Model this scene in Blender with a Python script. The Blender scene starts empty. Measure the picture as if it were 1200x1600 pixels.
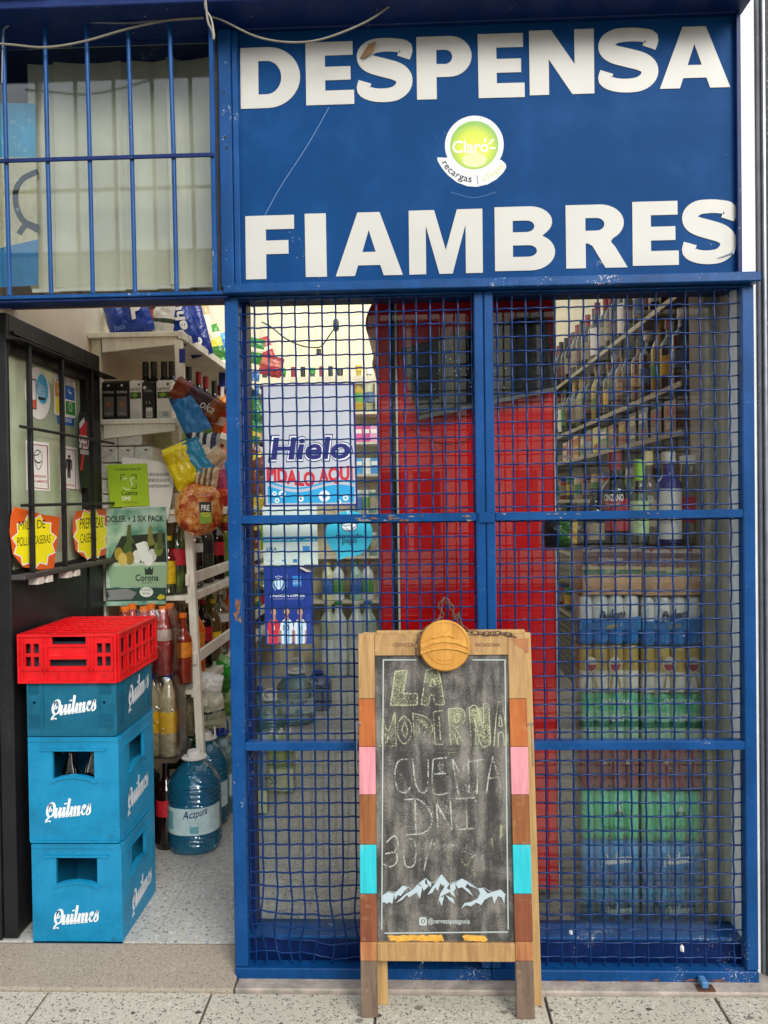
import bpy, bmesh, math, random
from mathutils import Vector, Matrix, noise as mnoise
random.seed(7)
C = bpy.context.scene.collection
V = Vector
R = math.radians
# ------------------------------------------------------------ camera, sky, sun, exposure
scn = bpy.context.scene
YAW, PIT, ROL = R(2.005), R(-0.74), R(-0.781)
CAM = V((0, -2.4, 1.5)); FPX = 1200.0
RM = Matrix.Rotation(YAW, 3, 'Z') @ Matrix.Rotation(PIT, 3, 'X') @ Matrix.Rotation(-ROL, 3, 'Y')
def _axes():
    cy, sy, cp, sp, cr, sr = math.cos(YAW), math.sin(YAW), math.cos(PIT), math.sin(PIT), math.cos(ROL), math.sin(ROL)
    a = Matrix(((cy, -sy, 0), (sy, cy, 0), (0, 0, 1))); b = Matrix(((1, 0, 0), (0, cp, -sp), (0, sp, cp)))
    c = Matrix(((cr, 0, -sr), (0, 1, 0), (sr, 0, cr)))
    return a @ b @ c
RM = _axes()
RIGHT, FWD, UP = RM.col[0].copy(), RM.col[1].copy(), RM.col[2].copy()
cd = bpy.data.cameras.new('camera'); cam = bpy.data.objects.new('camera', cd); C.objects.link(cam)
mw = Matrix.Identity(4)
for i in range(3):
    mw[i][0], mw[i][1], mw[i][2], mw[i][3] = RIGHT[i], UP[i], -FWD[i], CAM[i]
cam.matrix_world = mw
cd.sensor_fit = 'VERTICAL'; cd.sensor_height = 36; cd.lens = 36 * FPX / 1600; cd.clip_start = 0.05; cd.clip_end = 300
scn.camera = cam
world = bpy.data.worlds.new('World'); scn.world = world; world.use_nodes = True
wn = world.node_tree.nodes; wl = world.node_tree.links
sky = wn.new('ShaderNodeTexSky'); sky.sky_type = 'NISHITA'; sky.sun_disc = False
SUN_EL, SUN_AZ = R(32), R(150)          # azimuth measured from +Y clockwise: the sun stands behind the camera
sky.sun_elevation = SUN_EL; sky.sun_rotation = SUN_AZ; sky.dust_density = 0.3; sky.air_density = 1.0; sky.ozone_density = 1
hs = wn.new('ShaderNodeHueSaturation'); hs.inputs['Saturation'].default_value = 0.28
bgn = wn['Background']; bgn.inputs['Strength'].default_value = 0.15
wl.new(sky.outputs[0], hs.inputs['Color']); wl.new(hs.outputs[0], bgn.inputs['Color'])
sd = bpy.data.lights.new('sun', 'SUN'); sun = bpy.data.objects.new('sun', sd); C.objects.link(sun)
sd.energy = 1.25; sd.angle = R(28); sd.color = (1, 0.965, 0.91)
sdir = V((math.sin(SUN_AZ) * math.cos(SUN_EL), math.cos(SUN_AZ) * math.cos(SUN_EL), math.sin(SUN_EL)))
sun.rotation_euler = sdir.to_track_quat('Z', 'Y').to_euler(); sun.location = (0, -6, 8)
scn.view_settings.view_transform = 'Standard'; scn.view_settings.look = 'None'
scn.view_settings.gamma = 1; scn.view_settings.use_curve_mapping = False
scn.view_settings.exposure = 1.42

# ------------------------------------------------------------ measuring helpers
def ray(u, v):
    return (FWD + RIGHT * ((u - 600) / FPX) - UP * ((v - 800) / FPX))
def at(u, v, Y):
    d = ray(u, v); return CAM + d * ((Y - CAM.y) / d.y)
def atZ(u, v, Z):
    d = ray(u, v); return CAM + d * ((Z - CAM.z) / d.z)
class Fr:
    """a flat working frame: a right, b up, c out of the surface"""
    def __init__(s, o, ux=(1, 0, 0), uz=(0, 0, 1)):
        s.o = V(o); s.ux = V(ux).normalized(); s.uz = V(uz).normalized(); s.n = s.ux.cross(s.uz).normalized()
    def pt(s, a, b, c=0.0):
        return s.o + s.ux * a + s.uz * b + s.n * c
    def px(s, u, v, c=0.0):
        d = ray(u, v); q = s.o + s.n * c
        p = CAM + d * ((q - CAM).dot(s.n) / d.dot(s.n)) - s.o
        return (p.dot(s.ux), p.dot(s.uz))
    def box(s, u0, v0, u1, v1, c=0.0):
        um, vm = (u0 + u1) / 2, (v0 + v1) / 2
        return s.px(u0, vm, c)[0], s.px(um, v1, c)[1], s.px(u1, vm, c)[0], s.px(um, v0, c)[1]
FG = Fr((0, 0, 0))

# ------------------------------------------------------------ materials
MC = {}
def s2l(h):
    h = h.lstrip('#'); o = []
    for i in (0, 2, 4):
        c = int(h[i:i + 2], 16) / 255; o.append(c / 12.92 if c <= .04045 else ((c + .055) / 1.055) ** 2.4)
    return tuple(o)
def nd(nt, t, **kw):
    n = nt.nodes.new(t)
    for k, v in kw.items():
        if k.startswith('_'): setattr(n, k[1:], v)
        else: n.inputs[k.replace('__', ' ')].default_value = v
    return n
def ramp(nt, stops, interp='LINEAR'):
    n = nt.nodes.new('ShaderNodeValToRGB'); e = n.color_ramp.elements; n.color_ramp.interpolation = interp
    while len(e) < len(stops): e.new(0.5)
    for i, (p, c) in enumerate(stops):
        e[i].position = p; e[i].color = (c, c, c, 1) if isinstance(c, (int, float)) else (*c, 1)
    return n
def base(name):
    m = bpy.data.materials.new(name); m.use_nodes = True
    nt = m.node_tree; b = nt.nodes['Principled BSDF']; tc = nt.nodes.new('ShaderNodeTexCoord')
    return m, nt, b, tc.outputs['Object']
def mixc(nt, fac, a, b):
    n = nt.nodes.new('ShaderNodeMix'); n.data_type = 'RGBA'
    for i, x in ((6, a), (7, b)):
        if isinstance(x, tuple): n.inputs[i].default_value = (*x, 1)
        else: nt.links.new(x, n.inputs[i])
    if isinstance(fac, (int, float)): n.inputs[0].default_value = fac
    else: nt.links.new(fac, n.inputs[0])
    return n.outputs[2]
def mat(col, rough=.5, metal=0, var=.12, vs=14, bump=0, bs=60, coat=0, spec=.5, name=None):
    c = s2l(col) if isinstance(col, str) else tuple(col)
    key = (c, rough, metal, var, vs, bump, bs, coat, spec)
    if key in MC: return MC[key]
    m, nt, b, tc = base(name or 'surface'); L = nt.links
    if var:
        n = nd(nt, 'ShaderNodeTexNoise', Scale=vs, Detail=4.0); L.new(tc, n.inputs['Vector'])
        r = ramp(nt, [(.3, tuple(x * (1 - var) for x in c)), (.7, tuple(min(1, x * (1 + var)) for x in c))]); L.new(n.outputs[0], r.inputs[0])
        L.new(r.outputs[0], b.inputs['Base Color'])
    else: b.inputs['Base Color'].default_value = (*c, 1)
    b.inputs['Roughness'].default_value = rough; b.inputs['Metallic'].default_value = metal
    b.inputs['Coat Weight'].default_value = coat; b.inputs['Specular IOR Level'].default_value = spec
    if bump:
        n2 = nd(nt, 'ShaderNodeTexNoise', Scale=bs, Detail=3.0); L.new(tc, n2.inputs['Vector'])
        bp = nd(nt, 'ShaderNodeBump', Strength=bump, Distance=.004); L.new(n2.outputs[0], bp.inputs['Height']); L.new(bp.outputs[0], b.inputs['Normal'])
    MC[key] = m; return m
def paint(col, chip='#b9b6ae', rust='#5a2f1c', amount=.5, rough=.38, dirt=.25, sc=1.0, name='painted metal', bump=.16, streak=.10, spec=.22):
    """brushed metal paint: drips and lumps, chips showing pale primer (on the wires, painted highlights), rust in the worst of them"""
    key = ('paint', col, chip, rust, amount, rough, sc, bump, streak)
    if key in MC: return MC[key]
    c = s2l(col); m, nt, b, tc = base(name); L = nt.links
    n = nd(nt, 'ShaderNodeTexNoise', Scale=5 * sc, Detail=6.0, Roughness=.65); L.new(tc, n.inputs['Vector'])
    r = ramp(nt, [(.3, tuple(x * (1 - dirt) for x in c)), (.5, c), (.72, tuple(min(1, x * 1.22 + .006) for x in c))]); L.new(n.outputs[0], r.inputs[0])
    mps = nd(nt, 'ShaderNodeMapping'); mps.inputs['Scale'].default_value = (38, 38, 2.2); L.new(tc, mps.inputs['Vector'])
    ns = nd(nt, 'ShaderNodeTexNoise', Scale=1.0, Detail=4.0, Roughness=.6); L.new(mps.outputs[0], ns.inputs['Vector'])
    rs_ = ramp(nt, [(.35, 1 - streak), (.62, 1 + streak * .5)]); L.new(ns.outputs[0], rs_.inputs[0])
    st_ = nt.nodes.new('ShaderNodeMix'); st_.data_type = 'RGBA'; st_.blend_type = 'MULTIPLY'; st_.inputs[0].default_value = 1; L.new(r.outputs[0], st_.inputs[6]); L.new(rs_.outputs[0], st_.inputs[7])
    n1 = nd(nt, 'ShaderNodeTexNoise', Scale=170 * sc, Detail=5.0, Roughness=.7); L.new(tc, n1.inputs['Vector'])
    n2 = nd(nt, 'ShaderNodeTexNoise', Scale=4.5 * sc, Detail=6.0, Roughness=.75); L.new(tc, n2.inputs['Vector'])
    ad = nd(nt, 'ShaderNodeMath', _operation='MULTIPLY'); L.new(n1.outputs[0], ad.inputs[0]); L.new(n2.outputs[0], ad.inputs[1])
    th = .40 - amount * .055
    r1 = ramp(nt, [(th, 0), (th + .015, 1)]); L.new(ad.outputs[0], r1.inputs[0])
    r2 = ramp(nt, [(th + .05, 0), (th + .065, 1)]); L.new(ad.outputs[0], r2.inputs[0])
    o = mixc(nt, r1.outputs[0], st_.outputs[2], s2l(chip)); o = mixc(nt, r2.outputs[0], o, s2l(rust))
    L.new(o, b.inputs['Base Color']); b.inputs['Roughness'].default_value = rough; b.inputs['Specular IOR Level'].default_value = spec
    n3 = nd(nt, 'ShaderNodeTexNoise', Scale=70 * sc, Detail=3.0); L.new(tc, n3.inputs['Vector'])
    sb = nd(nt, 'ShaderNodeMath', _operation='SUBTRACT'); L.new(n3.outputs[0], sb.inputs[0]); L.new(r1.outputs[0], sb.inputs[1])
    bp = nd(nt, 'ShaderNodeBump', Strength=bump, Distance=.002); L.new(sb.outputs[0], bp.inputs['Height']); L.new(bp.outputs[0], b.inputs['Normal'])
    MC[key] = m; return m
def speck(cols, scale, fr, rough=.6, tint=None, warp=.4, name='terrazzo'):
    """stone chips set in cement: cols[0] cement, the rest chip colours with their shares"""
    m, nt, b, tc = base(name); L = nt.links
    nz = nd(nt, 'ShaderNodeTexNoise', Scale=scale * .7, Detail=2.0); L.new(tc, nz.inputs['Vector'])
    va = nd(nt, 'ShaderNodeVectorMath', _operation='MULTIPLY_ADD'); va.inputs[1].default_value = (warp / scale * 2,) * 3
    L.new(nz.outputs['Color'], va.inputs[0]); L.new(tc, va.inputs[2])
    v = nd(nt, 'ShaderNodeTexVoronoi', Scale=scale); L.new(va.outputs[0], v.inputs['Vector'])
    sep = nt.nodes.new('ShaderNodeSeparateColor'); L.new(v.outputs['Color'], sep.inputs[0])
    stops = []; acc = 0
    for c, f in zip(cols, fr): stops.append((acc, s2l(c))); acc += f
    r = ramp(nt, stops, 'CONSTANT'); L.new(sep.outputs[0], r.inputs[0])
    n = nd(nt, 'ShaderNodeTexNoise', Scale=3.0, Detail=5.0); L.new(tc, n.inputs['Vector'])
    r3 = ramp(nt, [(.30, .52), (.46, .84), (.7, 1.0)]); L.new(n.outputs[0], r3.inputs[0])
    mm = nt.nodes.new('ShaderNodeMix'); mm.data_type = 'RGBA'; mm.blend_type = 'MULTIPLY'; mm.inputs[0].default_value = 1
    L.new(r.outputs[0], mm.inputs[6]); L.new(r3.outputs[0], mm.inputs[7])
    rd = ramp(nt, [(.30, 0), (.5, 1)]); L.new(v.outputs['Distance'], rd.inputs[0])
    o = mixc(nt, rd.outputs[0], mm.outputs[2], s2l(tint or cols[0]))
    L.new(o, b.inputs['Base Color']); b.inputs['Roughness'].default_value = rough
    bp = nd(nt, 'ShaderNodeBump', Strength=.25, Distance=.002); L.new(v.outputs['Distance'], bp.inputs['Height']); L.new(bp.outputs[0], b.inputs['Normal'])
    return m
def plastic(col, worn, name='worn crate plastic'):
    key = ('plastic', col, worn)
    if key in MC: return MC[key]
    c = s2l(col); m, nt, b, tc = base(name); L = nt.links
    n = nd(nt, 'ShaderNodeTexNoise', Scale=4.0, Detail=7.0, Roughness=.7); L.new(tc, n.inputs['Vector'])
    r = ramp(nt, [(.30, tuple(x * .62 for x in c)), (.48, c), (.72, tuple(min(1, x * 1.15 + .015) for x in c))]); L.new(n.outputs[0], r.inputs[0])
    mp = nd(nt, 'ShaderNodeMapping'); mp.inputs['Scale'].default_value = (9, 9, 90); mp.inputs['Rotation'].default_value = (.2, .35, .1); L.new(tc, mp.inputs['Vector'])
    n1 = nd(nt, 'ShaderNodeTexNoise', Scale=1.6, Detail=5.0, Roughness=.8); L.new(mp.outputs[0], n1.inputs['Vector'])
    r1 = ramp(nt, [(.62, 0), (.70, .75)]); L.new(n1.outputs[0], r1.inputs[0])
    n2 = nd(nt, 'ShaderNodeTexNoise', Scale=13.0, Detail=6.0, Roughness=.75); L.new(tc, n2.inputs['Vector'])
    r2 = ramp(nt, [(.58, 0), (.72, .6)]); L.new(n2.outputs[0], r2.inputs[0])
    o = mixc(nt, r1.outputs[0], r.outputs[0], s2l(worn)); o = mixc(nt, r2.outputs[0], o, tuple(x * .35 + .01 for x in c)); L.new(o, b.inputs['Base Color'])
    b.inputs['Roughness'].default_value = .42; b.inputs['Specular IOR Level'].default_value = .35
    bp = nd(nt, 'ShaderNodeBump', Strength=.15, Distance=.002); L.new(n1.outputs[0], bp.inputs['Height']); L.new(bp.outputs[0], b.inputs['Normal'])
    MC[key] = m; return m
def wood(c1, c2, rough=.6, sc=1.0, wear='#c9a877', amt=0.0):
    key = ('wood', c1, c2, rough, sc, amt)
    if key in MC: return MC[key]
    m, nt, b, tc = base('wood'); L = nt.links
    mp = nd(nt, 'ShaderNodeMapping'); mp.inputs['Scale'].default_value = (60 * sc, 60 * sc, 4 * sc); L.new(tc, mp.inputs['Vector'])
    n = nd(nt, 'ShaderNodeTexNoise', Scale=1.0, Detail=6.0, Roughness=.6, Distortion=.6); L.new(mp.outputs[0], n.inputs['Vector'])
    r = ramp(nt, [(.32, s2l(c1)), (.66, s2l(c2))]); L.new(n.outputs[0], r.inputs[0])
    n2 = nd(nt, 'ShaderNodeTexNoise', Scale=22.0, Detail=6.0, Roughness=.7); L.new(tc, n2.inputs['Vector'])
    r2 = ramp(nt, [(.60, 0), (.70, amt)]); L.new(n2.outputs[0], r2.inputs[0])
    L.new(mixc(nt, r2.outputs[0], r.outputs[0], s2l(wear)), b.inputs['Base Color']); b.inputs['Roughness'].default_value = rough
    bp = nd(nt, 'ShaderNodeBump', Strength=.3, Distance=.001); L.new(n.outputs[0], bp.inputs['Height']); L.new(bp.outputs[0], b.inputs['Normal'])
    MC[key] = m; return m
def clear(col=(.9, .95, .95), refl=.10, tint=1.0, rough=.02, name='glass', bump=0):
    key = ('clear', tuple(col), refl, rough, bump)
    if key in MC: return MC[key]
    m = bpy.data.materials.new(name); m.use_nodes = True; nt = m.node_tree; L = nt.links
    nt.nodes.remove(nt.nodes['Principled BSDF']); out = nt.nodes['Material Output']
    t = nt.nodes.new('ShaderNodeBsdfTransparent'); t.inputs[0].default_value = (*col, 1)
    g = nt.nodes.new('ShaderNodeBsdfGlossy'); g.inputs['Roughness'].default_value = rough
    f = nt.nodes.new('ShaderNodeFresnel'); f.inputs[0].default_value = 1.45
    a = nd(nt, 'ShaderNodeMath', _operation='ADD'); L.new(f.outputs[0], a.inputs[0]); a.inputs[1].default_value = refl; a.use_clamp = True
    x = nt.nodes.new('ShaderNodeMixShader'); L.new(a.outputs[0], x.inputs[0]); L.new(t.outputs[0], x.inputs[1]); L.new(g.outputs[0], x.inputs[2])
    if bump:
        tc = nt.nodes.new('ShaderNodeTexCoord'); n = nd(nt, 'ShaderNodeTexNoise', Scale=bump, Detail=4.0, Distortion=1.2); L.new(tc.outputs['Object'], n.inputs['Vector'])
        bp = nd(nt, 'ShaderNodeBump', Strength=.8, Distance=.01); L.new(n.outputs[0], bp.inputs['Height']); L.new(bp.outputs[0], g.inputs['Normal']); L.new(bp.outputs[0], f.inputs['Normal'])
    L.new(x.outputs[0], out.inputs[0]); MC[key] = m; return m
def jugmat(col, dens=.5, name='tinted water plastic'):
    key = ('jug', col, dens)
    if key in MC: return MC[key]
    m = bpy.data.materials.new(name); m.use_nodes = True; nt = m.node_tree; L = nt.links; c = s2l(col)
    nt.nodes.remove(nt.nodes['Principled BSDF']); out = nt.nodes['Material Output']
    t = nt.nodes.new('ShaderNodeBsdfTransparent'); t.inputs[0].default_value = (*[x ** .35 for x in c], 1)
    d = nt.nodes.new('ShaderNodeBsdfTranslucent'); d.inputs[0].default_value = (*c, 1); d2 = nt.nodes.new('ShaderNodeBsdfDiffuse'); d2.inputs[0].default_value = (*c, 1)
    x0 = nt.nodes.new('ShaderNodeMixShader'); x0.inputs[0].default_value = .5; L.new(d.outputs[0], x0.inputs[1]); L.new(d2.outputs[0], x0.inputs[2])
    x1 = nt.nodes.new('ShaderNodeMixShader'); x1.inputs[0].default_value = dens; L.new(t.outputs[0], x1.inputs[1]); L.new(x0.outputs[0], x1.inputs[2])
    g = nt.nodes.new('ShaderNodeBsdfGlossy'); g.inputs['Roughness'].default_value = .05
    f = nt.nodes.new('ShaderNodeFresnel'); f.inputs[0].default_value = 1.5
    a = nd(nt, 'ShaderNodeMath', _operation='ADD'); L.new(f.outputs[0], a.inputs[0]); a.inputs[1].default_value = .06
    tc = nt.nodes.new('ShaderNodeTexCoord'); n = nd(nt, 'ShaderNodeTexNoise', Scale=12.0, Detail=3.0, Distortion=1.2); L.new(tc.outputs['Object'], n.inputs['Vector'])
    bp = nd(nt, 'ShaderNodeBump', Strength=.8, Distance=.012); L.new(n.outputs[0], bp.inputs['Height']); L.new(bp.outputs[0], g.inputs['Normal']); L.new(bp.outputs[0], f.inputs['Normal'])
    x = nt.nodes.new('ShaderNodeMixShader'); L.new(a.outputs[0], x.inputs[0]); L.new(x1.outputs[0], x.inputs[1]); L.new(g.outputs[0], x.inputs[2]); L.new(x.outputs[0], out.inputs[0])
    MC[key] = m; return m
def zones(stops, axis=2, wob=.06, rough=.3, span=(-.5, .5), vs=9, bump=.5, interp='CONSTANT'):
    """printed foil: colour zones along one local axis of the pack with a wavy border"""
    key = ('zones', tuple(stops), axis, wob, rough, span, vs)
    if key in MC: return MC[key]
    m, nt, b, tc = base('printed film'); L = nt.links
    g = nt.nodes.new('ShaderNodeTexCoord').outputs['Generated']
    sp = nt.nodes.new('ShaderNodeSeparateXYZ'); L.new(g, sp.inputs[0])
    n = nd(nt, 'ShaderNodeTexNoise', Scale=vs, Detail=3.0); L.new(tc, n.inputs['Vector'])
    ma = nd(nt, 'ShaderNodeMath', _operation='MULTIPLY_ADD'); L.new(n.outputs[0], ma.inputs[0]); ma.inputs[1].default_value = wob * 2; L.new(sp.outputs[axis], ma.inputs[2])
    r = ramp(nt, [(min(1, p + wob), s2l(c)) for p, c in stops], interp); L.new(ma.outputs[0], r.inputs[0])
    L.new(r.outputs[0], b.inputs['Base Color']); b.inputs['Roughness'].default_value = rough
    n2 = nd(nt, 'ShaderNodeTexNoise', Scale=24.0, Detail=2.0, Distortion=1.5); L.new(tc, n2.inputs['Vector'])
    bp = nd(nt, 'ShaderNodeBump', Strength=bump, Distance=.012); L.new(n2.outputs[0], bp.inputs['Height']); L.new(bp.outputs[0], b.inputs['Normal'])
    MC[key] = m; return m
def ink(col, rough=.6):
    return mat(col, rough, 0, 0)
def chalk(col='#d8d6c8', dens=.5):
    key = ('chalk', col, dens)
    if key in MC: return MC[key]
    m, nt, b, tc = base('chalk'); L = nt.links; b.inputs['Base Color'].default_value = (*s2l(col), 1); b.inputs['Roughness'].default_value = .95
    n = nd(nt, 'ShaderNodeTexNoise', Scale=260.0, Detail=4.0, Roughness=.75); L.new(tc, n.inputs['Vector'])
    n1 = nd(nt, 'ShaderNodeTexNoise', Scale=16.0, Detail=3.0); L.new(tc, n1.inputs['Vector'])
    md = nd(nt, 'ShaderNodeMath', _operation='MULTIPLY_ADD'); L.new(n1.outputs[0], md.inputs[0]); md.inputs[1].default_value = .5; L.new(n.outputs[0], md.inputs[2])
    r = ramp(nt, [(.9 - dens * .4, 0), (1.0 - dens * .4, .92)]); L.new(md.outputs[0], r.inputs[0]); L.new(r.outputs[0], b.inputs['Alpha'])
    MC[key] = m; return m

# ------------------------------------------------------------ mesh helpers
class MB:
    def __init__(s): s.v = []; s.f = []
    def add(s, vs, fs):
        k = len(s.v); s.v += [V(p) for p in vs]; s.f += [tuple(i + k for i in f) for f in fs]; return s
    def box(s, x0, y0, z0, x1, y1, z1):
        x0, x1 = min(x0, x1), max(x0, x1); y0, y1 = min(y0, y1), max(y0, y1); z0, z1 = min(z0, z1), max(z0, z1)
        return s.add([(x0, y0, z0), (x1, y0, z0), (x1, y1, z0), (x0, y1, z0), (x0, y0, z1), (x1, y0, z1), (x1, y1, z1), (x0, y1, z1)],
                     [(0, 3, 2, 1), (4, 5, 6, 7), (0, 1, 5, 4), (1, 2, 6, 5), (2, 3, 7, 6), (3, 0, 4, 7)])
    def fbox(s, fr, a0, b0, a1, b1, c0, c1):
        P = [fr.pt(a, b, c) for c in (c0, c1) for a, b in ((a0, b0), (a1, b0), (a1, b1), (a0, b1))]
        return s.add(P, [(0, 3, 2, 1), (4, 5, 6, 7), (0, 1, 5, 4), (1, 2, 6, 5), (2, 3, 7, 6), (3, 0, 4, 7)])
    def fpoly(s, fr, pts, c0, c1):
        n = len(pts); P = [fr.pt(a, b, c0) for a, b in pts] + [fr.pt(a, b, c1) for a, b in pts]
        return s.add(P, [tuple(range(n))[::-1], tuple(range(n, 2 * n))] + [(i, (i + 1) % n, n + (i + 1) % n, n + i) for i in range(n)])
    def tube(s, pts, r, seg=6, closed=False):
        pts = [V(p) for p in pts]; n = len(pts); rings = []; up = None
        for i, p in enumerate(pts):
            a = pts[(i - 1) % n] if (i or closed) else p; b = pts[(i + 1) % n] if (i < n - 1 or closed) else p
            t = (b - a).normalized()
            if up is None: up = V((0, 0, 1)) if abs(t.z) < .9 else V((0, 1, 0))
            x = t.cross(up).normalized(); y = x.cross(t).normalized(); up = y
            rr = r[i] if isinstance(r, (list, tuple)) else r
            rings.append([p + x * math.cos(k * 2 * math.pi / seg) * rr + y * math.sin(k * 2 * math.pi / seg) * rr for k in range(seg)])
        vs = [q for g in rings for q in g]; fs = []
        for i in range(n if closed else n - 1):
            j = (i + 1) % n
            for k in range(seg): fs.append((i * seg + k, i * seg + (k + 1) % seg, j * seg + (k + 1) % seg, j * seg + k))
        if not closed: fs += [tuple(range(seg))[::-1], tuple((n - 1) * seg + k for k in range(seg))]
        return s.add(vs, fs)
    def lathe(s, prof, seg=16, o=(0, 0, 0), sx=1, sy=1, pw=None):
        o = V(o); vs = []; fs = []
        for r, z in prof:
            for k in range(seg):
                a = (k + .5) * 2 * math.pi / seg; ca, sa = math.cos(a), math.sin(a)
                if pw: ca = math.copysign(abs(ca) ** pw, ca); sa = math.copysign(abs(sa) ** pw, sa)
                vs.append(o + V((r * ca * sx, r * sa * sy, z)))
        for i in range(len(prof) - 1):
            for k in range(seg): fs.append((i * seg + k, i * seg + (k + 1) % seg, (i + 1) * seg + (k + 1) % seg, (i + 1) * seg + k))
        fs += [tuple(range(seg))[::-1], tuple((len(prof) - 1) * seg + k for k in range(seg))]
        return s.add(vs, fs)
    def mesh(s, name, m, off=None, smooth=None, bev=0):
        me = bpy.data.meshes.new(name); o = off or V((0, 0, 0))
        me.from_pydata([tuple(p - o) for p in s.v], [], s.f); me.validate(clean_customdata=False)
        if bev:
            bm = bmesh.new(); bm.from_mesh(me)
            bmesh.ops.bevel(bm, geom=bm.edges[:], offset=bev, segments=1, affect='EDGES', clamp_overlap=True); bm.to_mesh(me); bm.free()
        if smooth: me.shade_smooth(); me.set_sharp_from_angle(angle=R(smooth))
        if m: me.materials.append(m)
        return me
def wl_of(par):
    p = V((0, 0, 0)); M4 = Matrix.Identity(4); ch = []
    while par is not None: ch.append(par); par = par.parent
    for q in reversed(ch): M4 = M4 @ Matrix.LocRotScale(q.location, q.rotation_euler, q.scale)
    return M4
def link(name, me, par=None, loc=None):
    o = bpy.data.objects.new(name, me); C.objects.link(o)
    if loc is not None: o.location = loc
    if par is not None: o.parent = par
    return o
def part(name, mb, m, par, smooth=None, bev=0, kind=None, label=None):
    """a mesh given in world coordinates, stored relative to its thing (things built in place are never rotated)"""
    off = wl_of(par).translation if par is not None else None
    o = link(name, mb.mesh(name, m, off, smooth, bev), par)
    if kind: o['kind'] = kind
    if label: o['label'] = label
    return o
def lpart(name, mb, m, par, smooth=None, bev=0):
    return link(name, mb.mesh(name, m, None, smooth, bev), par)
def tag(o, label, cat, group=None):
    o['label'] = label; o['category'] = cat
    if group: o['group'] = group
    return o
def thing(name, label, cat, loc, group=None):
    o = bpy.data.objects.new(name, None); C.objects.link(o); o.location = loc; o.empty_display_size = .05
    return tag(o, label, cat, group)
def struct(name, mb, m, par=None, smooth=None, bev=0):
    o = part(name, mb, m, par, smooth, bev); o['kind'] = 'structure'; return o
def copy_tree(o, par=None):
    c = o.copy(); C.objects.link(c)
    if par is not None: c.parent = par
    for ch in list(o.children): copy_tree(ch, c)
    return c
def wire(name, pts, r, m, label=None, cat=None, par=None, seg=8):
    o = part(name, MB().tube(pts, r, seg), m, par, 60)
    if cat: tag(o, label, cat)
    return o
def smoothpts(pts, n=8):
    pts = [V(p) for p in pts]; out = []
    for i in range(len(pts) - 1):
        p0, p1, p2, p3 = pts[max(i - 1, 0)], pts[i], pts[i + 1], pts[min(i + 2, len(pts) - 1)]
        for k in range(n):
            t = k / n; out.append(.5 * ((2 * p1) + (p2 - p0) * t + (2 * p0 - 5 * p1 + 4 * p2 - p3) * t * t + (3 * p1 - p0 - 3 * p2 + p3) * t ** 3))
    return out + [pts[-1]]

# ------------------------------------------------------------ flat print: filled outlines, lettering, strokes
def loops2mb(loops, fr, c0, c1):
    cu = bpy.data.curves.new('outline', 'CURVE'); cu.dimensions = '2D'; cu.fill_mode = 'BOTH'; cu.extrude = 0
    for lp in loops:
        sp = cu.splines.new('POLY'); sp.points.add(len(lp) - 1); sp.use_cyclic_u = True
        for q, (a, b) in zip(sp.points, lp): q.co = (a, b, 0, 1)
    ob = bpy.data.objects.new('outline', cu); me = bpy.data.meshes.new_from_object(ob)
    vs = [v.co.copy() for v in me.vertices]; fs = [tuple(p.vertices) for p in me.polygons]
    bpy.data.objects.remove(ob); bpy.data.curves.remove(cu); bpy.data.meshes.remove(me)
    mb = MB()
    if c1 == c0: return mb.add([fr.pt(v.x, v.y, c1) for v in vs], fs)
    mb.add([fr.pt(v.x, v.y, c1) for v in vs], fs); mb.add([fr.pt(v.x, v.y, c0) for v in vs], [f[::-1] for f in fs])
    for lp in loops:
        n = len(lp); mb.add([fr.pt(a, b, c0) for a, b in lp] + [fr.pt(a, b, c1) for a, b in lp], [(i, (i + 1) % n, n + (i + 1) % n, n + i) for i in range(n)])
    return mb
def fill(name, fr, loops, m, par, c=.0006, c0=None):
    return part(name, loops2mb(loops, fr, c if c0 is None else c0, c), m, par)
def text2d(s, bold=0.0, shear=0.0, space=1.0):
    cu = bpy.data.curves.new('text', 'FONT'); cu.body = s; cu.size = 1; cu.offset = bold; cu.shear = shear; cu.resolution_u = 3; cu.space_character = space
    ob = bpy.data.objects.new('text', cu); me = bpy.data.meshes.new_from_object(ob)
    vs = [(v.co.x, v.co.y) for v in me.vertices]; fs = [tuple(p.vertices) for p in me.polygons]
    bpy.data.objects.remove(ob); bpy.data.curves.remove(cu); bpy.data.meshes.remove(me)
    return vs, fs
def txt(fr, s, bx, m, par, c=.0006, bold=.0, shear=0.0, name='lettering', rot=0, bend=None, space=1.0):
    vs, fs = text2d(s, bold, shear, space)
    if not vs: return None
    xs = [v[0] for v in vs]; ys = [v[1] for v in vs]; a0, b0, a1, b1 = bx
    W = max(xs) - min(xs) or 1; H = max(ys) - min(ys) or 1; out = []; ca, sa = math.cos(rot), math.sin(rot); am, bmid = (a0 + a1) / 2, (b0 + b1) / 2
    for x, y in vs:
        a = a0 + (x - min(xs)) / W * (a1 - a0); b = b0 + (y - min(ys)) / H * (b1 - b0)
        if bend: a, b = bend(a, b)
        if rot: a, b = am + (a - am) * ca - (b - bmid) * sa, bmid + (a - am) * sa + (b - bmid) * ca
        out.append(fr.pt(a, b, c))
    return part(name, MB().add(out, fs), m, par)
def ribbon(pts, w, closed=False):
    """outline of a stroke of constant or varying width"""
    pts = [V((p[0], p[1], 0)) for p in pts]; n = len(pts); l = []; r = []
    for i, p in enumerate(pts):
        a = pts[max(i - 1, 0)]; b = pts[min(i + 1, n - 1)]; t = (b - a).normalized(); q = V((-t.y, t.x, 0)); ww = (w[i] if isinstance(w, list) else w) / 2
        l.append(p + q * ww); r.append(p - q * ww)
    return l, r
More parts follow.
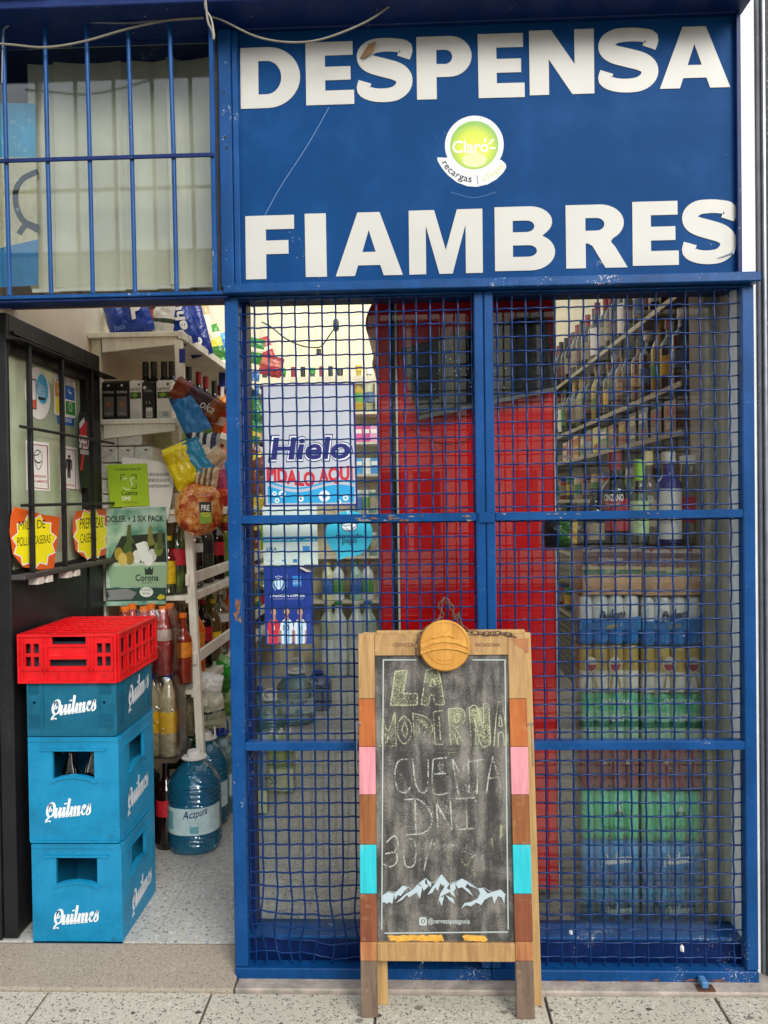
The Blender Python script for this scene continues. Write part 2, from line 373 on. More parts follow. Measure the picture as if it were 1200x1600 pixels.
def strokes(name, fr, paths, w, m, par, c=.0006, step=2e-5, nsm=5, smooth=True):
    mb = MB(); cc = c
    for pth in paths:
        pp = smoothpts([(x, y, 0) for x, y in pth], nsm) if (smooth and len(pth) > 2) else [V((x, y, 0)) for x, y in pth]
        l, r = ribbon(pp, w); n = len(pp)
        mb.add([fr.pt(p.x, p.y, cc) for p in l] + [fr.pt(p.x, p.y, cc) for p in r], [(i, i + 1, n + i + 1, n + i) for i in range(n - 1)]); cc += step
    return part(name, mb, m, par)
def ell(cx, cy, rx, ry, n=28, a0=0, a1=360):
    full = abs(a1 - a0) >= 360
    return [(cx + rx * math.cos(R(a0 + (a1 - a0) * i / (n if full else n - 1))), cy + ry * math.sin(R(a0 + (a1 - a0) * i / (n if full else n - 1)))) for i in range(n)]
def rrect(a0, b0, a1, b1, r, n=4):
    o = []
    for cx, cy, s in ((a1 - r, b0 + r, -90), (a1 - r, b1 - r, 0), (a0 + r, b1 - r, 90), (a0 + r, b0 + r, 180)):
        o += [(cx + r * math.cos(R(s + 90 * i / n)), cy + r * math.sin(R(s + 90 * i / n))) for i in range(n + 1)]
    return o
def rect(a0, b0, a1, b1): return [(a0, b0), (a1, b0), (a1, b1), (a0, b1)]
def sub(bx, x0, y0, x1, y1):
    """a box inside a box: fractions from the left and from the TOP"""
    a0, b0, a1, b1 = bx; return (a0 + (a1 - a0) * x0, b1 - (b1 - b0) * y1, a0 + (a1 - a0) * x1, b1 - (b1 - b0) * y0)
# ============================================================ MATERIALS USED BY THE SETTING
BLUE = paint('#073f74', amount=.3, sc=1.0)
BLUE_CLEAN = paint('#053969', amount=0, rust='#7d8ea8', rough=.6, dirt=.12, bump=.02, streak=.015, spec=.1)
BLUE_WORN = paint('#073e72', amount=.75)
BLUE_WIRE = paint('#04295a', chip='#7f9cc8', amount=.35, rough=.22, sc=2.0)  # pale blue chip specks paint highlights onto the wires
BLUE_DARK = paint('#052052', amount=.35, rough=.45)
WHITE_VINYL = mat('#b4b1a8', .45, 0, .05, 5)
CREAM_WALL = mat('#efe3c8', .8, 0, .10, 3, .25, 40)
WHITE_PAINT = paint('#e9ebe6', chip='#8d8a80', rust='#6d675c', amount=.15, rough=.5, dirt=.08)
STEEL = mat('#8a8d92', .4, .7, .2, 20)
RUST = mat('#54301c', .9, 0, .5, 40, .6, 120)
BLACK_PAINT = paint('#1d1c1e', chip='#6e665c', rust='#5b351e', amount=.3, rough=.38)
SHELF_WHITE = paint('#eee8d4', chip='#a89c80', rust='#8c7a58', amount=.25, rough=.5, dirt=.15)
TERRAZZO_IN = speck(['#b3b2aa', '#c9c8c2', '#d9d8d2', '#6b6c74', '#8b90a4', '#9d9a90', '#e0dfd8'], 85, [.3, .22, .15, .09, .08, .1, .06], .38, '#b0afa6', name='polished terrazzo')
TERRAZZO_OUT = speck(['#c4beac', '#d0c9b8', '#5c564e', '#d8d2c2', '#46413b', '#9a9382'], 135, [.28, .20, .17, .13, .13, .09], .75, '#b3ac9a', 1.2, name='grained pavement tile')
GRANITE = speck(['#1b1a1a', '#2d2b2a', '#55504c', '#8d8780'], 130, [.5, .25, .17, .08], .65, '#1b1a1a', name='dark granite')
STONE = speck(['#948878', '#a29685', '#7f7364', '#b0a492', '#6b6052'], 170, [.3, .25, .2, .15, .1], .8, '#908474', name='worn sandstone')
CEMENT = mat('#6f675c', .9, 0, .4, 20, .5, 90)
GLASS = clear((.96, .98, .97), .02, name='window glass')
FLOOR, WALK = .035, -.012

# ============================================================ GROUND
gx = [atZ(57, 1575, WALK).x, atZ(322, 1575, WALK).x]; SP = .512
slab0 = gx[0] - 4 * SP
pv = struct('pavement', MB().box(-7, -3.6, WALK - .12, 7, -.05, WALK - .012), CEMENT)
fr_edge = -.058
for j in range(7):
    for i in range(-5, 10):
        x = slab0 + i * SP; y1 = fr_edge - j * SP
        dz = random.uniform(-.0012, .0012)
        b = MB().box(x + .004, y1 - SP + .004, WALK - .012, x + SP - .004, y1 - .004, WALK + dz)
        part('paving_slab', b, TERRAZZO_OUT, pv, bev=.002)
GF = Fr((0, 0, WALK + .0016), (1, 0, 0), (0, 1, 0))
for k in range(16):
    rnd = random.Random(k + 5); cx_, cy_, rr_ = rnd.uniform(-1.3, 1.2), rnd.uniform(-.32, -.08), rnd.uniform(.004, .011)
    fill('gum_spot', GF, [[(cx_ + rr_ * (1 + .35 * math.sin(3 * a + k) + rnd.uniform(-.1, .1)) * math.cos(a), cy_ + rr_ * .9 * math.sin(a)) for a in [R(x) for x in range(0, 360, 30)]]], mat('#4a453f' if k % 3 else '#7a7468', .7), pv, .0003 + k * 2e-5)
struct('kerb', MB().box(-9, -3.8, -.2, 9, -3.6, WALK), CEMENT)
struct('road', MB().box(-14, -12.2, -.4, 14, -3.8, -.15), mat('#4a4a4c', .9, 0, .2, 8, .4, 200))
struct('ground', MB().box(-60, -60, -.9, 60, 30, -.42), mat('#77726a', .9, 0, .2, .5))

# the houses across the road, which the window glass mirrors
ob_ = thing('apartment_building', 'pale apartment block across the road, mirrored in the shop glass', 'building', (0, -13, -.4))
FO = Fr((0, -12.6, -.4), (-1, 0, 0)); ow = []
for i in range(-5, 6):
    for j in range(2): ow.append((i * 2.6 - .6, j * 3.0 + .9, i * 2.6 + .6, j * 3.0 + 2.5))
part('wall', loops2mb([rect(-15, 0, 15, 6.9)] + [rect(*q) for q in ow], FO, -.3, 0), mat('#cfc8b8', .85, 0, .15, 1.5), ob_)
part('roof', MB().box(-15, -16, 6.4, 15, -12.95, 6.7), mat('#6b675f', .9), ob_)
for q in ow:
    w_ = part('window', MB().fbox(FO, q[0] - .02, q[1] - .02, q[2] + .02, q[3] + .02, -.24, -.20), mat('#15191d', .1, 0, .2, 2), ob_)
    part('window_frame', MB().fbox(FO, q[0] + .55, q[1] - .02, q[0] + .65, q[3] + .02, -.199, -.17), mat('#d8d4c8', .6), w_)
    if q[1] > 3: part('balcony', MB().fbox(FO, q[0] - .3, q[1] - .5, q[2] + .3, q[1] - .3, .003, .5), mat('#8d8578', .8), ob_)

# threshold stone at the doorway and the cement ledge under the grating
XG0, XG1 = -.535, 1.0224            # clear opening of the gate, from the camera solution
thx0, thx1 = -2.2, at(372, 1500, .0).x - .004
thr = MB().add([(thx0, -.062, WALK + .010), (thx1, -.062, WALK + .010), (thx1, .125, FLOOR - .001), (thx0, .125, FLOOR - .001),
                (thx0, -.062, -.2), (thx1, -.062, -.2), (thx1, .125, -.2), (thx0, .125, -.2)],
               [(0, 1, 2, 3), (4, 7, 6, 5), (0, 4, 5, 1), (1, 5, 6, 2), (2, 6, 7, 3), (3, 7, 4, 0)])
tag(part('doorway_threshold', thr, STONE, None, bev=.006), 'worn tan stone threshold at the open doorway', 'threshold')
led = MB().box(thx1 + .004, -.055, -.2, 1.12, .09, WALK + .009)
tag(part('cement_ledge', led, mat('#9b9084', .9, 0, .35, 14, .8, 60), None, bev=.004), 'grimy cement ledge under the blue grating', 'ledge')

# interior floor tiles
fl = struct('shop_floor', MB().box(-1.7, .128, -.2, 1.6, 7.4, FLOOR - .006), CEMENT)
TS = .40
for j in range(18):
    for i in range(8):
        x = -1.69 + i * TS; y = .129 + j * TS
        part('floor_tile', MB().box(x + .001, y + .001, FLOOR - .006, x + TS - .001, y + TS - .001, FLOOR + random.uniform(-.0004, .0004)), TERRAZZO_IN, fl)

# ============================================================ SHOP INTERIOR SHELL
XL, XR, YB = -1.425, 1.26, 7.3
struct('left_wall', MB().box(XL - .15, .16, -.2, XL, 2.2, 3.2).box(XL - .15, 2.2005, -.2, XL, YB, 4.3), CREAM_WALL)
bw = struct('back_wall', MB().box(XL - .15, YB, -.2, XR + .4, YB + .15, 4.7), mat('#ece2c6', .75, 0, .08, 3))
rw = struct('right_wall', MB().box(XR, .16, -.2, XR + .15, YB, 3.7), CREAM_WALL)
SLAT = mat('#8b7f66', .55, 0, .2, 12)
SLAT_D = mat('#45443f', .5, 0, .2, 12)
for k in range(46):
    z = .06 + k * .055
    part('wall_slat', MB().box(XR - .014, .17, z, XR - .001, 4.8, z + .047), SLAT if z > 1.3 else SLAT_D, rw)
# ============================================================ UPPER BEAM, STONE COPING
zs = at(170, 46, 0).z
tag(part('steel_beam', MB().box(-2.2, -.115, zs, 1.045, .30, zs + .03), BLUE_DARK, None, bev=.003), 'dark navy steel beam along the top of the shopfront', 'beam')
for i, (u0, u1) in enumerate(((-120, 74), (78, 104), (108, 352))):
    x0, x1 = at(u0, 5, -.13).x, at(u1, 5, -.13).x
    o = part('coping_stone', MB().box(x0, -.135 if i != 1 else -.11, zs + .031, x1, .2, zs + .16), mat(['#b9bfae', '#8b8678', '#a9b09c'][i], .7, 0, .25, 9, .4, 60), None, bev=.004)
    tag(o, ['pale mossy stone slab above the left end of the navy beam', 'narrow grey stone between the two pale slabs above the beam', 'pale green stained stone slab above the middle of the grille'][i], 'stone slab')
# ============================================================ SIGN BOARD
ZL0, ZL1 = at(760, 449, -.03).z, at(760, 434, -.03).z      # lintel over the gate
FS = Fr((0, .04, 0))
sx0, sx1 = FS.px(374, 240)[0], FS.px(1150, 240)[0]
sg = thing('shop_sign', 'large blue shop sign board with white DESPENSA and FIAMBRES letters', 'sign', (.25, .04, ZL1))
part('board', MB().box(sx0, .04, ZL1, sx1, .06, zs - .001), BLUE_CLEAN, sg)
pst0 = at(341, 250, 0).x
fb = MB().box(pst0, .012, ZL1 + .001, sx0 - .018, .07, zs - .002)
part('side_post', fb, BLUE, sg, bev=.003)
part('side_trim', MB().box(sx0 - .0178, .022, ZL1 + .001, sx0 + .002, .066, zs - .002), BLUE, sg, bev=.003)
part('side_trim', MB().box(sx1 - .004, .022, ZL1 + .001, sx1 + .010, .066, zs - .002), BLUE_DARK, sg, bev=.002)
zt = at(760, 26, .03).z
part('top_trim', MB().box(sx0 + .002, .020, zt, sx1 - .005, .0395, zs - .003), BLUE_DARK, sg, bev=.003)
for u, v in ((350, 145), (352, 214), (354, 231)):
    p = at(u, v, .0118); part('screw_hole', MB().tube([(p.x, .0112, p.z), (p.x, .0119, p.z)], .0045, 8), ink('#0a0c12'), sg)

def arcp(cx, cy, rx, ry, a0, a1, n=14): return ell(cx, cy, rx, ry, n, a0, a1)
GLY = {}
GLY['D'] = [[(0, 0)] + arcp(.46, .5, .54, .5, -90, 90, 24) + [(0, 1)], [(.30, .225)] + arcp(.44, .5, .245, .275, -90, 90, 18) + [(.30, .775)]]
GLY['E'] = [[(0, 0), (1, 0), (1, .225), (.40, .225), (.40, .39), (.93, .39), (.93, .605), (.40, .605), (.40, .785), (.98, .785), (.98, 1), (0, 1)]]
GLY['F'] = [[(0, 0), (.42, 0), (.42, .39), (.88, .39), (.88, .605), (.42, .605), (.42, .78), (1, .78), (1, 1), (0, 1)]]
GLY['I'] = [[(0, 0), (1, 0), (1, 1), (0, 1)]]
GLY['P'] = [[(0, 0), (.36, 0), (.36, .35)] + arcp(.60, .675, .40, .325, -90, 90, 18) + [(0, 1)], [(.36, .56)] + arcp(.52, .67, .13, .115, -90, 90, 10) + [(.36, .785)]]
GLY['N'] = [[(0, 0), (.30, 0), (.30, .55), (.66, 0), (1, 0), (1, 1), (.70, 1), (.70, .46), (.34, 1), (0, 1)]]
GLY['A'] = [[(0, 0), (.285, 0), (.335, .165), (.665, .165), (.715, 0), (1, 0), (.665, 1), (.335, 1)], [(.40, .375), (.60, .375), (.50, .72)]]
GLY['M'] = [[(0, 0), (.23, 0), (.23, .76), (.41, 0), (.59, 0), (.77, .76), (.77, 0), (1, 0), (1, 1), (.655, 1), (.5, .37), (.345, 1), (0, 1)]]
GLY['B'] = [[(0, 0)] + arcp(.60, .285, .40, .285, -90, 62, 14) + arcp(.58, .755, .375, .245, -40, 90, 12) + [(0, 1)],
            [(.30, .215)] + arcp(.56, .305, .14, .09, -90, 90, 10) + [(.30, .395)], [(.30, .60)] + arcp(.53, .69, .13, .09, -90, 90, 10) + [(.30, .78)]]
GLY['R'] = [[(0, 0), (.32, 0), (.32, .39), (.36, .39), (.43, .35), (.64, 0), (1, 0), (.80, .33), (.73, .41)] + arcp(.56, .71, .385, .29, -58, 90, 14) + [(0, 1)],
            [(.32, .59)] + arcp(.50, .69, .13, .10, -90, 90, 10) + [(.32, .79)]]
def gl_S(w, h):
    c = [(.985, .70), (.88, .84), (.70, .885), (.50, .895), (.30, .875), (.175, .79), (.17, .68), (.27, .60), (.5, .535), (.72, .47), (.835, .375), (.83, .24), (.70, .135), (.5, .105), (.28, .125), (.13, .20), (.02, .33)]
    c = c[1:-1]; c = [(.84, .685)] + c + [(.155, .325)]
    pp = smoothpts([(x * w, y * h, 0) for x, y in c], 4); n = len(pp)
    l, r = ribbon(pp, [(.205 + .085 * math.exp(-((i / n - .5) / .2) ** 2)) * h for i in range(n)])
    o = [(p.x, p.y) for p in l] + [(p.x, p.y) for p in reversed(r)]
    x0, x1 = min(q[0] for q in o), max(q[0] for q in o); y0, y1 = min(q[1] for q in o), max(q[1] for q in o)
    return [[((x - x0) / (x1 - x0), (y - y0) / (y1 - y0)) for x, y in o]]
WORDS = [[('D', 376, 469, 74, 169), ('E', 478, 553, 66, 164), ('S', 557, 645, 60, 160), ('P', 651, 737, 57, 155), ('E', 747, 819, 53, 153), ('N', 827, 928, 47, 148), ('S', 934, 1029, 44, 145), ('A', 1030, 1140, 42, 138)],
         [('F', 384, 460, 337, 436), ('I', 477, 510, 334, 433), ('A', 524, 629, 332, 431), ('M', 639, 754, 328, 428), ('B', 773, 867, 323, 423), ('R', 884, 980, 320, 419), ('E', 988, 1060, 315, 415), ('S', 1065, 1151, 312, 413)]]
for wd in WORDS:
    for g, u0, u1, v0, v1 in wd:
        a0, b0, a1, b1 = FS.box(u0, v0, u1, v1)
        lp = gl_S(a1 - a0, b1 - b0) if g == 'S' else GLY[g]
        tilt = random.uniform(-.006, .006)
        L2 = [[(a0 + x * (a1 - a0) + tilt * (y - .5) * (b1 - b0), b0 + y * (b1 - b0) + tilt * (x - .5) * (a1 - a0)) for x, y in l] for l in lp]
        fill('letter', FS, L2, WHITE_VINYL, sg, .0022, .0003)
# torn vinyl corners: on the first S (brown backing) and on the last S
a, b = FS.px(568, 80); cr = MB()
cr.add([FS.pt(*FS.px(562, 92), .003), FS.pt(*FS.px(576, 70), .004), FS.pt(*FS.px(588, 66), .006), FS.pt(*FS.px(584, 84), .016), FS.pt(*FS.px(570, 93), .012)], [(0, 1, 2, 3, 4)])
part('peeled_corner', cr, mat('#8a6a48', .7), sg)
cr = MB().add([FS.pt(*FS.px(1118, 404), .003), FS.pt(*FS.px(1146, 398), .003), FS.pt(*FS.px(1150, 380), .004), FS.pt(*FS.px(1142, 396), .012), FS.pt(*FS.px(1126, 402), .010)], [(0, 1, 2, 3, 4)])
part('peeled_corner', cr, mat('#c9d6e0', .5), sg)
strokes('scratch', FS, [[FS.px(514, 168), FS.px(480, 228), FS.px(436, 296), FS.px(404, 356), FS.px(386, 390)]], .0014, ink('#6f8cb4'), sg, .0008)
strokes('scratch', FS, [[FS.px(704, 300), FS.px(740, 309), FS.px(776, 300)]], .0012, ink('#4f74a4'), sg, .0008)
# round sticker
st = thing('round_sticker', 'round white and lime phone top-up sticker between the two sign words', 'sticker', at(738, 240, .038))
cx, cy = FS.px(741, 227); r0 = FS.px(787, 227)[0] - cx
body = ell(cx, cy, r0, r0, 40, -38, 218)
tail = [FS.px(u, v) for u, v in ((683, 246), (684, 252), (690, 262), (700, 274), (714, 285), (730, 291), (745, 292), (762, 288), (776, 280), (786, 270), (791, 262), (790, 256), (783, 250))]
fill('backing', FS, [ell(cx, cy, r0, r0, 44)], mat('#c6c8c5', .4, 0, 0), st, .0009, .0002)
fill('backing_tail', FS, [tail], mat('#c6c8c5', .4, 0, 0), st, .0007, .0001)
gm, gnt, gb, gtc = base('lime print'); gg = gnt.nodes.new('ShaderNodeTexCoord').outputs['Generated']
vl = nd(gnt, 'ShaderNodeVectorMath', _operation='DISTANCE'); gnt.links.new(gg, vl.inputs[0]); vl.inputs[1].default_value = (.5, .5, .45)
gr = ramp(gnt, [(.0, s2l('#c6cc3c')), (.33, s2l('#b4c01e')), (.5, s2l('#74a034'))]); gnt.links.new(vl.outputs['Value'], gr.inputs[0]); gnt.links.new(gr.outputs[0], gb.inputs['Base Color']); gb.inputs['Roughness'].default_value = .4
fill('lime_disc', FS, [ell(cx, cy, r0 * .82, r0 * .82, 40)], gm, st, .0013)
fill('pale_gloss', FS, [ell(cx, cy - r0 * .5, r0 * .42, r0 * .25, 24)], mat('#bfc68c', .4, 0, 0), st, .0016)
txt(FS, 'Claro', (*FS.px(707, 240), *FS.px(763, 219)), ink('#f6f5e0'), st, .0019, .012)
strokes('logo_ray', FS, [[FS.px(758, 223), FS.px(758, 216)], [FS.px(764, 226), FS.px(771, 218)], [FS.px(766, 232), FS.px(774, 232)]], .005, ink('#f6f5e0'), st, .0019)
ra = r0 * 1.17
def bendr(t0, t1, s, m):
    vs, fs = text2d(s); xs = [v[0] for v in vs]; w = max(xs) - min(xs); out = []
    for x, y in vs:
        an = R(t0 + (t1 - t0) * (x - min(xs)) / w); rr = ra - (.012 * (y - .25) / .5); rr = r0 * 1.19 - y * .030 + .006
        out.append(FS.pt(cx + rr * math.cos(an), cy + rr * math.sin(an), .0019))
    part('lettering', MB().add(out, fs), m, st)
bendr(207, 265, 'recargas', ink('#20202a')); bendr(283, 325, 'chips', ink('#d9dc9a'))
strokes('divider', FS, [[FS.px(745, 274), FS.px(747, 288)]], .0016, ink('#5a3a58'), st, .0019)

# ============================================================ RIGHT-HAND JAMB
xj = [at(1152, 200, .045).x, at(1181, 200, .045).x, at(1192, 200, .03).x]
tag(part('door_jamb', MB().box(xj[0], .046, -.05, xj[1], .30, 3.2), WHITE_PAINT, None, bev=.004), 'white painted jamb with peeling edge beside the blue sign', 'jamb')
st2 = thing('metal_strip', 'grey flaking metal strip between the white jamb and the granite', 'strip', (xj[1], .03, -.05))
part('flat_bar', MB().box(xj[1] + .001, .036, WALK - .01, xj[2] - .004, .20, 3.2), paint('#7a7b80', '#d6d6d2', '#55504a', .9, .5, name='flaking paint'), st2, bev=.002)
part('edge_bead', MB().box(xj[2] - .0035, .022, WALK - .01, xj[2] + .006, .2, 3.2), STEEL, st2, bev=.002)
tag(part('granite_wall', MB().box(xj[2] + .0065, .03, WALK - .01, 2.6, .4, 3.4), GRANITE, None), 'dark speckled granite wall at the far edge of the shopfront', 'wall')

# ============================================================ LINTELS
lt = thing('steel_lintel', 'blue steel lintel between the sign board and the grating', 'lintel', (.25, 0, ZL0))
gx0 = at(352, 450, 0).x
part('flange', MB().box(gx0, -.034, ZL0, 1.068, .075, ZL1), BLUE_WORN, lt, bev=.003)
zb1, zb0 = at(170, 465, -.02).z, at(170, 479, .05).z
dl = thing('door_lintel', 'navy steel lintel over the open doorway', 'lintel', (-1.2, 0, zb0))
part('beam', MB().box(-2.3, -.02, zb0, gx0 + .012, .05, zb1), BLUE_DARK, dl, bev=.003)
part('lip', MB().box(-2.3, -.026, zb1 + .0005, gx0 + .008, .02, zb1 + .012), BLUE, dl, bev=.002)

# ============================================================ GATE OF WOVEN WIRE (two leaves)
zt0 = 2.1469                       # clear top of the grating
ZR = [.0296, .7448, 1.4631, 2.1469]   # tops of sill rail, lower rail, middle rail, opening top
PT = .0444
xm0, xm1, xm2 = at(742, 620, 0).x, at(757, 620, 0).x, at(772, 620, 0).x
def leaf(label, x0, x1, lo, hi, phase, bend):
    """x0..x1 clear width; lo/hi outer edges of the stiles"""
    g = thing('security_gate', label, 'gate', ((x0 + x1) / 2, .02, 0), 'wire grating leaves of the shop window')
    part('stile', MB().box(lo, 0, .031, x0, .04, ZL0 - .002), BLUE, g, bev=.003)
    part('stile', MB().box(x1, 0, .031, hi, .04, ZL0 - .002), BLUE, g, bev=.003)
    part('top_rail', MB().box(x0, .001, zt0, x1, .039, ZL0 - .003), BLUE, g, bev=.002)
    for k, z in enumerate(ZR[:3]):
        if k == 0: part('bottom_rail', MB().box(lo, -.004, z - .036, hi, .044, z), BLUE_WORN, g, bev=.003)
        else: part('middle_rail', MB().box(x0, .0005, z - .026, x1, .0395, z), BLUE_WORN if k == 2 else BLUE, g, bev=.002)
    nv = int(round((x1 - x0) / PT)); pv_ = (x1 - x0 - .012) / nv if bend else (x1 - x0) / nv
    zz0, zz1 = .012, zt0 + .012; nh = int((zz1 - zz0) / PT)
    def warp(x, z):
        if not bend: return 0, 0
        k = max(0, 1 - z / .42); k = k * k * (3 - 2 * k); s = (x - x0)
        return k * (.012 * math.sin(s * 19 + z * 21) + .006 * math.sin(s * 47 + 2)), k * (.012 * math.sin(s * 13 + z * 9) + .004 * math.sin(s * 41))
    ys = .023
    for i in range(nv + 1):
        x = x0 + .006 + i * pv_ if bend else x0 + (i + .35) * pv_
        if x > x1 - .003: continue
        jx, ph = random.uniform(-.0012, .0012), random.uniform(0, 6); pts = []
        for j in range(nh * 4 + 4):
            z = zz0 + j * PT / 4; w = warp(x, z)
            if z > zz1: break
            pts.append((x + jx + w[0] + .0008 * math.sin(z * 5 + ph), ys + .0030 * math.cos(math.pi * (j / 4 + i)), z + w[1]))
        part('vertical_wire', MB().tube(pts, .0030, 6), BLUE_WIRE, g, 70)
    for k in range(nh + 1):
        z = zz1 - .014 - k * PT
        if z < zz0: break
        jz, ph = random.uniform(-.001, .001), random.uniform(0, 6); pts = []; n4 = int((x1 - x0 + .01) / pv_ * 4) + 1
        for j in range(n4 + 1):
            x = min(x0 - .004 + j * pv_ / 4, x1 + .003); w = warp(x, z)
            pts.append((x, ys - .0018 * math.cos(math.pi * (j / 4 + k)), z + jz + w[1] + .0007 * math.sin(x * 6 + ph) + .0009 * math.cos(math.pi * j / 2)))
        part('horizontal_wire', MB().tube(pts, .0027, 6), BLUE_WIRE, g, 70)
    return g
GL = leaf('left leaf of the blue wire grating beside the open doorway', XG0, xm0, XG0 - .042, xm1 - .001, 0, True)
GR = leaf('right leaf of the blue wire grating in front of the beer packs', xm2, XG1, xm1 + .001, XG1 + .037, 1, False)
p0, p1 = at(748, 800, -.002), at(773, 816, -.002)
part('keeper_plate', MB().box(p0.x, -.006, p1.z, p1.x, -.0045, p0.z), BLUE_WORN, GR)
def patch(fr, u, v, ru, rv, m, par, c, seed):
    rnd = random.Random(seed); n = 26; pts = []
    for k in range(n):
        a = 2 * math.pi * k / n; q = .55 + .45 * rnd.random() + .2 * math.sin(3 * a + seed)
        pts.append(fr.px(u + ru * q * math.cos(a), v + rv * q * math.sin(a)))
    fill('rust_patch', fr, [pts], m, par, c)
RUSTP = mat('#6b4632', .85, 0, .5, 60, .5, 150); GREYP = mat('#6f6a66', .8, 0, .5, 70, .5, 150)
FGf = Fr((0, -.0003, 0)); FGr = Fr((0, .0002, 0)); FGb = Fr((0, -.0043, 0))
for k, (u, v, ru, rv) in enumerate(((372, 948, 5, 16), (369, 962, 4, 8), (375, 968, 3, 6))): patch(FGf, u, v, ru, rv, RUSTP, GL, .0006 + k * 1e-4, k + 3)
for k in range(16): patch(FGr, random.uniform(560, 742), 810 + random.choice((-4, -3, 0, 3)), random.uniform(2, 9), random.uniform(1, 2.2), GREYP if k % 3 else RUSTP, GL, .0006 + k * 3e-5, k)
for k in range(10): patch(FGr, random.uniform(780, 1150), 806 + random.choice((-4, -3, 3)), random.uniform(2, 6), random.uniform(.8, 1.8), GREYP, GR, .0006 + k * 3e-5, k + 30)
for k in range(26): patch(FGb, random.uniform(380, 745) if k < 8 else random.uniform(760, 1168), 1533 + random.uniform(-2, 2), random.uniform(4, 18), random.uniform(.8, 2.6), RUSTP, GL if k < 8 else GR, .0006 + k * 3e-5, k + 60)
# rusty rail foot and anchor plate
rs = thing('anchor_plate', 'rusty bent anchor plate under the right end of the grating', 'metal plate', at(1095, 1545, -.05))
q0 = at(1088, 1530, -.03); part('base_plate', MB().box(q0.x, -.052, WALK + .0095, q0.x + .05, -.02, WALK + .013), RUST, rs)
part('tab', MB().box(q0.x + .012, -.045, WALK + .0135, q0.x + .032, -.008, WALK + .034), paint('#4f7fae', '#c9cfd2', '#5a2f1c', 1.2), rs, bev=.003)
rr_ = MB().box(XG0 - .04, .001, WALK + .0095, XG1 + .03, .038, -.0068)
tag(part('rusted_strip', rr_, RUST, None), 'rusted steel strip between the grating and the cement ledge', 'metal strip')

# ============================================================ SHOP WINDOW BEHIND THE GRATING
sw = thing('shop_window', 'wide shop window behind the wire grating with blue sill', 'window', (.25, .13, .1))
zsl = at(1000, 1464, .055).z
YG = .13
wx0 = at(397, 1000, YG).x; wx1 = at(1158, 1000, YG).x
part('base_panel', MB().box(XG0 - .02, .060, -.004, XG1 + .03, .08, zsl - .012), BLUE_DARK, sw)
part('sill', MB().box(XG0 - .02, .050, zsl - .0115, XG1 + .03, .155, zsl), BLUE_WORN, sw, bev=.003)
part('jamb', MB().box(XG0 - .04, .085, zsl + .0005, wx0, .16, zt0 + .12), BLUE_DARK, sw, bev=.002)
part('jamb', MB().box(wx1, .085, zsl + .0005, wx1 + .06, .16, zt0 + .12), mat('#eceee6', .5), sw, bev=.002)
zh = at(760, 468, YG).z
part('head', MB().box(wx0 + .0005, .085, zh, wx1 - .0005, .16, zt0 + .12), BLUE_DARK, sw, bev=.002)
part('glass_pane', MB().box(wx0 - .004, YG, zsl - .004, wx1 + .004, YG + .005, zh + .004), GLASS, sw)
pc = at(1131, 1000, .24)
tag(part('plaster_pier', MB().box(at(1103, 900, .19).x, .19, FLOOR, XR + .02, .33, 3.6), mat('#a9a595', .8, 0, .1, 5), None, bev=.004), 'grey plaster pier inside the window right of the beer stack', 'pier')
tag(part('drain_pipe', MB().tube([(at(1141, 900, .175).x, .175, FLOOR), (at(1141, 900, .175).x, .175, 3.4)], .019, 14), mat('#c8c8b4', .35), None, 60), 'cream vertical pipe inside the right edge of the window', 'pipe')

# ============================================================ UPPER LEFT WINDOW: grille, blind, poster
FGz = Fr((0, -.02, 0))
gr_ = thing('window_grille', 'blue barred grille over the window above the doorway', 'grille', (-1.0, -.02, zb1))
zg0, zg1 = zb1 + .013, at(170, 38, -.02).z
bars = [(-62, -50), (5, 15), (70, 80), (135, 145), (200, 211), (265, 276)]
for u0, u1 in bars:
    x0 = at(u0, 45, -.02).x; x1 = at(u1, 455, -.02).x
    part('grille_bar', MB().tube([(x0, -.02, zg1), ((x0 + x1) / 2 + random.uniform(-.002, .002), -.02, (zg0 + zg1) / 2), (x1, -.02, zg0)], .0072, 8), BLUE, gr_, 60)
for u0, u1, hw in ((331, 336, .007),):
    x = at(333, 250, -.02).x; part('end_post', MB().box(x - hw, -.027, zg0 - .012, x + hw, -.005, zg1), BLUE, gr_, bev=.002)
zc = at(170, 247, -.03).z
part('cross_bar', MB().box(-2.2, -.034, zc - .006, x + .007, -.0275, zc + .007), BLUE_DARK, gr_, bev=.002)
part('top_bar', MB().box(-2.2, -.026, zg1, x + .007, -.014, zg1 + .012), BLUE_DARK, gr_, bev=.002)
uw = thing('upper_window', 'glazed window with narrow pale sill above the doorway', 'window', (-1.0, .1, zb1))
xe = at(338, 250, .08).x
part('window_pane', MB().box(-2.3, .085, zb1 + .02, xe, .089, zs - .001), clear((.90, .93, .92), .0, name='dusty glass'), uw)
part('window_sill', MB().box(-2.3, .022, zb1 + .0125, xe, .10, zb1 + .02), mat('#d9cfc0', .8, 0, .25, 30), uw)
part('window_reveal', MB().box(xe + .001, .02, zb1 + .0125, pst0 - .001, .3, zs - .002), mat('#2a211d', .9, 0, .4, 25), uw)
part('header', MB().box(-2.3, .06, at(170, 62, .08).z, xe - .001, .0845, zs - .0015), BLUE_DARK, uw)
vb = thing('vertical_blind', 'beige vertical slat blind hanging behind the barred window', 'blind', (-1.0, .17, zb1))
BL = mat('#d8d0ba', .7, 0, .12, 6, .2, 30)
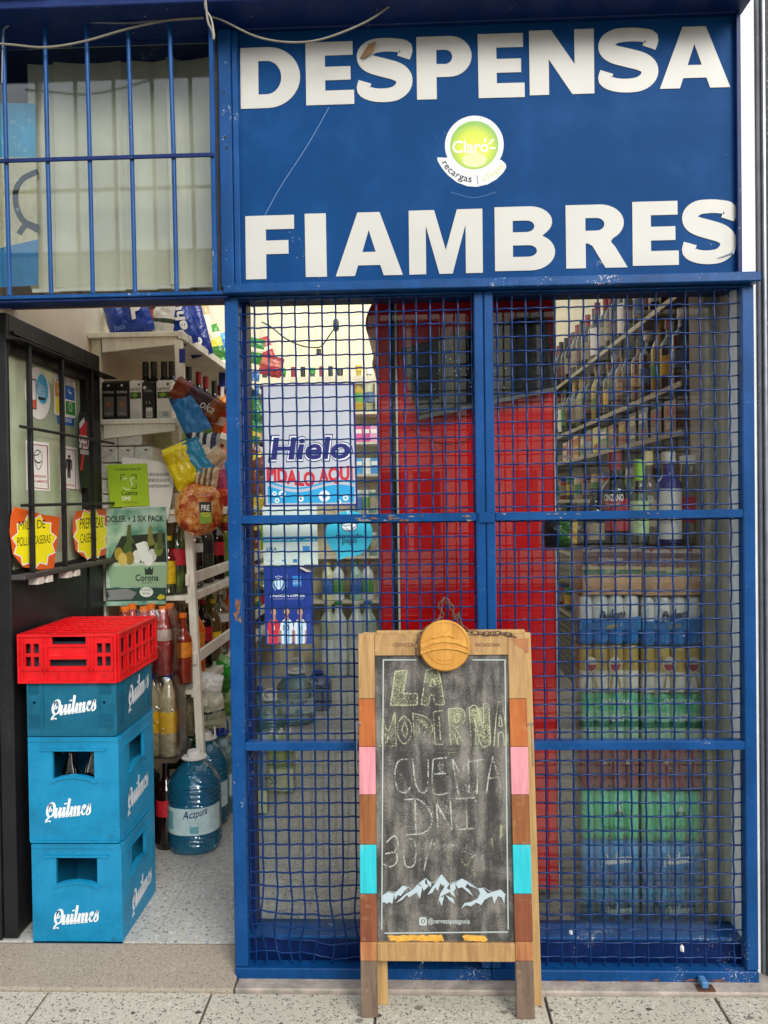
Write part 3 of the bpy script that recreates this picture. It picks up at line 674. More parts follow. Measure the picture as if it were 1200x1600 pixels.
for u0, u1, tw, v0, v1 in ((47, 94, .01, 74, 452), (88, 144, .02, 67, 450), (136, 192, -.01, 66, 450), (184, 212, .012, 62, 447), (202, 243, .02, 64, 448), (233, 276, -.03, 56, 446), (264, 294, .03, 60, 446), (282, 332, -.02, 57, 444)):
    Yb = .175 + random.uniform(-.004, .004)
    x0, x1 = at(u0, 250, Yb).x, at(u1, 250, Yb).x; z1, z0 = at(u0, v0, Yb).z, at(u0, v1, Yb).z
    m = MB(); n = 6; lx = random.uniform(-.004, .006)
    for s_ in (0, 1):
        for k in range(n + 1):
            t = k / n; yy = Yb + (t - .5) * tw + .004 * math.sin(t * math.pi) + s_ * .0012
            m.v += [V((x0 + (x1 - x0) * t + lx, yy, z0)), V((x0 + (x1 - x0) * t, yy, z1))]
    for s_ in (0, 1):
        for k in range(n):
            q = s_ * 2 * (n + 1) + 2 * k; m.f.append((q, q + 2, q + 3, q + 1) if s_ == 0 else (q, q + 1, q + 3, q + 2))
    sl = part('blind_slat', m, BL, vb, 60)
    part('hem', MB().box(x0 + lx + .003, Yb - .004, z0 - .012, x1 + lx - .003, Yb + .004, z0 - .0005), mat('#d8d2c4', .5), sl)
    part('top_clip', MB().box(x0 + .003, Yb - .004, z1 + .0005, x1 - .003, Yb + .004, z1 + .010), mat('#d8d2c4', .5), sl)
struct('upper_room_wall', MB().box(-2.4, .32, zb0 + .07, pst0, .335, zs + .03), mat('#77614a', .8))
struct('bounce_wall', MB().box(XL + .001, .337, zb0 + .085, XR - .02, .36, zs + .03), CREAM_WALL)  # unseen cream reflector, added to bounce sky light down onto the left shelves
FP = Fr((0, .16, 0))
po = thing('beer_poster', 'blue and parchment beer poster glimpsed left of the blind', 'poster', at(20, 300, .16))
fill('sheet', FP, [[FP.px(-60, 160), FP.px(56, 162), FP.px(60, 446), FP.px(-60, 452)]], mat('#d5c7a2', .6, 0, .12, 60), po, .001, .0)
fill('blue_band', FP, [[FP.px(-60, 160), FP.px(56, 162), FP.px(57, 246), FP.px(-60, 246)]], mat('#1f9fce', .5, 0, .15, 12), po, .0016)
fill('blue_foot', FP, [[FP.px(-60, 404), FP.px(0, 388), FP.px(60, 374), FP.px(60, 446), FP.px(-60, 452)]], mat('#2a7fb8', .5, 0, .12, 30), po, .0016)
strokes('ornate_letter', FP, [[FP.px(60, 268), FP.px(36, 280), FP.px(25, 300), FP.px(27, 326), FP.px(38, 346), FP.px(60, 356)], [FP.px(30, 366), FP.px(42, 352), FP.px(60, 360)]], .020, ink('#26303c'), po, .0020)
for k in range(26):
    a, b = FP.px(random.uniform(2, 50), random.uniform(166, 242) if k < 18 else random.uniform(270, 345)); r = random.uniform(.002, .006)
    fill('water_drop', FP, [ell(a, b, r, r * 1.1, 12), ell(a, b, r * .6, r * .7, 12)], ink('#9fd4e6'), po, .0024 + k * 1e-5)
# ============================================================ CABLES AND CONDUIT
CB = mat('#767162', .5, 0, .15, 30); CBD = mat('#5d6472', .5)
wire('cable', smoothpts([at(*p, -.05) for p in ((-30, 66), (20, 70), (70, 74), (130, 65), (200, 45), (262, 32), (318, 28))]), .0035, CB, 'beige cable sagging across the top of the barred window', 'cable')
wire('cable', smoothpts([at(*p, -.035) for p in ((3, 130), (5, 60), (10, 42), (40, 34), (120, 34), (200, 36), (260, 30), (316, 24))]), .003, CBD, 'thin grey cable clipped along the beam above the bars', 'cable')
wire('cable', smoothpts([at(*p, -.12) for p in ((318, -30), (322, 10), (325, 34), (332, 50), (334, 62))]), .0035, CB, 'twisted pale cable hanging down at the corner of the grille', 'cable')
wire('cable', smoothpts([at(*p, -.112) for p in ((326, -30), (320, 8), (330, 30), (335, 58))]), .003, mat('#8f8a78', .5), 'second pale cable twisted round the hanging one at the grille corner', 'cable')
wire('cable', smoothpts([at(*p, -.06) for p in ((330, 26), (350, 33), (400, 57), (450, 66), (500, 62), (560, 40), (600, 16), (640, -20))]), .0032, CB, 'loose cable looping over the top left of the blue sign', 'cable')
# ============================================================ BLACK DOOR LEAF, opened inward against the left wall
YD0 = .135
XD = at(28, 1470, YD0).x
DW = .80
FD = Fr((XD, YD0, 0), (0, 1, 0))             # a = depth into the shop, b = height, c = out into the doorway
ztop = at(4, 488, YD0).z
zd1, zd0 = FD.px(60, 548)[1], FD.px(60, 895)[1]
zd1 = at(14, 548, YD0).z; zd0 = at(20, 893, YD0).z
wa0, wa1 = FD.px(17, 700)[0], FD.px(136, 700)[0]; DW = FD.px(157, 640)[0]
dr = thing('shop_door', 'black steel door with glazed barred window standing open inward', 'door', (XD, YD0, FLOOR))
TH = .048
zb_ = FLOOR + .004
def dbox(a0, b0, a1, b1, c0=-TH, c1=0.0): return MB().fbox(FD, a0, b0, a1, b1, c0, c1)
part('stile', dbox(0, zb_, wa0, ztop), BLACK_PAINT, dr, bev=.003)
part('stile', dbox(wa1, zb_, DW, ztop), BLACK_PAINT, dr, bev=.003)
part('top_rail', dbox(wa0, zd1, wa1, ztop, -TH + .001, -.0005), BLACK_PAINT, dr, bev=.003)
part('kick_panel', dbox(wa0, zb_, wa1, zd0, -TH + .006, -.006), BLACK_PAINT, dr)
part('raised_trim', dbox(wa0 + .02, zd1 + .065, wa1 + .02, zd1 + .075, -.0004, .008), BLACK_PAINT, dr)
part('drip_ledge', MB().fpoly(FD, [(wa0 - .03, zd1 + .036), (DW + .05, zd1 + .036), (DW + .05, zd1 + .040), (wa0 - .03, zd1 + .040)], 0.0005, .055), BLACK_PAINT, dr)
part('window_pane', dbox(wa0 - .004, zd0, wa1 + .004, zd1, -.030, -.026), mat('#aab596', .12, 0, .16, 5, spec=.8), dr)
part('bottom_ledge', dbox(wa0 - .02, zd0 - .03, DW + .01, zd0 - .012, .0005, .05), mat('#3a3836', .5), dr, bev=.003)
for u, v in ((46, 620), (97, 640), (143, 660)):
    a = FD.px(u, v, .03)[0]
    part('door_bar', MB().fbox(FD, a - .008, zd0 - .012, a + .008, zd1 + .036, .022, .038), BLACK_PAINT, dr, bev=.002)
for v in ((663,), (790,)):
    b = FD.px(8, v[0], .03)[1]
    part('cross_bar', MB().tube([FD.pt(wa0 - .02, b, .044), FD.pt(DW + .03, b + (.004 if v[0] < 700 else .006), .044)], .0055, 8), BLACK_PAINT, dr, 60)
ft = MB(); 
for a in (.10, .17, .33, .40): ft.fbox(FD, a, zd0 - .055, a + .04, zd0 - .031, .01, .045)
part('torn_paper', ft, mat('#cfc9bb', .8), dr)['kind'] = 'stuff'
# wall-side post of the door
tag(part('door_post', MB().box(XD - .30, .128, FLOOR, XD - TH - .004, .19, 2.20), BLACK_PAINT, None, bev=.003), 'black rusty door post at the left edge beside the open door', 'post')

# ---- notices on the door glass (flat print on the pane)
CPANE = -.0255
def onpane(name, label, cat, u, v): return thing(name, label, cat, FD.pt(*FD.px(u, v, CPANE), CPANE))
FDp = Fr(FD.pt(0, 0, CPANE), (0, 1, 0))
W_ = mat('#f3efe6', .5, 0, 0)
t = onpane('oval_sticker', 'white oval sticker with phone and blue burst on the door glass', 'sticker', 60, 615)
q = FDp.px
def ppoly(fr, pts): return [fr.px(*p) for p in pts]
a, b = q(59, 615); rw_ = q(78.5, 615)[0] - a; rh = q(59, 575)[1] - b
fill('sheet', FDp, [ell(a, b, rw_, rh, 36)], W_, t, .0006)
bx, bz = q(66, 608); br, bh = q(75, 608)[0] - bx, q(66, 584)[1] - bz
fill('burst', FDp, [[(bx + math.cos(k * math.pi / 24) * br * (1 if k % 2 else .93), bz + math.sin(k * math.pi / 24) * bh * (1 if k % 2 else .93)) for k in range(48)]], ink('#3fb0d4'), t, .0012)
fill('phone', FDp, [ppoly(FDp, [(44, 590), (56, 593), (56.5, 640), (45, 638)])], ink('#1c1c20'), t, .0016)
fill('phone_screen', FDp, [ppoly(FDp, [(46, 593), (54.5, 595), (55, 625), (46, 624)])], ink('#efeeea'), t, .0020)
fill('phone_foot', FDp, [ppoly(FDp, [(46, 624.5), (55, 625.5), (55, 638), (46, 637)])], ink('#e2683e'), t, .0020)
for s_, v0 in (('TU', 599), ('CUENTA', 604), ('EN TU', 609), ('CELULAR', 614)):
    txt(FDp, s_, (*q(59, v0 + 4), *q(70 if len(s_) > 3 else 64, v0)), ink('#eef6fa'), t, .0018)
fill('app_badge', FDp, [ppoly(FDp, [(59, 620), (70, 622), (70, 626), (59, 624)])], ink('#182028'), t, .0018)

t = onpane('phone_sign', 'four colour phone credit sticker on the door glass', 'sticker', 101, 625)
fill('sheet', FDp, [ppoly(FDp, [(84, 587), (86, 584), (112, 592), (117, 598), (119, 650), (116, 654), (86, 648), (84, 644)])], W_, t, .0006)
for c_, pp in (('#d58a18', [(85, 597), (95, 600), (95.5, 621), (86, 619)]), ('#1d5fae', [(101, 601), (116, 606), (116.5, 627), (101.5, 623)]),
               ('#f0dc1c', [(86, 621), (95.5, 623), (96, 646), (87, 645)]), ('#2c8a2e', [(102, 626), (117, 629), (117.5, 650), (102.5, 647)])):
    fill('colour_field', FDp, [ppoly(FDp, pp)], ink(c_), t, .0012)
fill('blue_foot', FDp, [ppoly(FDp, [(88, 649), (116, 654), (115, 666), (90, 662)])], ink('#2464b4'), t, .0009)
txt(FDp, 'personal', (*q(93, 660), *q(111, 652)), ink('#f4f4f4'), t, .0016)
txt(FDp, 'CON PERSONAL TENES', (*q(87, 596), *q(113, 590)), ink('#6b6860'), t, .0014)
strokes('signal_icon', FDp, [[q(89, 611), q(91, 606), q(94, 605)], [q(91, 613), q(92, 609.5), q(94, 609)]], .004, ink('#f4ede0'), t, .0016)
strokes('moon_icon', FDp, [[q(107, 608), q(107.5, 613), q(111, 615)]], .006, ink('#f4f4f4'), t, .0016)
strokes('phone_icon', FDp, [ell(*q(109.5, 636), .013, .017, 14) + [q(111.8, 636)]], .003, ink('#f4f4f4'), t, .0016)
fill('up_icon', FDp, [ppoly(FDp, [(92, 626), (95, 627), (95, 636), (92, 635)])], ink('#23221c'), t, .0016)

for lab, (c0, c1, c2, c3), kind in (('white notice with outlined face, red border, on the door glass', ((39.5, 688), (76.5, 692), (78, 767), (41, 766)), 0),
                                    ('white notice with standing figure, red border, on the door glass', ((94, 695), (120, 700), (125, 764), (94, 766)), 1)):
    t = onpane('door_notice', lab, 'notice', (c0[0] + c1[0]) / 2, 730)
    fill('sheet', FDp, [ppoly(FDp, [c0, c1, c2, c3])], W_, t, .0006)
    def lr(f, g): return (c0[0] + (c1[0] - c0[0]) * f + (c3[0] - c0[0]) * g, c0[1] + (c1[1] - c0[1]) * f + (c3[1] - c0[1]) * g)
    fr_ = [(.06, .06), (.94, .06), (.94, .94), (.06, .94)]; fr2 = [(.10, .075), (.90, .075), (.90, .925), (.10, .925)]
    fill('red_border', FDp, [[q(*lr(*p)) for p in fr_], [q(*lr(*p)) for p in fr2]], ink('#8d1d2c'), t, .0011)
    if kind == 0:
        e = ell(.52, .30, .17, .13, 18)
        strokes('face_outline', FDp, [[q(*lr(*p)) for p in e + e[:1]], [q(*lr(*p)) for p in ((.36, .36), (.42, .48), (.52, .56), (.62, .50), (.70, .38))], [q(*lr(*p)) for p in ((.36, .28), (.52, .26), (.62, .19))], [q(*lr(*p)) for p in ((.40, .38), (.52, .42), (.66, .39))]], .0032, ink('#26242a'), t, .0012)
        txt(FDp, 'INGRESAR', (*q(*lr(.17, .72)), *q(*lr(.84, .66))), ink('#b5323a'), t, .0012, .01)
        txt(FDp, 'UNICAMENTE', (*q(*lr(.13, .83)), *q(*lr(.88, .76))), ink('#b5323a'), t, .0012, .01)
        txt(FDp, 'CON BARBIJO O CUBRE BOCA', (*q(*lr(.14, .89)), *q(*lr(.86, .86))), ink('#4a464a'), t, .0012)
    else:
        fill('figure', FDp, [[q(*lr(*p)) for p in ((.42, .27), (.62, .27), (.70, .31), (.70, .50), (.64, .50), (.64, .34), (.62, .34), (.61, .70), (.53, .70), (.52, .52), (.51, .52), (.50, .70), (.42, .70), (.41, .34), (.39, .34), (.39, .50), (.33, .50), (.33, .31))]], ink('#1d1b1e'), t, .0012)
        fill('figure_head', FDp, [[q(*lr(*p)) for p in ell(.52, .22, .085, .035, 14)]], ink('#1d1b1e'), t, .0012)
        txt(FDp, 'LIMITE INGRESO', (*q(*lr(.14, .78)), *q(*lr(.86, .74))), ink('#3a363a'), t, .0012)
        txt(FDp, '1 PERSONA', (*q(*lr(.14, .89)), *q(*lr(.86, .81))), ink('#b5323a'), t, .0012, .01)
# bottle-shaped drink decal
t = onpane('drink_decal', 'tall black and red bottle-shaped drink decal on the door', 'sticker', 131, 700)
FDd = Fr(FD.pt(0, 0, .002), (0, 1, 0)); qd = FDd.px
fill('sheet', FDd, [ppoly(FDd, [(122, 650), (124, 643), (134, 644), (136, 652), (137, 690), (138.5, 720), (138.5, 760), (136, 763), (127, 762), (125, 758), (123, 700)])], ink('#16221a'), t, .0006)
fill('red_flash', FDd, [ppoly(FDd, [(124, 664), (136, 658), (135, 690), (128, 735), (125, 735), (130, 690), (124, 676)])], ink('#c42630'), t, .0010)
fill('pale_tab', FDd, [ppoly(FDd, [(123.5, 661), (131, 652), (132, 660), (124, 670)])], ink('#d8d8d2'), t, .0014)
txt(FDd, 'SPEED', (*qd(123.5, 700), *qd(137.5, 682)), ink('#f2f0ec'), t, .0016, .015)
fill('grey_band', FDd, [ppoly(FDd, [(125, 702), (138, 704), (138, 711), (125, 709)])], ink('#b8b8b4'), t, .0014)
# orange burst price cards, hung outside the bars
FDo = Fr(FD.pt(0, 0, .012), (0, 1, 0)); qo = FDo.px
def burst(lab, outer, inner, lines, u, v):
    t = thing('price_card', lab, 'price card', FD.pt(*FD.px(u, v, .012), .012))
    n = len(outer); m = MB()
    fill('card', FDo, [ppoly(FDo, outer)], mat('#e2601c', .45, 0, .06), t, .0008, 0)
    fill('white_burst', FDo, [ppoly(FDo, [((p[0] - u) * 1.06 + u, (p[1] - v) * 1.06 + v) for p in inner])], W_, t, .0012)
    fill('yellow_burst', FDo, [ppoly(FDo, inner)], mat('#f6ea10', .45, 0, .04), t, .0016)
    for s_, (u0, v0, u1, v1) in lines:
        txt(FDo, s_, (*qo(u0, v1), *qo(u1, v0)), ink('#22201c'), t, .0020, .0, .08)
def star(u, v, ru, rv, n, k=.80, s=0):
    return [(u + ru * (1 if i % 2 else k) * math.cos(R(360 * i / (2 * n) + s)), v + rv * (1 if i % 2 else k) * math.sin(R(360 * i / (2 * n) + s))) for i in range(2 * n)]
burst('orange card with yellow burst, left one hung on the door bars', [(22, 792), (40, 796), (66, 804), (93, 808), (90, 840), (84, 888), (60, 890), (36, 886), (20, 866), (15, 830), (17, 806)],
      star(53, 846, 34, 42, 11, .80, 7), [('MILA DE', (28, 812, 70, 828)), ('POLLO CASERAS', (26, 835, 78, 854))], 51, 843)
burst('orange card with yellow burst, right one hung on the door bars', [(119, 799), (150, 795), (171, 796), (169, 830), (165, 866), (146, 873), (134, 873), (118, 860), (114, 832), (115, 812)],
      star(142, 834, 27, 40, 10, .80, 12), [('PREPIZZAS', (124, 808, 160, 827)), ('CASERAS', (125, 832, 150, 849))], 142, 833)

# ============================================================ BEER CRATES
TEAL = plastic('#0678a0', '#3a9cb8'); TEAL_D = plastic('#06566f', '#2a7f98')
REDP = plastic('#c80c14', '#e0504a')
def script_word(fr, x0, z0, W, ang, m, par, c=.0008):
    """slanted heavy script: nib strokes on a rising base line"""
    H = W * .40; ca, sa = math.cos(ang), math.sin(ang)
    def tf(x, y): x = x * W; y = y * H; x2 = x + y * .30; return (x0 + x2 * ca - y * sa, z0 + x2 * sa + y * ca)
    th, tn = W * .050, W * .022
    P = []
    Q = [(.105, .80), (.05, .70), (.03, .48), (.055, .22), (.12, .10), (.175, .22), (.185, .50), (.16, .76), (.105, .86), (.07, .74), (.075, .50), (.10, .40), (.125, .52)]
    P.append((Q, th * 1.15)); P.append(([(.10, .10), (.06, -.02), (.04, -.16), (.10, -.12), (.15, -.16)], th))
    x = .23
    def down(xx, y1=.56): P.append(([(xx, y1), (xx, .18), (xx + .012, .04), (xx + .045, .07)], th * 1.25))
    def hair(xa, ya, xb, yb): P.append(([(xa, ya), ((xa + xb) / 2, (ya + yb) / 2 + .02), (xb, yb)], tn))
    down(x); hair(x + .03, .06, x + .085, .50); down(x + .095); hair(x + .13, .08, x + .17, .48)
    down(x + .18); P.append(([(x + .185, .78), (x + .20, .70)], th * 1.2)); hair(x + .21, .08, x + .255, .40)
    down(x + .265, 1.0); hair(x + .30, .08, x + .345, .50)
    down(x + .35); hair(x + .36, .36, x + .42, .52); down(x + .43); hair(x + .44, .36, x + .50, .52); down(x + .51); hair(x + .54, .08, x + .60, .30)
    P.append(([(x + .60, .30), (x + .65, .46), (x + .63, .57), (x + .60, .50), (x + .595, .20), (x + .63, .05), (x + .67, .12)], th * .9))
    P.append(([(x + .69, .12), (x + .74, .60), (x + .755, .40), (x + .775, .16), (x + .74, .03), (x + .70, .08)], th * .95))
    mb = MB(); cc = c
    for pth, w in P:
        pp = smoothpts([(a, b, 0) for a, b in [tf(*p) for p in pth]], 4); n = len(pp); nx = V((math.cos(ang + .15), math.sin(ang + .15), 0))
        l = []; r = []
        for i, p in enumerate(pp):
            a = pp[max(i - 1, 0)]; b = pp[min(i + 1, n - 1)]; tt = (b - a).normalized(); k = abs(tt.cross(nx).z); ww = w * (.35 + .65 * k); q_ = V((-tt.y, tt.x, 0))
            l.append(p + q_ * ww / 2); r.append(p - q_ * ww / 2)
        mb.add([fr.pt(p.x, p.y, cc) for p in l] + [fr.pt(p.x, p.y, cc) for p in r], [(i, i + 1, n + i + 1, n + i) for i in range(n - 1)]); cc += 6e-5
    return part('script_logo', mb, m, par)
CW_INK = mat('#d3d8da', .5, 0, .05)
def crate(label, u0, u1, v0, v1, Y, D, holes=True, m=TEAL, logo=((.24, .50), .46, .14), small=False, yawd=0):
    x0, x1 = at(u0, v1, Y).x, at(u1, v1, Y).x; z0, z1 = at((u0 + u1) / 2, v1, Y).z, at((u0 + u1) / 2, v0, Y).z
    W, H = x1 - x0, z1 - z0
    t = thing('beer_crate', label, 'crate', ((x0 + x1) / 2, Y, z0), 'beer crates stacked by the doorway')
    F1 = Fr((x0, Y, z0)); F2 = Fr((x1, Y + .0122, z0), (0, 1, 0))
    F3 = Fr((x1, Y + D, z0), (-1, 0, 0)); F4 = Fr((x0, Y + D - .0122, z0), (0, -1, 0)); D2 = D - .0244
    def wall(nm, F, L):
        o = rrect(0, .0, L, H, .006, 2); lp = [o]
        if holes: lp.append([(L * .27, H * .60), (L * .36, H * .625), (L * .5, H * .64), (L * .64, H * .625), (L * .73, H * .60), (L * .73, H * .86), (L * .27, H * .86)])
        else:
            for a in (.08, .86): lp.append(ell(L * a, H * .62, .0055, .0055, 10))
        w = part(nm, loops2mb(lp, F, -.012, 0), m, t)
        rb = MB()
        rb.fbox(F, .004, .001, L - .004, H * .022, .0003, .0045)
        if holes:
            l, r = ribbon([(L * .24, H * .565), (L * .33, H * .60), (L * .5, H * .622), (L * .67, H * .60), (L * .76, H * .565)], .006)
            P = [(p.x, p.y) for p in l] + [(p.x, p.y) for p in reversed(r)]; rb.fpoly(F, P, .0003, .006)
            rb.fbox(F, .002, H * .955, L - .002, H * .999, .0003, .0035); rb.fbox(F, L * .14, H * .865, L * .86, H * .885, .0003, .005)
        else:
            rb.fbox(F, L * .17, .03, L * .185, H * .98, .0003, .004); rb.fbox(F, L * .80, .03, L * .815, H * .98, .0003, .004)
            for k in range(6):
                rb.fbox(F, L * .02, H * (.16 + k * .045), L * .14, H * (.175 + k * .045), .0003, .003); rb.fbox(F, L * .84, H * (.16 + k * .045), L * .96, H * (.175 + k * .045), .0003, .003)
            for k in range(12):
                rb.fbox(F, L * (.02 + k * .01), H * .78, L * (.024 + k * .01), H * .97, .0003, .002); rb.fbox(F, L * (.83 + k * .01), H * .78, L * (.834 + k * .01), H * .97, .0003, .002)
        rp = part('moulded_rib', rb, m, w); rp['kind'] = 'stuff'
        if holes:
            dt = MB()
            for (c0, c1, r0, r1) in ((.03, .16, .04, .16), (.84, .97, .04, .16), (.03, .19, .45, .92), (.81, .97, .45, .92)):
                nx_, nz_ = max(3, int((c1 - c0) * L / .0075)), max(2, int((r1 - r0) * H / .0085))
                for i in range(nx_):
                    for j in range(nz_):
                        a = L * (c0 + (c1 - c0) * (i + .5 * (j % 2)) / nx_); b = H * (r0 + (r1 - r0) * j / nz_); e = .0019
                        if r1 > .5 and i > nx_ * (.75 - .5 * abs(j / nz_ - .5)): continue
                        dt.add([F.pt(a - e, b, .0002), F.pt(a, b - e, .0002), F.pt(a + e, b, .0002), F.pt(a, b + e, .0002), F.pt(a, b, .0019)], [(0, 1, 4), (1, 2, 4), (2, 3, 4), (3, 0, 4)])
            dp = part('grip_dots', dt, m, w); dp['kind'] = 'stuff'
        return w
    wf = wall('front_panel', F1, W); ws = wall('side_panel', F2, D2); wall('back_panel', F3, W); wall('side_panel', F4, D2)
    part('crate_floor', MB().box(x0 + .012, Y + .012, z0 + .002, x1 - .012, Y + D - .012, z0 + .012), m, t)
    (lx, lz), lw, an = logo
    script_word(F1, W * lx, H * lz, W * lw, an, CW_INK, wf, .0006); script_word(F2, D * lx, H * (lz - .02), D * lw * 1.15, an * 1.1, CW_INK, ws, .0006)
    sc = MB()
    for k in range(5):
        a, b = random.uniform(.1, .85) * W, random.uniform(.08, .4) * H; sc.add([F1.pt(a, b, .0004), F1.pt(a + random.uniform(.006, .014), b + .004, .0004), F1.pt(a + random.uniform(.004, .01), b + random.uniform(.02, .05), .0004)], [(0, 1, 2)])
    return t, (x0, x1, z0, z1, W, H)
c1_, g1 = crate('teal beer crate at the bottom, standing on the floor', 52, 192, 1318, 1477, .13, .335, logo=((.22, .19), .50, .10))
c2_, g2 = crate('teal beer crate, second from the bottom, green bottles behind its handhole', 46.5, 187.5, 1151, 1316.5, .125, .345, logo=((.17, .22), .50, .10))
c3_, g3 = crate('darker teal beer crate without front handhole, under the red crate', 43, 183, 1066, 1150, .122, .35, holes=False, m=TEAL_D, logo=((.26, .36), .50, .13))
# bottles that show through the handhole of the second crate
def crate_bottle(x, y, z, lab):
    b = thing('crate_bottle', lab, 'bottle', (x, y, z), 'green beer bottles inside a crate')
    part('glass_body', MB().lathe([(.030, 0), (.037, .006), (.037, .17), (.030, .21), (.0145, .25), (.0135, .285)], 14, (x, y, z)), clear((.10, .16, .05), .12, name='green bottle glass'), b, 50)
    part('crown_cap', MB().lathe([(.015, .283), (.0155, .291), (.013, .297)], 12, (x, y, z)), mat('#c9b26a', .4, .5), b, 50)
for k, (f, l) in enumerate(((.36, 'left'), (.62, 'right'))):
    crate_bottle(g2[0] + g2[4] * f, .125 + .075, g2[2] + .013, f'green beer bottle in the second crate, {l} one behind the handhole')
# red crate, upside down on top
x0, x1 = at(29, 1066, .112).x, at(183, 1066, .112).x; z0, z1 = at(106, 1067, .112).z, at(106, 991, .112).z; W, H, D, Y = x1 - x0, z1 - z0, .40, .112
t = thing('beer_crate', 'red latticed crate lying on top of the teal crates', 'crate', ((x0 + x1) / 2, Y, z0), 'beer crates stacked by the doorway')
F1 = Fr((x0, Y, z0)); F2 = Fr((x1, Y + .0082, z0), (0, 1, 0)); F3 = Fr((x1, Y + D, z0), (-1, 0, 0)); F4 = Fr((x0, Y + D - .0082, z0), (0, -1, 0)); D2 = D - .0164
def fbx(L, *q_): return [(L * q_[0], H * q_[1]), (L * q_[2], H * q_[1]), (L * q_[2], H * q_[3]), (L * q_[0], H * q_[3])]
holes1 = [fbx(W, .345, .79, .69, .95), fbx(W, .32, .34, .695, .48)]
for a in (.075, .80):
    for i in (0, 1):
        for j in (0, 1): holes1.append(fbx(W, a + i * .083, .34 + j * .27, a + .055 + i * .083, .54 + j * .27))
def redwall(nm, F, L, hl):
    w = part(nm, loops2mb([rect(0, 0, L, H)] + hl, F, -.008, 0), REDP, t)
    rb = MB()
    rb.fbox(F, 0, H * .955, L, H, .0003, .006); rb.fbox(F, 0, 0, L, H * .04, .0003, .006)
    for f in ((0, .02), (.98, 1.0)): rb.fbox(F, L * f[0], H * .04, L * f[1], H * .955, .0003, .0055)
    if L == W:
        for f in (.045, .245, .29, .715, .76, .955): rb.fbox(F, L * f, H * .04, L * (f + .012), H * .955, .0003, .004)
        rb.fbox(F, L * .30, H * .74, L * .715, H * .77, .0003, .005); rb.fbox(F, L * .30, H * .49, L * .715, H * .52, .0003, .005); rb.fbox(F, L * .02, H * .25, L * .98, H * .28, .0003, .004)
        for f in (.40, .50, .60): rb.fbox(F, L * f, H * .04, L * (f + .008), H * .25, .0003, .003)
    else:
        for k in range(6): rb.fbox(F, L * (.035 + k * .186), H * .04, L * (.05 + k * .186), H * .955, .0003, .0045)
        rb.fbox(F, L * .02, H * .50, L * .98, H * .535, .0003, .004); rb.fbox(F, L * .02, H * .12, L * .98, H * .15, .0003, .004)
    o = part('moulded_rib', rb, REDP, w); o['kind'] = 'stuff'
side_h = []
for k in range(5):
    a = .075 + k * .186; side_h += [fbx(D2, a, .56, a + .115, .86), fbx(D2, a + .02, .19, a + .10, .47)]
redwall('front_panel', F1, W, holes1); redwall('side_panel', F2, D2, side_h); redwall('back_panel', F3, W, []); redwall('side_panel', F4, D2, [])
FT = Fr((x0, Y, z1), (1, 0, 0), (0, 1, 0))
cells = []
for i in range(4):
    for j in range(6):
        a, b = W * (.05 + i * .2275), D * (.04 + j * .156); cells.append(rect(a + .008, b + .006, a + W * .2275 - .010, b + D * .156 - .006)) if (i + j) % 1 == 0 and (i, j) in ((9, 9),) else None
part('top_deck', MB().box(x0 + .008, Y + .008, z1 - .010, x1 - .008, Y + D - .008, z1 - .004), REDP, t)
rb = MB()
for i in range(6):
    a = W * (.02 + i * .19); rb.fbox(FT, a, .008, a + .004, D - .008, -.0038, .0002)
for j in range(8):
    b = D * (.02 + j * .136); rb.fbox(FT, .008, b, W - .008, b + .004, -.0037, .0005)
for i in range(5):
    for j in range(7):
        a, b = W * (.11 + i * .19), D * (.09 + j * .136); l, r = ribbon(ell(a, b, W * .07, D * .05, 13), .003)
        for k in range(12): rb.add([FT.pt(l[k].x, l[k].y, -.001), FT.pt(l[k + 1].x, l[k + 1].y, -.001), FT.pt(r[k + 1].x, r[k + 1].y, -.001), FT.pt(r[k].x, r[k].y, -.001)], [(0, 1, 2, 3)])
o = part('deck_rib', rb, REDP, t); o['kind'] = 'stuff'
part('grey_insert', MB().box(x0 + .02, Y + .03, z0 + .01, x1 - .02, Y + D - .03, z1 - .03), mat('#2b3342', .7), t)

# ============================================================ PAVEMENT SIGN (A-frame chalkboard)
YT, YBm = -.062, -.172
pb, pt_ = at(697, 1592, YBm), at(697, 993, YT)
uz = (V((pt_.x, pt_.y, pt_.z)) - pb); uz.x = 0
FA = Fr((0, pb.y, pb.z), (1, 0, 0), uz)
qa = FA.px
sgn = thing('chalkboard_sign', 'wooden pavement chalkboard with coloured frame blocks standing before the grating', 'sign', (at(697, 1592, YBm).x, YBm, WALK))
la0, la1 = qa(562.5, 1400)[0], qa(588.5, 1400)[0]; ra0, ra1 = qa(803, 1400)[0], qa(831, 1400)[0]
cols = [(990, 1092, wood('#8c683e', '#b08c5a', amt=.4)), (1092, 1167, wood('#8f4718', '#b06228', amt=.2)), (1167, 1242, wood('#bf7680', '#d08e92', amt=.35)), (1242, 1320, wood('#70401e', '#8f5628', amt=.3)),
        (1320, 1397, wood('#12a0ac', '#24b8c0', amt=.25)), (1397, 1472, wood('#65351e', '#824628', amt=.25)), (1472, 1502, wood('#8a4f2c', '#b07a4a', amt=.5)), (1502, 1594, wood('#57453a', '#74604f', rough=.8, amt=.3))]
PINE = wood('#8c6a40', '#ad8a58', amt=.35); PINE2 = wood('#9a7a4c', '#b8955f', amt=.4)
for a0, a1, um in ((la0, la1, 575), (ra0, ra1, 818)):
    for v0, v1, m in cols:
        b1 = FA.px(um, v0)[1]; b0 = FA.px(um, v1)[1] if v1 < 1590 else .0
        part('frame_block', MB().fbox(FA, a0, b0 + .0006, a1, b1 - .0006, -.022, 0), m, sgn, bev=.0015)
bt = FA.px(697, 1024)[1]; btop = FA.px(697, 991)[1]
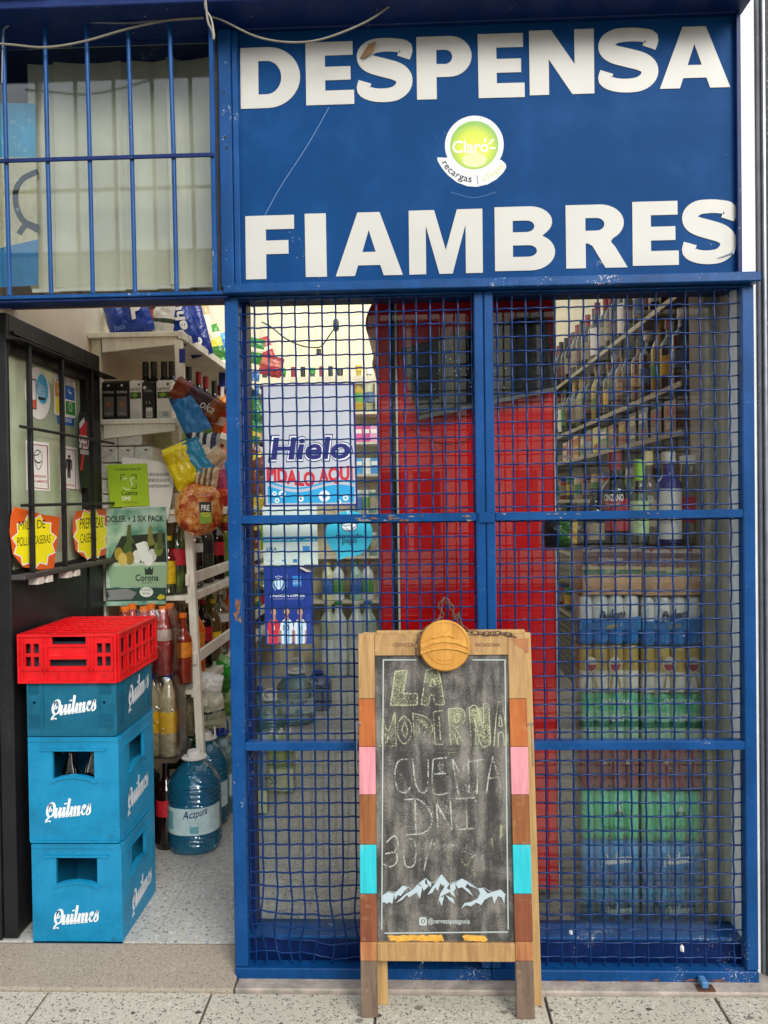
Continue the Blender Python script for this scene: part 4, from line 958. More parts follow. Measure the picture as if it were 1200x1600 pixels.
part('top_rail', MB().fbox(FA, la1 + .0005, bt, ra0 - .0005, btop, -.0225, -.0005), PINE, sgn, bev=.0015)
b1, b0 = FA.px(697, 1473)[1], FA.px(697, 1502)[1]
part('bottom_rail', MB().fbox(FA, la1 + .0005, b0, ra0 - .0005, b1, -.0225, .0035), PINE, sgn, bev=.002)
cm, cnt, cb_, ctc = base('smudged chalkboard'); L = cnt.links
n = nd(cnt, 'ShaderNodeTexNoise', Scale=7.0, Detail=7.0, Roughness=.7, Distortion=.8); L.new(ctc, n.inputs['Vector'])
n2 = nd(cnt, 'ShaderNodeTexNoise', Scale=300.0, Detail=2.0); L.new(ctc, n2.inputs['Vector'])
mp = nd(cnt, 'ShaderNodeMapping'); mp.inputs['Scale'].default_value = (30, 30, 5); L.new(ctc, mp.inputs['Vector'])
n3 = nd(cnt, 'ShaderNodeTexNoise', Scale=1.0, Detail=4.0); L.new(mp.outputs[0], n3.inputs['Vector'])
sm = nd(cnt, 'ShaderNodeMath', _operation='ADD'); L.new(n.outputs[0], sm.inputs[0]); L.new(n3.outputs[0], sm.inputs[1])
sm2 = nd(cnt, 'ShaderNodeMath', _operation='MULTIPLY_ADD'); L.new(n2.outputs[0], sm2.inputs[0]); sm2.inputs[1].default_value = .5; L.new(sm.outputs[0], sm2.inputs[2])
r = ramp(cnt, [(.55, s2l('#33322f')), (.62, s2l('#4f4c47')), (.72, s2l('#76726a'))]); 
dv = nd(cnt, 'ShaderNodeMath', _operation='MULTIPLY'); L.new(sm2.outputs[0], dv.inputs[0]); dv.inputs[1].default_value = .5; L.new(dv.outputs[0], r.inputs[0])
L.new(r.outputs[0], cb_.inputs['Base Color']); cb_.inputs['Roughness'].default_value = .85
part('chalk_panel', MB().fbox(FA, la1 + .0006, b1 + .0006, ra0 - .0006, bt - .0006, -.016, -.007), cm, sgn)
CF = Fr(FA.pt(0, 0, -.007), (1, 0, 0), FA.uz); qc = CF.px
WL = ink('#a9b2ae')
lw = .0034
for nm, pp in (('border_line', [(600, 1031), (651, 1031)]), ('border_line', [(738, 1031), (789, 1031)]), ('border_line', [(599, 1030), (596.5, 1452)]), ('border_line', [(789, 1030), (794, 1452)]), ('border_line', [(601, 1458), (794, 1456)])):
    strokes(nm, CF, [[qc(*p) for p in pp]], lw, WL, sgn, .0006)
CH = chalk('#a8aa8c', .56); CHf = chalk('#9d9f7c', .36); CHw = chalk('#aeaea2', .53)
def chalkw(paths, m, w=.0045, c=.0008, name='chalk_writing'):
    return strokes(name, CF, [[qc(u + random.uniform(-.4, .4), v + random.uniform(-.4, .4)) for u, v in p] for p in paths], w, m, sgn, c)
# LA (filled block letters)
for o_ in (((618, 1048), (636, 1046), (630, 1082), (652, 1084), (652, 1101), (610, 1102)), ((666, 1050), (684, 1048), (694, 1100), (682, 1101), (676, 1088), (670, 1100), (658, 1100))): fill('chalk_shading', CF, [[qc(*p) for p in o_]], CHf, sgn, .0007)
chalkw([[(618, 1048), (614, 1075), (610, 1102)], [(610, 1102), (630, 1102), (652, 1101)], [(652, 1101), (652, 1084)], [(652, 1084), (630, 1083)], [(630, 1083), (636, 1047)], [(636, 1047), (618, 1049)],
        [(666, 1047), (658, 1100)], [(666, 1047), (684, 1048), (694, 1100)], [(694, 1100), (682, 1100), (676, 1086)], [(658, 1100), (668, 1101), (672, 1086), (678, 1086)], [(672, 1072), (676, 1060), (679, 1072), (672, 1072)]], CH)
# MODERNA
mo = [[(598, 1118), (596, 1165)], [(598, 1118), (606, 1142), (617, 1112)], [(617, 1112), (619, 1164)], [(607, 1150), (601, 1165)], [(592, 1165), (604, 1165), (620, 1165)],
      [(631, 1118), (622, 1130), (622, 1150), (632, 1162), (642, 1150), (642, 1130), (632, 1118)], [(632, 1128), (628, 1140), (633, 1152), (637, 1140), (632, 1129)],
      [(645, 1114), (648, 1164)], [(645, 1114), (668, 1122), (676, 1140), (664, 1158), (648, 1164)], [(655, 1124), (666, 1138), (656, 1152), (655, 1124)],
      [(677, 1112), (680, 1163)], [(677, 1112), (692, 1110)], [(682, 1134), (690, 1132)], [(680, 1163), (692, 1163)], [(686, 1120), (688, 1156)],
      [(700, 1108), (704, 1164)], [(700, 1108), (722, 1108), (726, 1126), (712, 1138)], [(712, 1138), (726, 1164)], [(710, 1146), (716, 1164)], [(710, 1118), (716, 1116), (717, 1126), (711, 1128), (710, 1118)],
      [(733, 1106), (736, 1164)], [(733, 1106), (744, 1104), (756, 1146)], [(756, 1146), (756, 1102), (764, 1102)], [(764, 1102), (766, 1162)], [(742, 1124), (752, 1164), (766, 1163)], [(742, 1124), (744, 1164)],
      [(772, 1166), (777, 1104), (786, 1104), (793, 1166)], [(779, 1134), (781, 1116), (784, 1134), (779, 1134)], [(778, 1166), (779, 1146), (786, 1146), (788, 1166)]]
for o_ in (((596, 1120), (606, 1142), (617, 1114), (619, 1163), (608, 1160), (602, 1164)), ((645, 1116), (672, 1126), (674, 1142), (648, 1163)), ((700, 1109), (726, 1109), (724, 1130), (726, 1163), (704, 1163)), ((734, 1107), (765, 1103), (766, 1162), (737, 1163))): fill('chalk_shading', CF, [[qc(*p) for p in o_]], CHf, sgn, .0007)
chalkw(mo, CH, .0036)
chalkw([[(590, 1167), (700, 1170), (796, 1166)], [(620, 1172), (700, 1176), (720, 1172)]], CHf, .002)
# CUENTA
chalkw([[(637, 1186), (622, 1190), (617, 1212), (622, 1234), (634, 1238), (641, 1230)], [(645, 1186), (649, 1224), (658, 1238), (668, 1230), (669, 1186)],
        [(677, 1186), (677, 1238), (702, 1238)], [(677, 1186), (698, 1184)], [(678, 1210), (696, 1208)], [(707, 1186), (716, 1240)], [(707, 1186), (733, 1238)], [(733, 1238), (732, 1186)],
        [(731, 1190), (756, 1186)], [(746, 1188), (746, 1240)], [(770, 1182), (764, 1212), (760, 1240)], [(770, 1182), (778, 1214), (783, 1240)], [(764, 1216), (780, 1214)]], CHw, .0042)
# DNI
chalkw([[(632, 1250), (655, 1250), (672, 1268), (674, 1288), (660, 1302), (634, 1304)], [(648, 1250), (650, 1304)], [(682, 1256), (684, 1298)], [(682, 1256), (706, 1298)], [(706, 1298), (704, 1252)],
        [(712, 1248), (742, 1246)], [(728, 1248), (730, 1296)], [(714, 1296), (742, 1294)]], CHw, .0042)
# 80 %
chalkw([[(604, 1316), (616, 1306), (622, 1316), (616, 1330), (602, 1334)], [(602, 1334), (618, 1332), (620, 1346), (610, 1354), (599, 1350)], [(636, 1312), (631, 1330), (634, 1352), (646, 1352), (650, 1330), (646, 1312), (634, 1312)],
        [(676, 1310), (668, 1336), (662, 1360)], [(658, 1325), (660, 1327)]], CHw, .0042)
chalkw([[(700, 1330), (702, 1350), (706, 1332)], [(720, 1340), (728, 1352), (740, 1336)], [(704, 1366), (704, 1378)], [(704, 1366), (718, 1362), (720, 1370)], [(768, 1310), (770, 1340)], [(782, 1288), (782, 1310)], [(784, 1288), (784, 1308)], [(736, 1350), (744, 1372)]], CHf, .0045)
chalkw([[(610 + k * 13, 1180 + 30 * (k % 3)), (630 + k * 11, 1250 + 9 * k % 40), (650 + k * 10, 1345)] for k in range(11)], chalk('#b9b8ae', .18), .02, .0004)
# mountain print
MT = [(597, 1402), (606, 1394), (620, 1396), (630, 1384), (636, 1385), (646, 1394), (652, 1384), (660, 1376), (668, 1380), (676, 1372), (683, 1380), (690, 1366), (698, 1384), (708, 1376), (718, 1384), (728, 1372), (738, 1382), (745, 1386), (752, 1393), (762, 1394), (775, 1396), (782, 1390), (789, 1400)]
mtop = [(597, 1400), (607, 1393), (620, 1394), (629, 1384), (638, 1386), (645, 1392), (655, 1380), (665, 1372), (673, 1379), (680, 1378), (690, 1366), (700, 1380), (711, 1378), (722, 1373), (735, 1380), (748, 1390), (756, 1387), (768, 1394), (782, 1390), (790, 1398)]
SN = ink('#a8b6ba')
def shard(pts): fill('mountain_print', CF, [[qc(*p) for p in pts]], SN, sgn, .0006 + random.uniform(0, 1e-4))
shard([(597, 1400), (607, 1394), (616, 1396), (613, 1412), (608, 1409), (604, 1412), (600, 1409), (597, 1411)])
shard([(616, 1396), (629, 1384), (637, 1387), (632, 1392), (626, 1400), (622, 1398), (617, 1406)])
shard([(618, 1411), (632, 1398), (645, 1390), (652, 1382), (660, 1386), (656, 1404), (651, 1394), (645, 1398), (639, 1402), (636, 1398), (628, 1406)])
shard([(655, 1381), (665, 1372), (664, 1380), (670, 1384), (662, 1392), (660, 1386)])
shard([(666, 1372), (674, 1380), (673, 1386), (668, 1381)])
shard([(674, 1388), (682, 1378), (690, 1366), (696, 1378), (692, 1384), (688, 1380), (684, 1392), (680, 1386), (676, 1394), (668, 1398)])
shard([(691, 1367), (702, 1381), (698, 1388), (706, 1392), (690, 1400), (684, 1412), (688, 1396), (694, 1386)])
shard([(703, 1382), (711, 1379), (712, 1388), (708, 1394), (712, 1402), (704, 1396)])
shard([(686, 1404), (694, 1400), (690, 1416), (688, 1410)])
shard([(696, 1398), (708, 1404), (710, 1412), (702, 1406)])
shard([(711, 1380), (722, 1373), (731, 1378), (727, 1386), (733, 1390), (739, 1400), (729, 1392), (722, 1386), (716, 1388)])
shard([(723, 1374), (736, 1382), (744, 1388), (734, 1384)])
shard([(720, 1420), (726, 1411), (736, 1409), (746, 1404), (750, 1396), (747, 1388), (754, 1387), (762, 1396), (768, 1394), (774, 1398), (764, 1402), (757, 1406), (752, 1414), (744, 1410), (736, 1416), (728, 1414)])
shard([(768, 1395), (782, 1390), (789, 1397), (788, 1412), (784, 1402), (778, 1400), (772, 1412), (770, 1404)])
strokes('mountain_print', CF, [[qc(*p) for p in mtop]], .0016, SN, sgn, .0009, smooth=False)
txt(CF, '@cervezapatagonia', (*qc(669, 1445), *qc(734, 1435)), WL, sgn, .0007, .012)
fill('camera_logo', CF, [rrect(*qc(655, 1446), *qc(667, 1433), .006), ell(*qc(661, 1439.5), .0062, .0062, 16), ell(*qc(664.6, 1435.8), .0016, .0016, 8)], WL, sgn, .0007)
fill('camera_lens', CF, [ell(*qc(661, 1439.5), .0038, .0038, 14)], WL, sgn, .0007)
gl = MB()
for (u0, u1) in ((606, 694), (722, 762)):
    up_ = [qc(u, 1461 + random.uniform(-1.5, 1.5)) for u in range(u0, u1, 6)]; dn = [qc(u, 1470 + random.uniform(-2, 1.5)) for u in range(u1, u0, -6)]
    gl.fpoly(CF, up_ + dn, .0004, .003)
part('glue_residue', gl, mat('#d09a3c', .8, 0, .2, 60, .8, 200), sgn)['kind'] = 'stuff'
for u0, u1, s_ in ((613, 647, 'CERVEZA'), (743, 782, 'PATAGONIA')):
    txt(FA, s_, (*qa(u0, 1010.5), *qa(u1, 1004.5)), ink('#6b4626'), sgn, .0004, .012)
for u in (606, 788): fill('burnt_dot', FA, [ell(*qa(u, 1008), .0012, .0012, 8)], ink('#5a3a20'), sgn, .0004)
fill('corner_wear', FA, [[qa(*p) for p in ((800, 998), (826, 997), (826, 1020), (822, 1021), (816, 1013), (808, 1010))]], wood('#8a5530', '#a76e40'), sgn, .0006)
# round carved badge
bc = qa(694.5, 1008); br_ = qa(734, 1008)[0] - bc[0]
bdg = part('carved_badge', MB().add([], []).fpoly(FA, ell(*bc, br_, br_, 48), .0006, .020), wood('#a87222', '#c48e38', sc=.8), sgn, bev=.003)
bd = MB(); BF = Fr(FA.pt(*bc, .020), (1, 0, 0), FA.uz)
for rr2 in (.93, .70):
    e = ell(0, 0, br_ * rr2, br_ * rr2, 41, 195 if rr2 < .9 else 0, 345 if rr2 < .9 else 360); e = e + e[:1] if rr2 > .9 else e
    l, r = ribbon(e, .0025); bd.fpoly(BF, [(p.x, p.y) for p in l] + [(p.x, p.y) for p in reversed(r)], .0002, .0022)
l, r = ribbon([(-br_ * .93, -br_ * .02 + .0), (-br_ * .5, br_ * .16), (0, br_ * .22), (br_ * .5, br_ * .16), (br_ * .93, -br_ * .02)], .012); band = [(p.x, p.y) for p in l] + [(p.x, p.y) for p in reversed(r)]
l, r = ribbon([(-br_ * .95, -br_ * .28), (-br_ * .5, -br_ * .13), (0, -br_ * .08), (br_ * .5, -br_ * .13), (br_ * .95, -br_ * .28)], .006); band2 = [(p.x, p.y) for p in l] + [(p.x, p.y) for p in reversed(r)]
bd.fpoly(BF, band, .0003, .004); bd.fpoly(BF, band2, .0003, .005)
for sgx, pk in ((0, [(-.028, .022), (-.010, .040), (0, .032), (.012, .044), (.030, .022), (.012, .03), (0, .026), (-.01, .03)]), (1, [(-.045, .02), (-.034, .032), (-.022, .02), (-.034, .024)])):
    bd.fpoly(BF, pk, .0002, .0028)
for k in range(9): bd.fpoly(BF, ell(math.cos(R(215 + k * 14)) * br_ * .56, math.sin(R(215 + k * 14)) * br_ * .56, .004, .0025, 8), .0002, .002)
part('carving', bd, wood('#b07a2a', '#cc983e', sc=.8), bdg)['kind'] = 'stuff'
# rear frame leaning just behind
def rear_leg(u0, u1, v0, ub0, ub1, vb, Ya, Yb_):
    p = [at(u0, v0, Ya), at(u1, v0, Ya), at(ub1, vb, Yb_), at(ub0, vb, Yb_)]
    m = MB().add([(p[0].x, Ya, p[0].z), (p[1].x, Ya, p[1].z), (p[2].x, Yb_, WALK), (p[3].x, Yb_, WALK), (p[0].x, Ya + .018, p[0].z), (p[1].x, Ya + .018, p[1].z), (p[2].x, Yb_ + .018, WALK), (p[3].x, Yb_ + .018, WALK)],
                 [(0, 1, 2, 3), (4, 7, 6, 5), (0, 4, 5, 1), (1, 5, 6, 2), (2, 6, 7, 3), (3, 7, 4, 0)])
    part('rear_leg', m, PINE2, sgn, bev=.0015)
rear_leg(802, 829, 989, 823, 847, 1567, -.034, -.112)
rear_leg(566, 592, 989, 584, 607, 1592, -.034, -.112)
p0, p1 = at(588, 986, -.034), at(805, 994, -.034)
part('rear_rail', MB().box(p0.x, -.036, p1.z - .02, p1.x + .03, -.018, p0.z), PINE2, sgn, bev=.0015)
for u, v in ((558, 1130), (830, 1132)):
    p = at(u, v, YT - .03); s_ = -1 if u < 700 else 1
    hk = smoothpts([p + V((.012 * -s_, 0, 0)), p, p + V((s_ * .001, .0, -.03)), p + V((s_ * .004, .01, -.13))]); part('side_hook', MB().tube(hk, .0016, 6), STEEL, sgn, 60)
    part('screw_eye', MB().tube([p + V((.005 * math.cos(k * .7), 0, .005 * math.sin(k * .7))) for k in range(9)], .0014, 6, True), STEEL, sgn, 60)
# chain
ch = thing('rusty_chain', 'rusty chain tying the chalkboard to the blue grating', 'chain', at(700, 960, -.04))
def chain(path, r=.0055, w=.0016):
    pp = smoothpts(path, 10); acc = 0; last = pp[0]; k = 0; step = .0155
    for i in range(1, len(pp)):
        acc += (pp[i] - pp[i - 1]).length
        if acc >= step:
            acc = 0; c_ = (pp[i] + last) / 2; d = (pp[i] - last).normalized(); sd_ = d.cross(V((0, 1, 0))).normalized() if k % 2 else d.cross(V((1, .3, .2))).normalized()
            if k % 2 == 0: sd_ = d.cross(sd_).normalized() if abs(sd_.y) < .3 else sd_
            ring = [c_ + d * (math.copysign(.0065, math.cos(a)) * (1 if abs(math.cos(a)) > .1 else 0) + r * math.cos(a) * .8) + sd_ * r * math.sin(a) for a in [R(x) for x in range(10, 370, 30)]]
            part('chain_link', MB().tube(ring, w, 6, True), paint('#5d4a40', '#8d8178', '#4a2a1a', .8, .6, sc=3, name='rusty steel'), ch, 60); last = pp[i]; k += 1
P = lambda u, v, Y: at(u, v, Y)
chain([P(650, 1022, -.085), P(652, 1000, -.088), P(657, 990, -.075), P(672, 978, -.05), P(691, 962, -.02), P(687, 946, -.012), P(693, 936, -.005), P(704, 944, -.015), P(709, 962, -.03), P(716, 962, -.03), P(706, 968, -.045)])
chain([P(716, 958, -.03), P(718, 972, -.05), P(728, 984, -.065), P(745, 989, -.067), P(765, 990, -.067), P(785, 989, -.067), P(803, 994, -.062), P(812, 1000, -.05)])
# scraps on the ground and the sill
for k, (u, v) in enumerate(((1066, 1482), (660, 1508), (892, 1458))):
    p = at(u, v, .03); z = zsl if k == 2 else WALK
    if k == 2: p = atZ(u, v, zsl + .003)
    m = MB().add([p + V((-.006, 0, -.008)), p + V((.004, -.004, -.010)), p + V((.006, .002, .004)), p + V((0, .004, .012)), p + V((-.006, .003, .004)), p + V((0, -.006, 0))], [(0, 1, 5), (1, 2, 5), (2, 3, 5), (3, 4, 5), (4, 0, 5), (0, 4, 3, 2, 1)])
    tag(part('paper_scrap', m, mat('#dcdcd8', .8), None), ['white paper scrap caught in the grating at lower right', 'white scrap caught in the grating behind the chalkboard legs', 'torn yellowish scrap lying on the blue window sill'][k], 'paper scrap')
# ============================================================ RED DRINKS FRIDGE, side on to the window
FRD = mat('#e80410', .25, 0, .04, 3, .05, 8, name='red enamel'); FRD2 = mat('#c8101c', .25, 0, .06, 3)
YF = .36
fx0, fx1 = at(625, 900, YF).x, at(868, 900, YF).x
rf = thing('drinks_fridge', 'tall glossy red drinks fridge standing side on behind the window', 'fridge', ((fx0 + fx1) / 2, YF + .3, FLOOR))
part('cabinet', MB().box(fx0, YF, FLOOR + .06, fx1, YF + .62, 2.32), FRD, rf, bev=.008)
part('corner_trim', MB().box(fx1 + .0005, YF - .004, FLOOR + .06, fx1 + .010, YF + .02, 2.30), mat('#e6e2da', .4), rf)
part('corner_trim', MB().box(fx0 - .007, YF - .004, FLOOR + .06, fx0 - .0005, YF + .02, 2.30), mat('#e6e2da', .4), rf)
part('gasket', MB().box(fx0 - .030, YF + .008, FLOOR + .08, fx0 - .0075, YF + .60, 2.28), mat('#0d0c0d', .6), rf)
dx0, dx1 = at(592, 900, YF).x, at(614, 900, YF).x
dm = MB(); arc = [(dx1, YF + .004)] + [(dx0 + .018 - .018 * math.cos(R(a)), YF + .030 - .026 * math.sin(R(a))) for a in range(90, -1, -15)] + [(dx0, YF + .60), (dx1, YF + .60)]
dm.add([(a, b, FLOOR + .08) for a, b in arc] + [(a, b, 2.30) for a, b in arc], [tuple(range(len(arc)))[::-1], tuple(range(len(arc), 2 * len(arc)))] + [(i, (i + 1) % len(arc), len(arc) + (i + 1) % len(arc), len(arc) + i) for i in range(len(arc))])
part('fridge_door', dm, FRD2, rf, 40)
FH = Fr((0, YF + .02, 0))
hp = [FH.px(*p) for p in ((618, 440), (600, 452), (584, 470), (574, 490), (571, 508), (576, 524), (590, 534), (600, 540), (590, 548), (583, 560), (582, 572), (590, 584), (604, 590), (618, 590))]
hp = [(p.x, p.y) for p in smoothpts([(a, b, 0) for a, b in hp], 3)]
part('header_board', loops2mb([hp], FH, -.5, 0), mat('#b01a1e', .3, 0, .1, 5), rf)
l, r = ribbon([FH.px(*p) for p in ((614, 500), (606, 486), (596, 494), (588, 506), (592, 522), (604, 536))], .004)
strokes('header_line', FH, [[FH.px(*p) for p in ((612, 486), (603, 490), (596, 500), (594, 512))], [FH.px(*p) for p in ((612, 552), (600, 560), (596, 574))]], .0045, ink('#e9b9a8'), rf, .001)
for x in (fx0 + .06, fx1 - .06):
    part('foot', MB().lathe([(.02, FLOOR), (.02, FLOOR + .06)], 10, (x, YF + .05, 0)), mat('#151515'), rf)
# tilted dark screen hung in front of the fridge
YTV = .30
TL, TR, BR, BLc = at(625, 545, YTV), at(852, 484, YTV), at(869, 604, YTV), at(653, 650, YTV)
ux = ((TR - TL).normalized() + (BR - BLc).normalized()).normalized()
FV = Fr(BLc, ux, V((ux.z * -1, 0, ux.x)))
qv = FV.px
tv = thing('television', 'dark flat television hung tilted in front of the red fridge', 'television', (TL + BR) / 2)
SCR = mat('#15181a', .08, 0, .3, 9, spec=.8, name='dark screen')
cor = [qv(625, 545), qv(852, 484), qv(869, 604), qv(653, 650)]
part('casing', MB().fpoly(FV, cor, -.045, -.002), mat('#1c1d1f', .35), tv, bev=.004)
ins = lambda f: [(c[0] + (sum(k[0] for k in cor) / 4 - c[0]) * f, c[1] + (sum(k[1] for k in cor) / 4 - c[1]) * f) for c in cor]
part('screen', MB().fpoly(FV, ins(.06), -.0015, .0005), SCR, tv)
fill('bezel_strip', FV, [[qv(653, 650), qv(869, 604), qv(870, 610), qv(654, 656)]], mat('#6d6f70', .3, .5), tv, .002, -.02)
dm_ = MB()
for k in range(46):
    u, v = random.gauss(735, 55), random.gauss(590, 24)
    a, b = qv(u, v); e = random.uniform(.0012, .0026)
    if 0.02 < b < .24 and .02 < a < .5: dm_.fpoly(FV, ell(a, b, e, e, 6), .0006, .0009)
part('paint_specks', dm_, mat('#cfcfc6', .7), tv)['kind'] = 'stuff'
part('wall_bracket', MB().box(at(740, 500, .3).x - .03, YTV + .02, 1.95, at(740, 500, .3).x + .03, YF - .001, 2.02), mat('#202124', .5), tv)
wire('cable', smoothpts([at(*p, .33) for p in ((628, 640), (634, 660), (650, 676), (676, 690), (702, 694), (724, 690), (738, 680), (745, 664), (748, 640))]), .0022, mat('#1a1a1c', .5), 'thin black cable looping under the tilted television', 'cable')

# ============================================================ POSTERS ON THE WINDOW
FW = Fr((0, YG - .0008, 0)); qw = FW.px
def poster(name, label, u, v, cat='poster'): return thing(name, label, cat, at(u, v, YG - .0008))
t = poster('ice_poster', 'white ice poster reading Hielo pidalo aqui behind the grating', 483, 695)
NAVY = ink('#1d2170'); REDI = ink('#cf2430'); CY = ink('#28a8dc')
def qp(*pts): return [qw(*p) for p in pts]
fill('navy_edge', FW, [qp((408, 602), (554, 599), (559, 790), (413, 792))], NAVY, t, .0006, 0)
fill('sheet', FW, [qp((411.5, 604.5), (551, 602), (556, 787), (415.5, 789))], mat('#c4c8d0', .35, 0, .03), t, .0012)
bw = (*qw(421, 721), *qw(549, 680))
txt(FW, 'Hielo', (bw[0] - .005, bw[1] - .005, bw[2] + .005, bw[3] + .005), NAVY, t, .0016, .062, .12)
txt(FW, 'Hielo', (bw[0] - .001, bw[1] - .001, bw[2] + .001, bw[3] + .001), ink('#eef0f4'), t, .0020, .048, .12)
txt(FW, 'Hielo', (bw[0] + .005, bw[1] + .004, bw[2] - .005, bw[3] - .004), NAVY, t, .0024, .028, .12)
ax0, ax1 = qw(417, 750)[0], qw(552, 750)[0]
def arch(a, b): s_ = (a - ax0) / (ax1 - ax0); return a, b - .018 * math.sin(s_ * math.pi) ** 2 * (1 if s_ < .62 else .4) - (.010 if s_ > .8 else 0) * 0
txt(FW, 'PIDALO AQUI', (*qw(417, 757), *qw(551, 727)), REDI, t, .0016, .045, 0, bend=arch)
def wave(v0, amp): return [qw(u, v0 + amp * math.sin((u - 420) / 132 * 2 * math.pi * 1.0 + 2.6)) for u in range(418, 555, 4)]
w1 = wave(763, -6)
fill('water_print', FW, [w1 + qp((553, 785), (419, 786.5))], CY, t, .0016)
strokes('wave_line', FW, [wave(757, -6)], .006, CY, t, .0018, nsm=2)
for u, v, r in ((441, 772, 5.5), (429, 771, 3.5), (433, 782, 4), (470, 779, 5), (507, 775, 9), (540, 778, 4.5), (530, 784, 3.5)):
    a, b = qw(u, v); rr2 = r * .0021
    fill('bubble', FW, [ell(a, b, rr2, rr2, 18), ell(a, b, rr2 * .42, rr2 * .42, 12)], ink('#eef4f8'), t, .0021)

t = poster('card_poster', 'pale card payment poster with a blue band under the ice poster', 454, 838)
fill('sheet', FW, [qp((410, 792), (495, 791), (497, 882), (412, 883))], mat('#cfe0d8', .4, 0, .05), t, .0005, 0)
fill('blue_band', FW, [qp((411, 839), (496, 837.5), (496.3, 846), (411.2, 847.5))], ink('#2a9fc4'), t, .0010)
txt(FW, 'ACEPTAMOS TARJETAS', (*qw(413, 845.5), *qw(462, 840.5)), ink('#e9f6f6'), t, .0014, .01)
txt(FW, 'mercado pago', (*qw(474, 844.5), *qw(493, 840)), ink('#e9f6f6'), t, .0014)
fill('pale_arc', FW, [[qw(412, 818)] + qp((420, 821), (432, 821), (445, 817), (445, 815.5), (412, 815.5))], ink('#46b4dc'), t, .0010)
txt(FW, 'VISA', (*qw(416, 861), *qw(432, 855)), ink('#2b4d8a'), t, .0010, .02, .2)
fill('card_logo', FW, [qp((473, 853), (484, 853), (484, 863), (473, 863))], ink('#3a8fd0'), t, .0010)
fill('card_logo', FW, [ell(*qw(442.5, 876), .004, .004, 14)], ink('#2f9ccc'), t, .0010)
fill('card_logo', FW, [qp((458, 873.5), (464.5, 873.5), (464.5, 879), (458, 879))], ink('#2a78b0'), t, .0010)
txt(FW, 'Cabal', (*qw(417, 878), *qw(428, 874)), ink('#8fa6b8'), t, .0010)
strokes('fine_print', FW, [[qw(446, 863), qw(458, 862.5)]], .0012, ink('#60707a'), t, .0010)

t = poster('bank_card_poster', 'navy card poster with three men in football shirts', 450, 945)
NV2 = mat('#1f3a8c', .35, 0, .08, 4)
fill('sheet', FW, [qp((412, 885), (470, 884.5), (486.5, 892), (487, 1006), (415, 1007))], NV2, t, .0005, 0)
part('folded_corner', MB().add([FW.pt(*qw(468, 884.5), .001), FW.pt(*qw(487, 893), .001), FW.pt(*qw(480, 893), .014), FW.pt(*qw(470, 888), .01)], [(0, 1, 2, 3)]), mat('#c4b8ae', .6), t)
# plain generic crest: shield with two stripes, a laurel and a crown of dots
cx_, cy_ = qw(435.5, 912)
sh = [(cx_ + x * .014, cy_ + y * .018) for x, y in ((-1, .8), (0, 1), (1, .8), (.95, -.2), (.6, -.75), (0, -1.1), (-.6, -.75), (-.95, -.2))]
fill('crest', FW, [sh], ink('#dfe9f2'), t, .0010)
for k in (-1, 1): fill('crest_stripe', FW, [[(cx_ + k * .006 + x * .0026, cy_ + y) for x, y in ((-1, .014), (1, .014), (1, -.012), (-1, -.012))]], ink('#6fb4dc'), t, .0014)
strokes('laurel', FW, [[(cx_ - .012, cy_ + .012), (cx_ - .020, cy_ - .004), (cx_ - .010, cy_ - .022)], [(cx_ + .012, cy_ + .012), (cx_ + .020, cy_ - .004), (cx_ + .010, cy_ - .022)]], .003, ink('#8fc6cf'), t, .0012)
for k in range(5): fill('crest_dot', FW, [ell(cx_ - .010 + k * .005, cy_ + .023 + (.003 if k == 2 else 0), .0018, .0018, 8)], ink('#d8e6ee'), t, .0012)
strokes('divider', FW, [[qw(448.5, 897), qw(448.8, 918)]], .0012, ink('#7f9ad0'), t, .0010)
fill('blue_box_logo', FW, [qp((457, 900), (470.5, 900), (471, 916), (457.5, 916))], ink('#2b86d0'), t, .0010)
txt(FW, 'AMERICAN', (*qw(458, 907.5), *qw(470, 904)), ink('#bfe0f4'), t, .0014)
txt(FW, 'EXPRESS', (*qw(458, 912.5), *qw(470, 909)), ink('#bfe0f4'), t, .0014)
txt(FW, 'AMERICAN EXPRESS', (*qw(422, 933), *qw(476, 928.5)), ink('#e8ecf6'), t, .0010, .02)
txt(FW, 'Tarjeta Oficial de la Seleccion Argentina', (*qw(425, 937), *qw(474, 934.5)), ink('#b9c4e4'), t, .0010)
